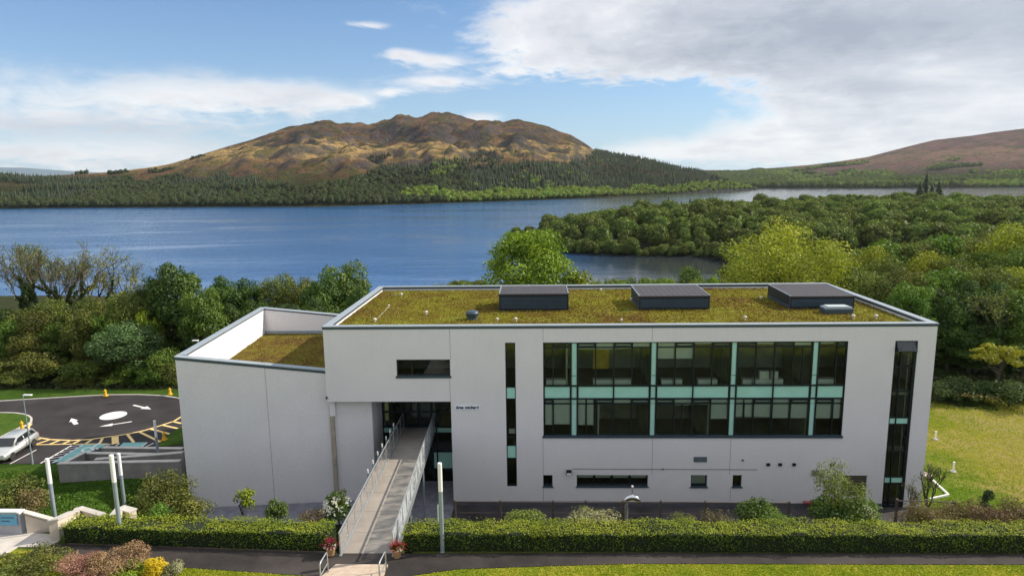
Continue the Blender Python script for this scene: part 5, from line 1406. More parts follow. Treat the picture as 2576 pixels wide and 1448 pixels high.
# lighting columns: grey shaft, opal head
def pole(x, y, z, h, label, lamp=.31, r=.088):
    p = empty('light_column', (x, y, z), label=label, cat='light column', group='round lighting columns with opal heads')
    MB().lathe([(r * 1.15, -.3), (r * 1.15, .04), (r, .05), (r, h * (1 - lamp))], 18).build('shaft', M['galvd'], p, smooth=False)
    MB().lathe([(r * 1.03, h * (1 - lamp) + .004), (r * 1.03, h - .03), (r * .9, h), (.01, h + .004)], 18).build('opal_head', M['lampw'], p)
    return p
pole(-3.93, -14.40, TZ, 3.99, 'tall lighting column standing in front of the right hedge')
pole(-23.28, -10.88, 4.0, 4.1, 'leftmost lighting column, rising behind the stair wall')
pole(-18.2, -13.65, TZ, 4.0, 'lighting column rising behind the left hedge')
pole(-22.98, -6.18, 2.2, 4.1, 'lighting column on the dark green lawn slope')
pole(-27.6, 4.89, -.1, 4.1, 'farthest lighting column, beside the ramp walls')
# small sign plate on the tall column
px_, py_ = P2(1111, 1330, TZ)
tag(MB().box(-4.08, -4.03, -14.44, -14.36, TZ + 1.4, TZ + 2.15).build('plant_label', M['white']), 'narrow white marker strapped to the tall lighting column by the hedge', 'marker')

# ------------------------------------------------------------------ stair walls by the plaza
def wall_path(name, pts, th, mat, label, cap=None, cat='wall', zb=None, group=None):
    """pts [(x, y, ztop)]"""
    r_ = empty(name, (pts[0][0], pts[0][1], pts[0][2] - 1), label=label, cat=cat, group=group); o = np.array(r_.location)
    for k in range(len(pts) - 1):
        a, c = np.array(pts[k], float), np.array(pts[k + 1], float); d = c[:2] - a[:2]; L_ = np.linalg.norm(d); d /= L_; n_ = np.array([-d[1], d[0]]) * th / 2
        e0 = .0 if k == 0 else .0
        Q = [a[:2] - n_, c[:2] - n_, c[:2] + n_, a[:2] + n_]
        gz = [min(float(G(*q_)), 50) - .3 if zb is None else zb for q_ in Q]
        Q_ = [tuple(q_ - o[:2]) for q_ in Q]
        MB().prism(Q_, [g - o[2] for g in gz], [a[2] - .07 - o[2], c[2] - .07 - o[2], c[2] - .07 - o[2], a[2] - .07 - o[2]]).build('wall_panel', mat, r_)
        n2 = n_ * 1.25; a_, c_ = a[:2] - d * .03, c[:2] + d * .03
        Q = [tuple(q_ - o[:2]) for q_ in (a_ - n2, c_ - n2, c_ + n2, a_ + n2)]
        MB().prism(Q, [a[2] - .068 - o[2], c[2] - .068 - o[2], c[2] - .068 - o[2], a[2] - .068 - o[2]], [a[2] - o[2], c[2] - o[2], c[2] - o[2], a[2] - o[2]]).build('coping_stone', cap or M['concl'], r_)
    return r_
M['greywall'] = simple('grey_render', (.36, .36, .40), .9, 0, .1, 1.5, .2, 20)
gx0, gy0 = P2(0, 1344.6, TZ); gx1, gy1 = P2(57, 1344.6, TZ)
ztg = float(onY(57, 1287, gy1)[2])
r_ = wall_path('plaza_wall', [(gx0 - 4, gy0 + .12, ztg), (gx1, gy1 + .12, ztg)], .28, M['greywall'], 'grey rendered plaza wall carrying a small blue plaque', M['white'])
q = onY(20, 1306, gy1 - .05); MB().box(-.42, .42, -.03, .0, -.26, .26).build('plaque', M['bluep'], r_, loc=(q[0] - r_.location.x, gy1 - .04 - r_.location.y, q[2] - r_.location.z))
MB().box(-.46, .46, -.04, .0, .262, .36).build('plaque_cap', M['galvd'], r_, loc=(q[0] - r_.location.x, gy1 - .04 - r_.location.y, q[2] - r_.location.z))
for k in range(2): MB().box(-.30, .30 - k * .2, -.036, -.031, .08 - k * .16, .12 - k * .16).build('plaque_line', M['navy'], r_, loc=(q[0] - r_.location.x, gy1 - .04 - r_.location.y, q[2] - r_.location.z))
dx1 = onY(134, 1307, gy1 + .45)
wall_path('stair_wall', [(gx1 + .16, gy1 + .14, ztg - .02), (float(dx1[0]), gy1 + .50, float(dx1[2]))], .24, M['cream'], 'cream stair wall with sloping coping behind the plaza', M['concl'])
p1 = P2(140, 1361, TZ); ptz = float(onY(140, 1306, p1[1])[2])
e1 = onY(183, 1284, p1[1] + 2.6)
wall_path('stair_wall', [(p1[0], p1[1], ptz), (float(e1[0]), p1[1] + 2.6, float(e1[2]))], .34, M['cream'], 'cream stair wall running back from the plaza beside the left end of the hedge', M['concl'])
w1, w2, w3 = onY(186, 1288, -11.3), onY(198, 1275, -10.3), onY(257, 1292, -11.3)
wall_path('stair_wall', [(w1[0], -11.3, w1[2]), (w2[0], -10.3, w2[2]), (w3[0], -11.3, w3[2])], .26, M['cream'], 'angled cream wall of the lower stair flight peeping over the left hedge', M['concl'])
w1, w2, w3 = onY(287, 1292, -11.6), onY(303, 1274, -10.2), onY(334, 1282, -10.6)
wall_path('stair_wall', [(w1[0], -11.6, w1[2]), (w2[0], -10.2, w2[2]), (w3[0], -10.6, w3[2])], .34, M['cream'], 'short cream wall of the stair beside the second lighting column', M['concl'])
a, c = onY(60, 1293, gy1 - .1), onY(128, 1312, gy1 + .2)
hr = MB().tube([a, c, (c[0] + .05, c[1] - .05, c[2] - .35)], .022, 6).build('handrail', M['timber']); tag(hr, 'brown handrail fixed along the cream stair wall by the plaza', 'handrail')

# ------------------------------------------------------------------ car park at the left
def L(x, y): return P2(x / 5.486, 966 + y / 5.486, 0)
far_kerb = [L(-900, 275), L(-300, 252), L(0, 240), L(400, 215), L(1000, 180), L(1450, 155), L(1900, 150), L(2250, 165), L(2440, 195), L(2620, 235), L(2700, 320)]
asph = far_kerb + [L(2700, 900), L(2500, 1000), L(1200, 1095), L(560, 1095), L(0, 1095), L(-900, 1110)]
sheet('car_park', ccw(asph), .012, M['asphalt'], 'dark asphalt car park with painted turning circle', .04)
def kerb(pts, label, h=.10, w_=.16):
    r_ = empty('kerb', (pts[0][0], pts[0][1], 0), label=label, cat='kerb')
    for a, c in zip(pts[:-1], pts[1:]):
        a, c = np.array(a), np.array(c); d = c - a; n = max(1, int(np.linalg.norm(d) / 2.0))
        for k in range(n):
            p0_, p1_ = a + d * (k / n + .004), a + d * ((k + 1) / n - .004); u_ = d / np.linalg.norm(d); n_ = np.array([-u_[1], u_[0]]) * w_ / 2; o = np.array(pts[0])
            MB().prism([tuple(q - o) for q in (p0_ - n_, p1_ - n_, p1_ + n_, p0_ + n_)], -.1, h).build('kerb_stone', M['concl'], r_)
kerb(far_kerb, 'pale kerb along the far edge of the car park below the wood')
isl = [L(-900, 420), L(0, 405), L(200, 408), L(330, 425), L(400, 450), L(435, 480), L(430, 530), L(380, 570), L(300, 600), L(150, 670), L(0, 750), L(-400, 960), L(-900, 980)]
M['lawn'] = grass_mat('island_grass', [(.03, .07, .008), (.055, .115, .012), (.09, .15, .02), (.14, .19, .03)], .2)
sheet('grass_island', ccw(isl), .10, M['lawn'], 'rounded green grass island at the left of the car park', .12)
kerb(isl[1:12], 'pale kerb round the grass island', .13)
gt = ccw([L(2180, 862), L(2300, 720), L(2490, 600), L(2700, 500), L(2700, 800), L(2400, 850)])
sheet('grass_verge', gt, .08, M['lawn'], 'small green verge between car park and the white wing', .1)
def paint(name, poly, mat, label, z=.018, cat='road marking', group=None):
    return tag(MB().prism(ccw(poly), .0125, z).build(name, mat), label, cat, group)
def pline(name, pts, w_, mat, label, group=None, z=.018):
    m_ = MB()
    for a, c in zip(pts[:-1], pts[1:]):
        a, c = np.array(a), np.array(c); d = (c - a); d = d / np.linalg.norm(d); n_ = np.array([-d[1], d[0]]) * w_ / 2
        m_.prism([tuple(a - n_), tuple(c - n_ + d * .02), tuple(c + n_ + d * .02), tuple(a + n_)], .0125, z)
    return tag(m_.build(name, mat), label, 'road marking', group)
cc_ = np.array(L(1565, 432)); rr_ = abs(L(1785, 410)[0] - L(1345, 455)[0]) / 2
# mini roundabout disc, its plan is a circle
r_disc = .88 * float(np.linalg.norm(np.array(L(1785, 400)) - np.array(L(1345, 475)))) / 2
paint('painted_disc', [(cc_[0] + r_disc * cos(a_), cc_[1] + r_disc * sin(a_)) for a_ in np.linspace(0, 2 * pi, 40, endpoint=False)], M['linewhite'], 'white painted mini roundabout disc in the car park')
def arrow(pa, pb, head, w_, label, curve=0.0):
    a, c = np.array(pa), np.array(pb); d = c - a; Lx = np.linalg.norm(d); d /= Lx; n_ = np.array([-d[1], d[0]])
    b0 = a + d * (Lx - head)
    poly = [a - n_ * w_ / 2, b0 - n_ * w_ / 2, b0 - n_ * head * .34, c, b0 + n_ * head * .34, b0 + n_ * w_ / 2, a + n_ * w_ / 2]
    m_ = MB(); m_.prism([tuple(p) for p in poly[:2] + [poly[5], poly[6]]], .0125, .018); m_.prism([tuple(poly[2]), tuple(c), tuple(poly[4])], .0125, .018)
    return tag(m_.build('direction_arrow', M['linewhite']), label, 'road marking', 'white arrows round the turning circle')
arrow(L(1052, 552), L(985, 470), 1.0, .36, 'short white arrow left of the roundabout disc')
arrow(L(1840, 288), L(2085, 345), 1.1, .22, 'white arrow beyond the roundabout disc, pointing right')
arrow(L(1820, 515), L(1370, 585), 1.0, .18, 'long white arrow in front of the roundabout disc')
ycurve = [L(*p) for p in [(435, 545), (400, 580), (385, 640), (430, 690), (520, 735), (700, 763), (1000, 775), (1250, 760), (1420, 735), (1600, 710), (1800, 680), (2000, 635), (2200, 575), (2400, 510), (2500, 450), (2620, 380)]]
pline('edge_line', ycurve, .20, M['lineyellow'], 'curved yellow line round the near side of the turning circle')
pline('edge_line', [L(470, 835), L(1000, 825), L(1500, 822)], .14, M['lineyellow'], 'straight yellow line behind the marked bays')
for i, (a, c) in enumerate([((560, 755), (470, 772)), ((690, 765), (490, 830)), ((820, 775), (690, 825)), ((980, 775), (860, 825)), ((1120, 770), (1000, 825)), ((1270, 762), (1190, 815)), ((1415, 745), (1380, 810)), ((1760, 692), (1845, 800)), ((1920, 655), (2210, 795)), ((2080, 617), (2340, 685)), ((2250, 565), (2450, 610)), ((2390, 515), (2500, 540))]):
    pline('hatch_line', [L(*a), L(*c)], .22, M['lineyellow'], 'yellow hatching stroke between the turning circle and the bays', 'yellow hatching strokes')
pline('hatch_line', [L(1588, 712), L(1592, 822)], .5, M['lineyellow'], 'broadest yellow hatching stroke, in the middle of the row', 'yellow hatching strokes')
paint('painted_bay', [L(722, 1082), L(1150, 832), L(1500, 822), L(1410, 862), L(1380, 880), L(1140, 940), L(900, 1060)], M['turq'], 'large turquoise painted disabled parking bay', .016)
paint('painted_bay', [L(1650, 858), L(1700, 806), L(2030, 800), L(1960, 860)], M['turq'], 'small turquoise painted bay near the white wing', .016)
# wheelchair symbol
wc = np.array(L(1265, 876)); u_ = (np.array(L(1150, 832)) - np.array(L(722, 1082))); u_ = u_ / np.linalg.norm(u_); n_ = np.array([u_[1], -u_[0]])
m_ = MB()
def wp(a, c): return tuple(wc + u_ * a + n_ * c)
ringp = [(wp(.55 * cos(t) - .3, .55 * sin(t)), wp(.40 * cos(t) - .3, .40 * sin(t))) for t in np.linspace(.9, 5.9, 18)]
for (a, b0), (c, d0) in zip(ringp[:-1], ringp[1:]): m_.prism(ccw([a, c, d0, b0]), .0165, .021)
m_.prism(ccw([wp(-.2, -.05), wp(.7, -.05), wp(.7, .12), wp(-.2, .12)]), .0165, .021); m_.prism(ccw([wp(-.3, .12), wp(-.15, .12), wp(-.15, .7), wp(-.3, .7)]), .0165, .021)
m_.prism(ccw([wp(.8 + .16 * cos(t), .03 + .16 * sin(t)) for t in np.linspace(0, 2 * pi, 10, endpoint=False)]), .0165, .021)
tag(m_.build('wheelchair_symbol', M['linewhite']), 'white wheelchair symbol painted on the turquoise bay', 'road marking')
for a, c in [((560, 1090), (985, 845)), ((722, 1085), (1150, 830))]: pline('bay_line', [L(*a), L(*c)], .12, M['linewhite'], 'white side line of the hatched strip beside the turquoise bay', 'white bay side lines')
for i in range(6):
    f = i / 6 + .08; a = np.array(L(560, 1090)) * (1 - f) + np.array(L(985, 845)) * f; f2 = min(f + .10, 1); c = np.array(L(722, 1085)) * (1 - f2) + np.array(L(1150, 830)) * f2
    pline('bay_hatch', [tuple(a), tuple(c)], .10, M['linewhite'], 'white cross stroke in the hatched strip beside the turquoise bay', 'white cross strokes')
for a, c in [((140, 1098), (500, 905)), ((1450, 860), (1530, 825)), ((1600, 850), (1650, 815)), ((1960, 860), (2030, 805)), ((2010, 862), (2120, 812))]: pline('bay_line', [L(*a), L(*c)], .10, M['linewhite'], 'thin white parking bay line', 'thin white parking lines')

# hi-vis yellow cones
def cone(px, py, h, label):
    x, y = L(px, py); c = empty('traffic_cone', (x, y, .1), label=label, cat='traffic cone', group='yellow cones round the car park')
    MB().box(-.21, .21, -.21, .21, 0, .05).build('base', M['yellow'], c, bevel=.01)
    MB().lathe([(.17, .05), (.09, h * .62), (.13, h * .66), (.13, h * .80), (.06, h * .86), (.045, h)], 14).build('body', M['yellow'], c)
cone(1460, 175, .72, 'yellow cone on the far kerb behind the roundabout disc'); cone(2350, 155, .72, 'yellow cone on the far kerb close to the white wing')
cone(312, 648, .85, 'large yellow cone at the tip of the grass island'); cone(2270, 782, .75, 'yellow cone on the small verge near the white wing')
# street lamp
x, y = P2(82, 1166, 0)
hl = float(onY(66, 995, y)[2]); tx = float(onY(66, 995, y)[0])
sl = empty('street_lamp', (x, y, 0), label='slim street lamp with short arm beside the silver car', cat='street lamp')
MB().tube([(0, 0, -.2), (0, 0, .9), (0, 0, .92), (0, 0, hl)], [.07, .07, .045, .03], 8).build('post', M['galvd'], sl)
MB().tube([(0, 0, hl - .02), (.35, -.1, hl + .08)], .025, 6).build('arm', M['galv'], sl)
MB().box(.1, .75, -.2, .02, hl + .05, hl + .13).build('lamp_head', M['white'], sl, bevel=.02)
x, y, z = onZ(497, 870, 2.0); q = onY(497, 856, 22)
sl2 = empty('street_lamp', (float(q[0]), 22, 0), label='white lamp head just showing behind the sloping wing parapet', cat='street lamp')
MB().tube([(0, 0, -.2), (0, 0, float(q[2]))], [.07, .035], 8).build('post', M['galvd'], sl2); MB().box(-.5, .1, -.15, .1, float(q[2]) - .05, float(q[2]) + .05).build('lamp_head', M['white'], sl2, bevel=.02)

# ramp walls beside the wing
def ramp_wall(pa, ya, pb, yb_, label, mat=None, th=.28):
    a, c = onY(pa[0], pa[1], ya), onY(pb[0], pb[1], yb_)
    return wall_path('ramp_wall', [(a[0], ya, a[2]), (c[0], yb_, c[2])], th, M['concrete'], label, M['concl'])
ramp_wall((148, 1163), 2.2, (452, 1157), 2.0, 'long grey concrete ramp wall in front, left of the white wing')
ramp_wall((160, 1162), 2.5, (210, 1137), 5.4, 'short return of the concrete ramp wall running back beside the turquoise bay')
ramp_wall((210, 1137), 5.6, (440, 1142), 4.8, 'second grey concrete ramp wall behind the front one')
ramp_wall((240, 1153), 3.5, (459, 1136), 4.1, 'low sloping concrete kerb wall in the middle of the ramp')
ramp_wall((259, 1123.5), 7.6, (459, 1126), 7.2, 'rearmost grey concrete ramp wall near the small turquoise bay')
rp = ccw([(-31.8, 2.5), (-24.0, 2.4), (-24.0, 7.0), (-31.0, 7.2)])
sheet('ramp_surface', rp, .05, M['gravel'], 'dark surface of the ramp between the concrete walls', .06)
# strip of dark gravel at the foot of the house
sheet('gravel_bed', [(-5.3, -3.2), (25.5, -3.2), (25.5, -.03), (-5.3, -.03)], .035, M['gravel'], 'dark gravel strip along the foot of the facade', .05)
sheet('paving', [(-21.8, -3.0), (-5.31, -3.2), (-5.31, 3.5), (-10.55, 3.5), (-10.58, .75), (-21.8, -.42)], .045, M['slate'], 'blue grey paved strip below the white wing', .06)

# post and rail fence on the bank
def fence(px, ytop, Y, label, rail2=True):
    pts_ = [onY(x, y, Y) for x, y in zip(px, ytop)]
    r_ = empty('rail_fence', (float(pts_[0][0]), Y, float(G(pts_[0][0], Y))), label=label, cat='fence'); o = np.array(r_.location)
    for p in pts_:
        g_ = float(G(p[0], Y)) - .2 - o[2]; MB().box(p[0] - o[0] - .05, p[0] - o[0] + .05, -.05, .05, g_, p[2] - o[2] + .06).build('post', M['timber'], r_)
    for a, c in zip(pts_[:-1], pts_[1:]):
        for dz in ((0, -.62) if rail2 else (0,)): MB().tube([(a[0] - o[0], -.07, a[2] - o[2] + dz), (c[0] - o[0], -.07, c[2] - o[2] + dz)], .03 if dz == 0 else .012, 5).build('rail', M['timber'], r_)
fence([1144, 1258, 1391, 1473, 1567, 1662, 1774, 1880, 1985], [1259, 1259, 1259, 1259, 1260, 1260, 1261, 1262, 1263], -8.2, 'weathered timber rail fence on the bank in front of the facade')
fence([2257, 2330, 2400], [1257, 1258, 1262], -9.0, 'short timber rail fence partly hidden by the brown brambles at the right')
# stainless cowl by the fence
q = onY(1590, 1262, -7.6); gz = float(G(q[0], -7.6)); cw = empty('exhaust_cowl', (float(q[0]), -7.6, gz), label='shiny steel exhaust cowl with a thin stalk behind the right hedge', cat='exhaust cowl')
tz_ = float(onY(1590, 1258, -7.6)[2]) - gz; s_ = 33 / 1655 * 36
pts_ = [(s_ * .5 * cos(a), 0, tz_ - .12 + s_ * .42 * sin(a)) for a in np.linspace(-.1, pi + .1, 13)]
MB().tube(pts_, [.10 + .05 * sin(a) for a in np.linspace(0, pi, 13)], 12).build('cowl', M['chrome'], cw, smooth=True)
MB().tube([(0, 0, tz_ + s_ * .42), (0, 0, tz_ + s_ * .42 + .45)], .02, 6).build('stalk', M['chrome'], cw); MB().tube([(-s_ * .4, 0, tz_ - .2), (-s_ * .4, 0, 0)], .09, 8).build('duct', M['galv'], cw)
MB().lathe([(.05, -.05), (.06, 0), (.05, .05)], 8).build('stalk_tip', M['whitepipe'], cw, loc=(0, 0, tz_ + s_ * .42 + .47))

# right lawn: white marker posts, low white edging, timber planks
for (px, py, h, lb) in [(2398, 1186, .75, 'nearer small white marker post on the right lawn'), (2353, 1105, .7, 'farther small white marker post close to the house on the right lawn')]:
    x, y = P2(px, py, 0); mk = empty('marker_post', (x, y, 0), label=lb, cat='marker post', group='white marker posts on the right lawn')
    MB().lathe([(.06, -.05), (.06, h - .08), (.075, h - .078), (.075, h), (.01, h + .02)], 10).build('post', M['white'], mk); MB().lathe([(.20, -.05), (.20, .05)], 12).build('foot', M['greywall'], mk)
ed = [P2(2328, 1196, 0), P2(2350, 1212, 0), P2(2386, 1246, 0), P2(2340, 1256, 0)]
m_ = MB()
for a, c in zip(ed[:-1], ed[1:]):
    a, c = np.array(a), np.array(c); d = (c - a) / np.linalg.norm(c - a); n_ = np.array([-d[1], d[0]]) * .05; m_.prism([tuple(a - n_), tuple(c - n_), tuple(c + n_), tuple(a + n_)], -.05, .12)
tag(m_.build('lawn_edging', M['white']), 'thin white edging making a corner on the right lawn', 'edging')
a = P2(2325, 1190, 0); tag(MB().prism(ccw([a, P2(2347, 1200, 0), P2(2338, 1205, 0), P2(2322, 1200, 0)]), .0, .16).build('paving_slab', M['cream']), 'pale slab lying at the right corner of the house', 'slab')

# ------------------------------------------------------------------ cars
def make_car(name, label, cat, paint_m, loc, rz, group=None):
    c = empty(name, loc, rz, label, cat, group)
    # side profile (x along the car, front = -x), lower body then glasshouse
    low = [(-2.18, .34), (-2.22, .55), (-2.12, .74), (-1.25, .93), (-.95, .97), (1.9, 1.0), (2.10, .95), (2.20, .62), (2.16, .34)]
    top = [(-.98, .965), (-.22, 1.40), (.25, 1.46), (1.55, 1.45), (1.86, 1.36), (2.06, .97)]
    bm = bmesh.new()
    def loft(profile, w0, w1, zsplit=None):
        ring_ = []
        n = len(profile)
        for k, (yy, f) in enumerate([(-1, 0), (-.96, 1), (.96, 1), (1, 0)]):
            ring_.append(None)
        L1 = [bm.verts.new((x, -(w0 + (w1 - w0) * max(0, (z - .34)) / 1.1), z)) for x, z in profile]
        L2 = [bm.verts.new((x, (w0 + (w1 - w0) * max(0, (z - .34)) / 1.1), z)) for x, z in profile]
        bm.faces.new(L1); bm.faces.new(L2[::-1])
        for i in range(n):
            j = (i + 1) % n; bm.faces.new((L1[j], L1[i], L2[i], L2[j]))
    loft(low, .88, .86)
    bmesh.ops.bevel(bm, geom=list(bm.edges), offset=.06, segments=2, affect='EDGES', clamp_overlap=True)
    for f in bm.faces: f.smooth = True
    me = bpy.data.meshes.new('body'); bm.to_mesh(me); bm.free(); me.materials.append(paint_m); mobj('body', me, c)
    bm = bmesh.new()
    w0, w1 = .82, .60
    def yw(z): return w0 + (w1 - w0) * (z - .96) / .5
    L1 = [bm.verts.new((x, -yw(z), z)) for x, z in top]; L2 = [bm.verts.new((x, yw(z), z)) for x, z in top]
    bm.faces.new(L1[::-1]); bm.faces.new(L2)
    for i in range(len(top)):
        j = (i + 1) % len(top); bm.faces.new((L1[i], L1[j], L2[j], L2[i]))
    bmesh.ops.bevel(bm, geom=list(bm.edges), offset=.035, segments=2, affect='EDGES', clamp_overlap=True)
    for f in bm.faces: f.smooth = True
    me = bpy.data.meshes.new('cabin'); bm.to_mesh(me); bm.free(); me.materials.append(paint_m); mobj('cabin', me, c)
    for s_ in (-1, 1):
        def sp(x, z, o=.012): return (x, s_ * (yw(z) + o), z)
        for poly in ([(-.72, 1.03), (-.22, 1.33), (.38, 1.38), (.38, 1.03)], [(.46, 1.03), (.46, 1.38), (1.22, 1.38), (1.22, 1.03)], [(1.30, 1.03), (1.30, 1.37), (1.62, 1.34), (1.84, 1.03)]):
            m_ = MB(); o1 = [sp(*p) for p in poly]; o2 = [sp(p[0], p[1], -.02) for p in poly]; n = len(poly)
            f_ = [tuple(range(n)), tuple(range(2 * n - 1, n - 1, -1))] + [(i, (i + 1) % n, n + (i + 1) % n, n + i) for i in range(n)]
            m_.add(o1 + o2, f_).build('side_window', M['carglass'], c)
        for x in (-1.36, 1.34):
            wh = MB(); b_ = [(0, 0)]
            w_ = empty('wheel', (x, s_ * .80, .32)); w_.parent = c
            t_ = MB().lathe([(.22, -.10), (.31, -.10), (.325, -.06), (.325, .06), (.31, .10), (.22, .10)], 22).mesh('tyre', M['tyre']); t_.transform(Matrix.Rotation(pi / 2, 4, 'X')); mobj('tyre', t_, w_)
            t_ = MB().lathe([(.215, -.085), (.215, .085), (.16, .092), (.06, .075), (.05, .10), (.01, .10)], 18).mesh('rim', M['alloy']); t_.transform(Matrix.Rotation(-s_ * pi / 2, 4, 'X')); mobj('rim', t_, w_)
        MB().box(-.72, -.58, min(s_ * .86, s_ * 1.0), max(s_ * .86, s_ * 1.0), 1.0, 1.12).build('wing_mirror', paint_m, c, bevel=.02)
        MB().box(-2.19, -1.98, min(s_ * .50, s_ * .80), max(s_ * .50, s_ * .80), .62, .76).build('headlight', M['lampglass'], c, bevel=.03)
        MB().box(2.10, 2.20, min(s_ * .60, s_ * .84), max(s_ * .60, s_ * .84), .70, .94).build('tail_light', M['taillamp'], c, bevel=.02)
        MB().box(.41, .425, min(s_ * .868, s_ * .89), max(s_ * .868, s_ * .89), .42, .95).build('door_seam', M['tyre'], c)
    m_ = MB(); m_.add([(-.93, -.72, .995), (-.93, .72, .995), (-.26, .60, 1.385), (-.26, -.60, 1.385), (-.95, -.72, .985), (-.95, .72, .985), (-.28, .60, 1.375), (-.28, -.60, 1.375)], [(0, 3, 2, 1), (4, 5, 6, 7), (0, 1, 5, 4), (1, 2, 6, 5), (2, 3, 7, 6), (3, 0, 4, 7)])
    me = m_.mesh('windscreen', M['carglass']); me.transform(Matrix.Translation((-.035, 0, .03))); mobj('windscreen', me, c)
    m_ = MB(); m_.add([(1.90, -.58, 1.33), (1.90, .58, 1.33), (2.08, .70, 1.02), (2.08, -.70, 1.02)], [(0, 3, 2, 1)]); m_.add([(1.93, -.58, 1.33), (1.93, .58, 1.33), (2.11, .70, 1.02), (2.11, -.70, 1.02)], [(0, 1, 2, 3)]); m_.build('rear_window', M['carglass'], c)
    MB().box(-2.24, -2.18, -.30, .30, .42, .56).build('grille', M['tyre'], c)
    MB().box(-2.25, -2.22, -.26, .26, .38, .47).build('number_plate', M['white'], c)
    return c
fw_, rw_ = np.array(P2(33, 1157, 0)), np.array(P2(74, 1130, 0)); dv = rw_ - fw_; ang = atan2(dv[1], dv[0]); dvn = dv / np.linalg.norm(dv); sdn = np.array([-dvn[1], dvn[0]])
ctr = fw_ + dvn * 1.36 + sdn * .86
car1 = make_car('parked_car', 'silver estate car parked at the left edge of the car park', 'car', M['silver'], (ctr[0], ctr[1], .012), ang, 'cars in the car park')
c2 = ctr + sdn * 2.9 - dvn * .2
car2 = make_car('parked_car', 'dark maroon car just showing behind the silver one', 'car', M['maroon'], (c2[0], c2[1], .012), ang, 'cars in the car park')

# ------------------------------------------------------------------ trees and shrubs
def tree_asset(name, seed, w, h, base, nclump, clump_r, nleaf, leaf, mat, r0=.22, label=None, cat='tree', group=None, droop=0., squash=.8, shape=1., limbs=12, bark='bark', inner=.25, aspect=.62, trunk_h=None):
    rng = np.random.default_rng(seed)
    C, N, t, cc = clump_crown(rng, w, h, base, nclump, clump_r, nleaf, leaf, droop, squash, shape, inner)
    r = empty(name, (0, 0, 0), label=label, cat=cat, group=group)
    mobj('crown', crown_mesh('crown', C, N, t, leaf, rng, mat, aspect), r)
    mb = MB(); limb_tree(mb, trunk_h or (base + (h - base) * .45), cc, r0, rng, limbs); mb.build('trunk', M[bark], r)
    return r
def place(r, px, ytop, Y, hnom, turn=0, sw=None, wpx=None, wnom=None):
    q = onY(px, ytop, Y); gz = float(G(q[0], Y)); gz = max(gz, LAKE + .3); hh = q[2] - gz
    s = hh / hnom; sx = s
    if wpx:
        depth = float((q - CPOS) @ FWD); sx = wpx * depth / CAM['f'] / wnom
    r.location = (q[0], Y, gz - .1); r.scale = (sx, sx, s); r.rotation_euler = (0, 0, turn)
    return r
# the big individual trees behind the house
place(tree_asset('chestnut_tree', 101, 15, 20, 2.5, 70, 2.0, 17000, .42, FOL['spring'], .42, 'bright spring green round tree behind the house, left of the first rooflight', squash=.75), 1335, 563, 44, 20, wpx=268, wnom=15)
place(tree_asset('tree', 102, 6, 9, .8, 26, 1.3, 4600, .36, FOL['spring'], .2, 'lower bright green tree touching the right side of the big spring green one'), 1460, 655, 45, 9, wpx=110, wnom=6)
place(tree_asset('willow_tree', 103, 20, 20, 1.5, 120, 1.9, 24000, .36, FOL['yellow'], .5, 'broad yellow green tree behind the house between second and third rooflight', squash=1.15, inner=.3, aspect=.45, limbs=34), 1985, 546, 44, 20, wpx=400, wnom=20)
place(tree_asset('tree', 104, 8, 12, 1, 30, 1.5, 5600, .38, FOL['mid'], .22, 'small mid green tree against the bay left of the yellow green tree'), 1735, 670, 78, 12, wpx=100, wnom=8)
rs = np.random.default_rng(50)
SH = [tree_asset('shrub', 110 + i, 4.4, 3.6, .1, 30, .68, 3400, .19, FOL[k], .08, 'x', 'shrub') for i, k in enumerate(['mid', 'olive', 'spring', 'blue', 'olive'])]
def shrub_copy(k, px, ytop, Y, wpx, label, group=None, name='shrub'):
    c = copy_tree(SH[k]); c.name = name; tag(c, label, 'shrub', group)
    if group is None and 'group' in c.keys(): del c['group']
    place(c, px, ytop, Y, 3.6, rs.uniform(0, 6.28), wpx=wpx, wnom=4.4); return c
for px, yt, w_, k in [(1530, 694, 60, 0), (1585, 690, 55, 3), (1640, 697, 60, 0), (1690, 695, 50, 2), (1790, 690, 70, 2), (1505, 700, 50, 2), (1560, 702, 60, 2), (1615, 701, 50, 1), (1665, 703, 60, 2), (1755, 700, 70, 2)]:
    shrub_copy(k, px, yt, 72 + rs.uniform(0, 14), w_, 'green shore bush just above the back parapet beside the bay', 'shore bushes behind the back parapet')

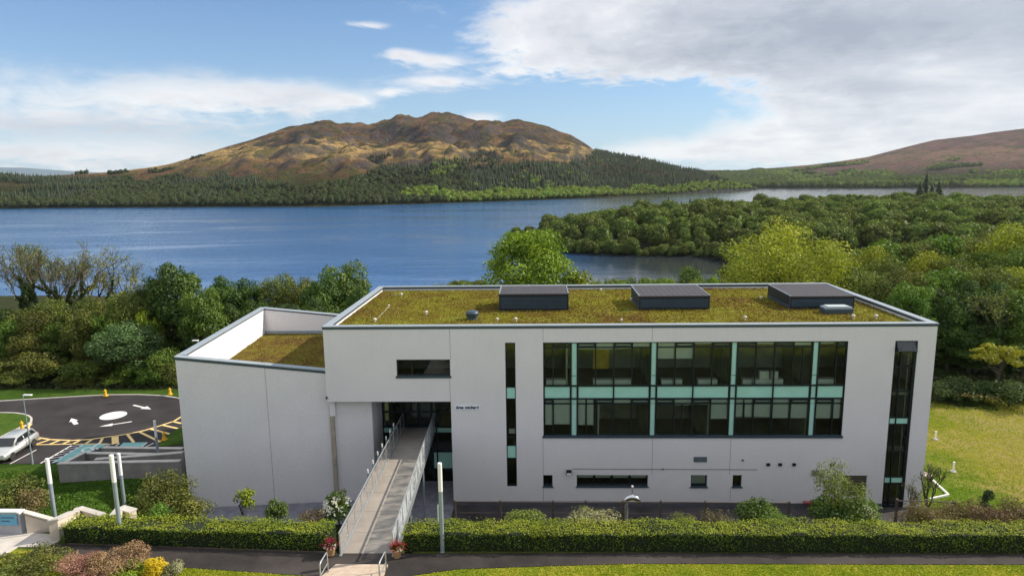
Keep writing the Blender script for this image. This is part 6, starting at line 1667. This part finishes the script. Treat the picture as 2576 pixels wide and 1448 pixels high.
def bare_tree(name, seed, h, label, ivy=True, spread=.55, buds='rust', nb=3, depth=5, group=None):
    rng = np.random.default_rng(seed); r = empty(name, (0, 0, 0), label=label, cat='tree', group=group); mb = MB(); tips = []; stem_pts = []
    def grow(p, d, L_, rad, dep):
        p2 = p + d * L_ * .5 + Vector(rng.normal(0, .04 * L_, 3)); p3 = p2 + (d + Vector(rng.normal(0, .18, 3))).normalized() * L_ * .5
        mb.tube([p, p2, p3], [rad, rad * .82, rad * .64], 5 if dep > 2 else 3, cap=False)
        if dep >= 3: stem_pts.extend([p, p2, p3])
        if dep <= 1: tips.extend([p2, p3])
        if dep == 0: return
        n = nb if dep > 1 else 4
        for i in range(n):
            a = rng.uniform(0, 6.28); sp = spread * rng.uniform(.6, 1.3)
            u = d.orthogonal().normalized(); v = d.cross(u)
            nd_ = (d * cos(sp) + (u * cos(a) + v * sin(a)) * sin(sp)); nd_.z += .24; nd_.normalize()
            st = p3 if i < 2 else p2.lerp(p3, rng.uniform(.1, .9))
            grow(st, nd_, L_ * rng.uniform(.58, .80), rad * .58, dep - 1)
    grow(Vector((0, 0, -.3)), Vector((rng.normal(0, .05), rng.normal(0, .05), 1)).normalized(), h * .36, h * .021, depth)
    me = mb.mesh('branches', M['barkpale'])
    zmax = max(v[2] for v in mb.v); me.transform(Matrix.Diagonal((h / zmax, h / zmax, h / zmax, 1))); k = h / zmax
    mobj('branches', me, r)
    T_ = np.array([tuple(t) for t in tips]) * k; T_ = T_[rng.random(len(T_)) < .75]
    n = len(T_); C = np.repeat(T_, 2, 0) + rng.normal(0, .25 if h > 8 else .06, (2 * n, 3)); V, F = leaf_quads(C, rand_dirs(2 * n, rng), .27 if h > 8 else .075, rng, .5)
    tag(mobj('buds', fast_mesh('buds', V, F, FOL[buds], np.clip(rng.normal(.6, .2, 2 * n), 0, 1)), r), kind='stuff')
    if ivy:
        S_ = np.array([tuple(t) for t in stem_pts]) * k; C = []
        for i in range(0, len(S_) - 2, 3):
            for a, c in ((S_[i], S_[i + 1]), (S_[i + 1], S_[i + 2])):
                L_ = np.linalg.norm(c - a); m = int(L_ * 75); tt_ = rng.random((m, 1)); zf = max(.10, .62 * (1 - a[2] / h * 1.1))
                C.append(a + (c - a) * tt_ + rand_dirs(m, rng) * zf * rng.uniform(.5, 1.1, (m, 1)))
        C = np.concatenate(C); V, F = leaf_quads(C, rand_dirs(len(C), rng), .30, rng, .8)
        mobj('ivy', fast_mesh('ivy', V, F, FOL['ivy'], np.clip(rng.normal(.45, .2, len(C)), 0, 1)), r)
    return r
for i, (px, yt, Y, h, sd_, iv, lb, bd, sp) in enumerate([(22, 612, 42, 17, 1, True, 'slim bare tree with ivy trunk at the left edge of the frame', 'olive', .45),
        (88, 603, 40, 17, 2, True, 'tall bare twiggy tree, second from the left edge', 'olive', .5), (172, 604, 38, 18, 3, True, 'tall bare tree with thick ivy clad forked trunk beyond the car park', 'olive', .62),
        (268, 628, 39, 17, 4, True, 'spreading tree with thin yellowish new leaves beyond the car park', 'yellow', .75), (215, 640, 44, 15, 5, False, 'pale bare tree between the two ivy clad trunks', 'olive', .5), (335, 655, 44, 14, 6, False, 'leaning bare tree beside the dense dark green tree', 'olive', .7), (122, 640, 46, 15, 7, False, 'bare tree behind the forked ivy trunk', 'olive', .55)]):
    place(bare_tree('bare_tree', 200 + sd_, h, lb, iv, sp, bd), px, yt, Y, h, sd_ * 1.3)
# templates of leafy trees
TD = tree_asset('tree', 301, 11, 15, 1.2, 46, 1.7, 11000, .40, FOL['dark'], .3, 'x')
TM = tree_asset('tree', 302, 11, 14, .8, 44, 1.6, 11000, .38, FOL['mid'], .3, 'x')
TO = tree_asset('tree', 303, 10, 14, .6, 60, 1.45, 12000, .32, FOL['olive'], .3, 'x', squash=1.1, limbs=22, bark='barkpale')
TR = tree_asset('tree', 304, 9, 11, .3, 60, 1.1, 5600, .26, FOL['rust'], .2, 'x', squash=1.2, limbs=34, bark='barkpale', aspect=.4)
TY = tree_asset('tree', 305, 9, 12, .6, 60, 1.2, 7000, .30, FOL['yellow'], .25, 'x', squash=1.1, limbs=20, aspect=.5)
TI = tree_asset('tree', 306, 5, 15, .2, 44, 1.0, 6400, .34, FOL['ivy'], .3, 'x', squash=1.3)
dim = {id(TD): (11, 15), id(TM): (11, 14), id(TO): (10, 14), id(TR): (9, 11), id(TY): (9, 12), id(TI): (5, 15)}
used = set()
def grow_at(T_, px, yt, Y, wpx, label, group=None, turn=None):
    if id(T_) in used: c = copy_tree(T_)
    else: c = T_; used.add(id(T_))
    tag(c, label, 'tree', group)
    wn, hn = dim[id(T_)]
    dim[id(c)] = (wn, hn)
    return place(c, px, yt, Y, hn, rs.uniform(0, 6.28) if turn is None else turn, wpx=wpx, wnom=wn)
grow_at(TD, 430, 655, 34, 175, 'dense dark green tree beyond the car park, its top against the lake')
grow_at(TM, 500, 715, 31, 130, 'mid green tree leaning out to the right of the dense dark one')
grow_at(TD, 375, 700, 36, 120, 'dark green tree just left of the dense one with its top against the lake')
grow_at(TD, 560, 692, 46, 130, 'dark green tree with flat top behind the left wing, nearest the car park wood')
grow_at(TD, 625, 695, 48, 110, 'second dark green flat topped tree behind the left wing')
grow_at(TO, 700, 678, 47, 130, 'dull brownish green tree behind the left wing')
grow_at(TO, 765, 688, 45, 120, 'olive green tree between the brownish tree and the tall bright crowned one')
grow_at(TM, 862, 648, 42, 165, 'tall rounded green tree next to the left end of the main roof')
grow_at(TD, 810, 690, 38, 130, 'low dark green tree below the tall rounded one by the roof')
grow_at(TD, 905, 715, 36, 90, 'dark green tree touching the left edge of the main roof')
for px, yt, w_, T_ in [(95, 770, 120, TO), (30, 800, 120, TM), (150, 800, 130, TM), (205, 770, 120, TO), (270, 775, 120, TM), (345, 760, 120, TO), (70, 830, 120, TO), (130, 860, 120, TM), (235, 850, 130, TO), (395, 830, 110, TM), (0, 850, 130, TO)]:
    grow_at(T_, px, yt, 30 + rs.uniform(0, 3), w_, 'fresh green small tree in the wood beyond the car park', 'fresh green trees beyond the car park')
# brownish bushes with buds and dark undergrowth beyond the car park
for px, yt, w_ in [(60, 770, 130), (125, 740, 110), (225, 735, 110), (310, 722, 120), (165, 780, 130)]:
    grow_at(TR if rs.random() < .25 else TO, px, yt, 32 + rs.uniform(0, 6), w_, 'brownish budding bush tree in the wood beyond the car park', 'budding bush trees beyond the car park')
for px, yt, w_ in [(10, 770, 130), (90, 810, 150), (170, 850, 150), (240, 830, 130), (380, 790, 130), (430, 800, 130), (480, 800, 120), (560, 760, 120), (640, 750, 120), (720, 745, 120), (790, 745, 110)]:
    grow_at(TI if rs.random() < .35 else TD, px, yt, 33 + rs.uniform(0, 5), w_, 'dark evergreen growth in the wood behind the car park', 'dark evergreens in the left wood')
place(tree_asset('shrub', 119, 8, 8, .1, 60, 1.15, 12000, .24, FOL['blue'], .12, 'big rounded blue green bush behind the car park', 'shrub', limbs=20), 310, 800, 28, 8, wpx=185, wnom=8)
shrub_copy(2, 365, 772, 31, 90, 'fresh green bush top beside the rounded blue green bush')
shrub_copy(0, 405, 868, 27, 110, 'green bush next to the corner of the white wing')
for px, yt, w_, k in [(20, 895, 120, 1), (75, 880, 130, 4), (140, 900, 130, 1), (200, 905, 120, 0), (255, 900, 110, 1), (335, 905, 120, 0), (50, 925, 110, 4), (385, 915, 100, 0), (430, 905, 90, 1), (120, 935, 110, 4), (180, 940, 100, 1), (10, 940, 100, 0), (240, 942, 100, 4), (300, 940, 110, 0), (360, 945, 100, 0), (-40, 900, 120, 1), (415, 945, 90, 0)]:
    shrub_copy(k, px, yt, 25.5 + rs.uniform(0, 4), w_, 'low brownish green bush along the far side of the car park', 'bushes along the far side of the car park')
# far shrubs seen over the roof
for px in (1025, 1060, 1095, 1120):
    c = copy_tree(TR); tag(c, 'pale twiggy bush just above the back parapet at the lake', 'tree', 'pale twiggy bushes over the back parapet'); place(c, px, 700 + rs.uniform(-4, 3), 48, 11, rs.uniform(0, 6), wpx=62, wnom=9)

# wood at the right of the house
rr2 = np.random.default_rng(77)
rows = [(2205, 640, 160, TY, 46), (2170, 690, 150, TO, 40), (2250, 618, 170, TO, 52), (2310, 618, 170, TO, 50), (2370, 602, 180, TM, 54), (2430, 606, 180, TO, 50), (2490, 590, 180, TO, 54), (2550, 580, 190, TY, 48), (2610, 575, 190, TO, 52), (2230, 655, 150, TO, 44), (2340, 650, 160, TY, 44), (2460, 645, 170, TM, 44), (2580, 640, 180, TO, 42), (2400, 655, 160, TO, 42), (2520, 650, 160, TO, 43),
        (2215, 700, 140, TO, 38), (2280, 690, 150, TO, 38), (2350, 700, 150, TM, 36), (2420, 690, 160, TO, 38), (2490, 680, 160, TO, 36), (2560, 690, 160, TY, 34), (2620, 700, 160, TM, 36)]
for px, yt, w_, T_, Y in rows:
    if T_ is TO and rr2.random() < .35: T_ = TM
    grow_at(T_, px, yt - 26, Y + rr2.uniform(-2, 2), w_, 'olive or yellowish tree in the wood right of the house', 'olive and yellowish trees of the right wood')
for px, yt, w_ in [(2215, 745, 120), (2250, 760, 130), (2300, 700, 140), (2370, 720, 150), (2440, 700, 150), (2510, 705, 160), (2580, 710, 160), (2350, 790, 140), (2480, 850, 150), (2550, 840, 150), (2270, 735, 130), (2330, 750, 140), (2400, 740, 140), (2470, 735, 130), (2540, 740, 140), (2390, 800, 150), (2450, 810, 150), (2520, 800, 150), (2590, 790, 150), (2420, 880, 150), (2500, 900, 150), (2580, 880, 150), (2360, 850, 120), (2395, 930, 130)]:
    grow_at([TD, TI, TM, TD][int(rr2.integers(0, 4))], px, yt, 28 + rr2.uniform(0, 7) - (yt - 740) * .02, w_, 'dark ivy covered tree in the wood right of the house', 'dark trees of the right wood')
for px, yt in [(2540, 720)]:
    c = bare_tree('bare_tree', 400 + px, 14, 'pale leafless tree standing in the wood right of the house', px % 2 == 0, .5, 'olive', 3, 5, 'pale leafless trees of the right wood'); place(c, px, yt, 27, 14, px)
for px, yt, w_ in [(2365, 958, 120), (2420, 945, 140), (2480, 950, 140), (2545, 958, 150), (2610, 965, 140), (2395, 1000, 110), (2450, 1010, 120), (2515, 1022, 120), (2580, 1035, 120)]:
    c = copy_tree(SH[0]); tag(c, 'dark low bush at the edge of the right lawn', 'shrub', 'dark bushes edging the right lawn'); place(c, px, yt, 18.6 + rr2.uniform(-.5, 2.2), 3.6, rr2.uniform(0, 6), wpx=w_, wnom=4.4)
    for ch in c.children:
        if ch.data.materials[0] == FOL['mid']:
            if 'darkbush' not in M: M['darkbush'] = ch.data.copy(); M['darkbush'].materials[0] = FOL['ivy']
            ch.data = M['darkbush']
# young light green tree on the right
c = tree_asset('young_tree', 120, 5, 6, 3.2, 26, .62, 2300, .24, FOL['yellow'], .09, 'young light green tree with layered leaves at the right edge before the dark wood', squash=.4, limbs=20, bark='barkpale', trunk_h=4.2)
place(c, 2520, 858, 21.5, 6, wpx=140, wnom=5)

# planting on the bank in front of the house
def bush(px, yt, Y, wpx, label, mat, seed, n=2600, leaf=.14, name='shrub', nclump=22, cr=.5, squash=.85, cat='shrub', limbs=8, aspect=.6, base=.03, inner=.3, bark='bark', ht=2.0, wn=2.6):
    c = tree_asset(name, seed, wn, ht, base, nclump, cr, n, leaf, mat, .05, label, cat, None, 0, squash, 1., limbs, bark, inner, aspect)
    return place(c, px, yt, Y, ht, 0, wpx=wpx, wnom=wn)
bush(2128, 1232, -8.8, 165, 'round dark evergreen shrub under the feathery tree at the right of the facade', FOL['mid'], 501, 5200, .13)
bush(2180, 1262, -9.6, 80, 'variegated pale edged shrub right of the round evergreen', FOL['varieg'], 515, 1500, .12)
c = tree_asset('feathery_tree', 502, 3.4, 4.6, 1.0, 44, .42, 2500, .16, FOL['olive'], .06, 'feathery olive leaved small tree rising in front of the facade at the right', squash=1.3, limbs=30, aspect=.35, bark='barkpale'); place(c, 2118, 1150, -8.6, 4.6, wpx=150, wnom=3.4)
bush(1495, 1279, -10.5, 145, 'variegated grey green shrub behind the right hedge', FOL['varieg'], 503, 3000, .13)
bush(1325, 1281, -10.8, 115, 'olive green mounded shrub behind the right hedge', FOL['olive'], 504, 3200, .12)
bush(1910, 1252, -9.0, 125, 'dark green shrub with bare branches behind the right hedge', FOL['mid'], 505, 2000, .15, limbs=30, bark='barkpale')
bush(1805, 1272, -10.2, 110, 'wispy grey twiggy shrub behind the right hedge', FOL['rust'], 506, 900, .12, limbs=44, aspect=.3, bark='barkpale')
bush(1720, 1292, -11.0, 100, 'low green plants among the twiggy shrub', FOL['olive'], 507, 1600, .12)
bush(1960, 1290, -11.0, 120, 'low mid green cover plants behind the right hedge', FOL['mid'], 508, 1800, .12)
for i, (px, yt, w_) in enumerate([(2310, 1256, 110), (2375, 1262, 120), (2440, 1252, 130), (2500, 1262, 130), (2560, 1254, 130), (2620, 1262, 120), (2345, 1285, 120), (2420, 1285, 130), (2530, 1288, 130)]):
    bush(px, yt, -10.4 + (i % 3) * .6, w_, ['tangled brown bramble clump behind the right hedge, %s' % s for s in ('leftmost', 'second from the left', 'third from the left', 'fourth from the left', 'fifth from the left', 'at the frame edge', 'low one at the front left', 'low one at the front middle', 'low one at the front right')][i], FOL['bramble'], 520 + i, 2400, .14, limbs=20, aspect=.3, bark='barkpale')
bush(2490, 1222, -6.8, 45, 'small pointed dark conifer behind the brown brambles', FOL['pine'], 530, 1600, .13, name='small_conifer', cat='tree', ht=3, wn=1.4, cr=.3)
c = bare_tree('sapling', 610, 4.2, 'thin leafless sapling at the right corner of the house', False, .4, 'olive', 3, 4); place(c, 2338, 1165, -5.5, 4.2, 1)
c = bare_tree('sapling', 611, 3.2, 'leaning twiggy sapling left of the corner of the house', False, .5, 'olive', 3, 4); place(c, 2300, 1200, -7.0, 3.2, 2)
# left part
c = tree_asset('sapling', 540, 1.3, 2.7, .8, 22, .26, 700, .15, FOL['spring'], .035, 'light green sapling in front of the white wing', limbs=14); place(c, 612, 1220, -9.0, 2.7, wpx=62, wnom=1.3)
bush(692, 1240, -9.4, 62, 'small upright green conifer like shrub in front of the wing', FOL['mid'], 541, 2200, .12, ht=2.4, wn=1.5, cr=.3, squash=1.2)
c = bush(848, 1226, -9.6, 80, 'elder bush with cream flower heads beside the footbridge', FOL['mid'], 542, 2400, .15, ht=3, wn=2, cr=.4)
g_ = np.random.default_rng(9); dd = rand_dirs(52, g_); dd[:, 1] = -np.abs(dd[:, 1]); dd[:, 2] = np.abs(dd[:, 2]) * .9 - .1; Cf = dd * np.array([.95, .95, 1.4]) + np.array([0, 0, 1.6]); Cf = np.repeat(Cf, 5, 0) + g_.normal(0, .05, (260, 3)); V, F = leaf_quads(Cf, np.array([0, -.5, 1]) + g_.normal(0, .3, (260, 3)), .11, g_, .95)
mobj('flowers', fast_mesh('flowers', V, F, FOL['whitefl'], g_.random(260)), c)
bush(785, 1272, -10.4, 80, 'brownish low shrub left of the flowering elder', FOL['bramble'], 543, 1700, .12)
c = tree_asset('feathery_shrub', 544, 4.2, 3.9, .2, 60, .55, 5600, .17, FOL['olive'], .07, 'large feathery olive shrub before the corner of the wing', squash=1.2, limbs=40, aspect=.4, bark='barkpale', cat='shrub'); place(c, 408, 1180, -6.5, 3.9, wpx=165, wnom=4.2)
bush(475, 1256, -9.0, 130, 'low rounded olive shrub beside the feathery one', FOL['olive'], 545, 3000, .14)
bush(395, 1262, -9.6, 80, 'low green shrub at the foot of the feathery shrub', FOL['mid'], 546, 1800, .14)
bush(345, 1225, -5.5, 90, 'small green bush left of the feathery shrub', FOL['mid'], 547, 2000, .15)
bush(28, 1192, -6.3, 170, 'large mottled red and green shrub at the left edge', FOL['olive'], 548, 5200, .15, ht=3, wn=4.2, nclump=34)
bush(70, 1215, -7.6, 90, 'reddish budded shrub in front of the large mottled one', FOL['bramble'], 549, 2200, .13)
# flower bed at the bottom left
bush(60, 1392, -16.2, 220, 'mottled green and cream shrub in the bottom left bed', FOL['olive'], 550, 5600, .075, ht=1.1, wn=2.6, nclump=40, cr=.3)
bush(195, 1392, -16.05, 130, 'pink flowering heather mound in the bottom left bed', FOL['pink'], 551, 5200, .05, ht=.9, wn=1.6, nclump=30, cr=.22, name='heather')
bush(292, 1370, -15.95, 150, 'russet brown heather mound, tallest of the bottom left bed', FOL['redbrown'], 552, 6000, .05, ht=.9, wn=1.6, nclump=30, cr=.22, name='heather')
bush(386, 1398, -16.2, 72, 'golden yellow flowering shrub at the right of the bed', FOL['gold'], 553, 2600, .055, ht=.8, wn=.9, nclump=16, cr=.18)
bush(432, 1404, -16.2, 62, 'grey olive rounded shrub at the right end of the bed', FOL['varieg'], 554, 2200, .05, ht=.7, wn=.8, nclump=14, cr=.16)
bush(320, 1416, -16.6, 110, 'bright green leafy shrub low in the bottom left bed', FOL['spring'], 555, 3000, .06, ht=.8, wn=1.3, nclump=20, cr=.2)
bush(10, 1418, -16.7, 120, 'olive shrub in the bottom left corner of the frame', FOL['olive'], 556, 3200, .07, ht=.9, wn=1.6, nclump=20, cr=.25)
bush(235, 1425, -16.6, 110, 'purple tinged heather mound in front of the pink one', FOL['pink'], 557, 3600, .05, ht=.7, wn=1.3, nclump=22, cr=.2, name='heather')

# ------------------------------------------------------------------ grass tufts
def tufts(name, n, xf, label, size, mat, seed, zoff=.0, zf=G, tf=None):
    g_ = np.random.default_rng(seed); X, Y = xf(g_, n); Z = zf(X, Y) + zoff
    C = np.stack([X, Y, Z + size * .25], 1); N = rand_dirs(len(X), g_); N[:, 2] *= .25; V, F = leaf_quads(C, N, size, g_, .5)
    t = np.clip(fbm(X * .9, Y * .9, 3) * 1.0 + g_.normal(0, .12, len(X)), 0, 1)
    if tf is not None: t = np.clip(tf(X, Y) + g_.normal(0, .08, len(X)), 0, 1)
    return tag(mobj(name, fast_mesh(name, V, F, mat, t)), label, kind='stuff')
FOL['grassF'] = foliage('lawn_blades', (.17, .26, .015), (.34, .39, .025), (.54, .48, .07), trans=.25)
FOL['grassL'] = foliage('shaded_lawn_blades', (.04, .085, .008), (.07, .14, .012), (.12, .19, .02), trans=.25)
FOL['grassR'] = foliage('dry_lawn_blades', (.17, .34, .012), (.40, .48, .025), (.60, .52, .18), trans=.2)
near_x = np.array([p[0] for p in path_near[:8]][::-1]); near_y = np.array([p[1] for p in path_near[:8]][::-1])
def xfF(g_, n):
    X = g_.uniform(-5.6, 24, n); Y = g_.uniform(-18, -15, n); k = Y < np.interp(X, near_x, near_y) - .02; return X[k], Y[k]
tufts('grass', 60000, xfF, 'yellow green lawn grass along the near edge of the path', .07, FOL['grassF'], 1)
def xfG(g_, n):
    X = g_.uniform(-17, -8.9, n); Y = g_.uniform(-17.4, -15.3, n); k = Y < np.interp(X, [-17, -14.4, -11.5, -8.9], [-15.2, -15.62, -15.9, -16.15]) - .02; return X[k], Y[k]
tufts('grass', 22000, xfG, 'strip of yellow green lawn between the bottom left bed and the boarded ramp', .07, FOL['grassF'], 2)
def xfL(g_, n):
    X = g_.uniform(-50, -21, n); Y = g_.uniform(-12.5, 5, n); k = (X > -36 - (Y + 12) * .6) & ~((Y > 1.6) & (X > -33)); return X[k], Y[k]
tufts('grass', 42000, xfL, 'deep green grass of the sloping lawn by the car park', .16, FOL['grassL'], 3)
def xfR(g_, n):
    X = g_.uniform(24.6, 62, n); Y = g_.uniform(-1, 21, n); return X, Y
def rt(g_, n): return xfR(g_, n)
o = tufts('grass', 45000, xfR, 'dry yellow and green grass of the lawn right of the house', .13, FOL['grassR'], 4, tf=lambda X, Y: .02 + .36 * sstep(X + .25 * Y + (fbm(X * .15, Y * .15, 3) - .5) * 9, 29, 35) + .45 * np.exp(-((X - 37) / 4.5) ** 2 - ((Y - 6) / 5.5) ** 2) + (fbm(X * .3, Y * .3, 4) - .5) * .8)
def xfB(g_, n):
    X = g_.uniform(-21, 34, n); Y = g_.uniform(-13.1, -4.0, n); k = ~((X > -9.6) & (X < -5.2)); return X[k], Y[k]
FOL['bank'] = foliage('bank_weeds', (.035, .040, .012), (.085, .085, .028), (.17, .15, .06), trans=.2)
tufts('ground_cover', 36000, xfB, 'rough weeds and dead stems on the bank in front of the house', .20, FOL['bank'], 5)
def xfW(g_, n):
    X = np.concatenate([g_.uniform(-75, -24, n // 2), g_.uniform(26, 75, n // 2)]); Y = g_.uniform(22, 50, len(X)); k = (Y > 24.5) | (X > 0); return X[k], Y[k]
FOL['floor'] = foliage('woodland_floor_plants', (.015, .022, .008), (.035, .045, .013), (.08, .09, .03), trans=.2)
tufts('undergrowth', 40000, xfW, 'dark undergrowth covering the floor of the woods beside the house', .5, FOL['floor'], 6)

# ------------------------------------------------------------------ moist air over the lake
hz = bpy.data.materials.new('lake_air'); hz.use_nodes = True; T = NT(hz.node_tree); T.n.clear()
out = T.node('ShaderNodeOutputMaterial'); pv = T.n.new('ShaderNodeVolumePrincipled')
pv.inputs['Color'].default_value = (.80, .90, 1.0, 1); pv.inputs['Density'].default_value = 0.000028; pv.inputs['Anisotropy'].default_value = .3
T.l.new(pv.outputs[0], out.inputs['Volume']); hz.cycles.homogeneous_volume = True
tag(MB().box(-9600, 4600, -90, 9900, -42, 420).build('haze', hz), 'thin moist air over the lake and hills', kind='stuff')

# unused templates are not part of the scene
for t_ in SH + [t_ for t_ in (TD, TM, TO, TR, TY, TI) if id(t_) not in used]:
    for ch in list(t_.children): bpy.data.objects.remove(ch)
    bpy.data.objects.remove(t_)

# things alike get the order in which they stand
ORD = ['leftmost', 'second from the left', 'third from the left', 'fourth from the left', 'fifth from the left', 'sixth from the left', 'seventh from the left', 'eighth from the left', 'ninth from the left', 'tenth from the left'] + [w_ + ' from the left' for w_ in 'eleventh twelfth thirteenth fourteenth fifteenth sixteenth seventeenth eighteenth nineteenth twentieth'.split()] + ['twenty-%s from the left' % w_ for w_ in 'first second third fourth fifth sixth seventh eighth'.split()]
bpy.context.view_layer.update()
by = {}
for o in COL.objects:
    if o.parent is None and 'label' in o.keys() and 'group' in o.keys() and o.get('kind') is None: by.setdefault(o['label'], []).append(o)
for lb, os_ in by.items():
    if 1 < len(os_) <= len(ORD):
        def midx(o):
            if o.type == 'MESH' and o.data and len(o.data.vertices): c_ = np.mean([(o.matrix_world @ v.co)[:] for v in list(o.data.vertices)[:40]], 0)
            else: c_ = np.array(o.matrix_world.translation)
            return proj(c_)[0]
        os_.sort(key=midx)
        for i, o in enumerate(os_): o['label'] = lb + (', rightmost' if i == len(os_) - 1 else ', ' + ORD[i])
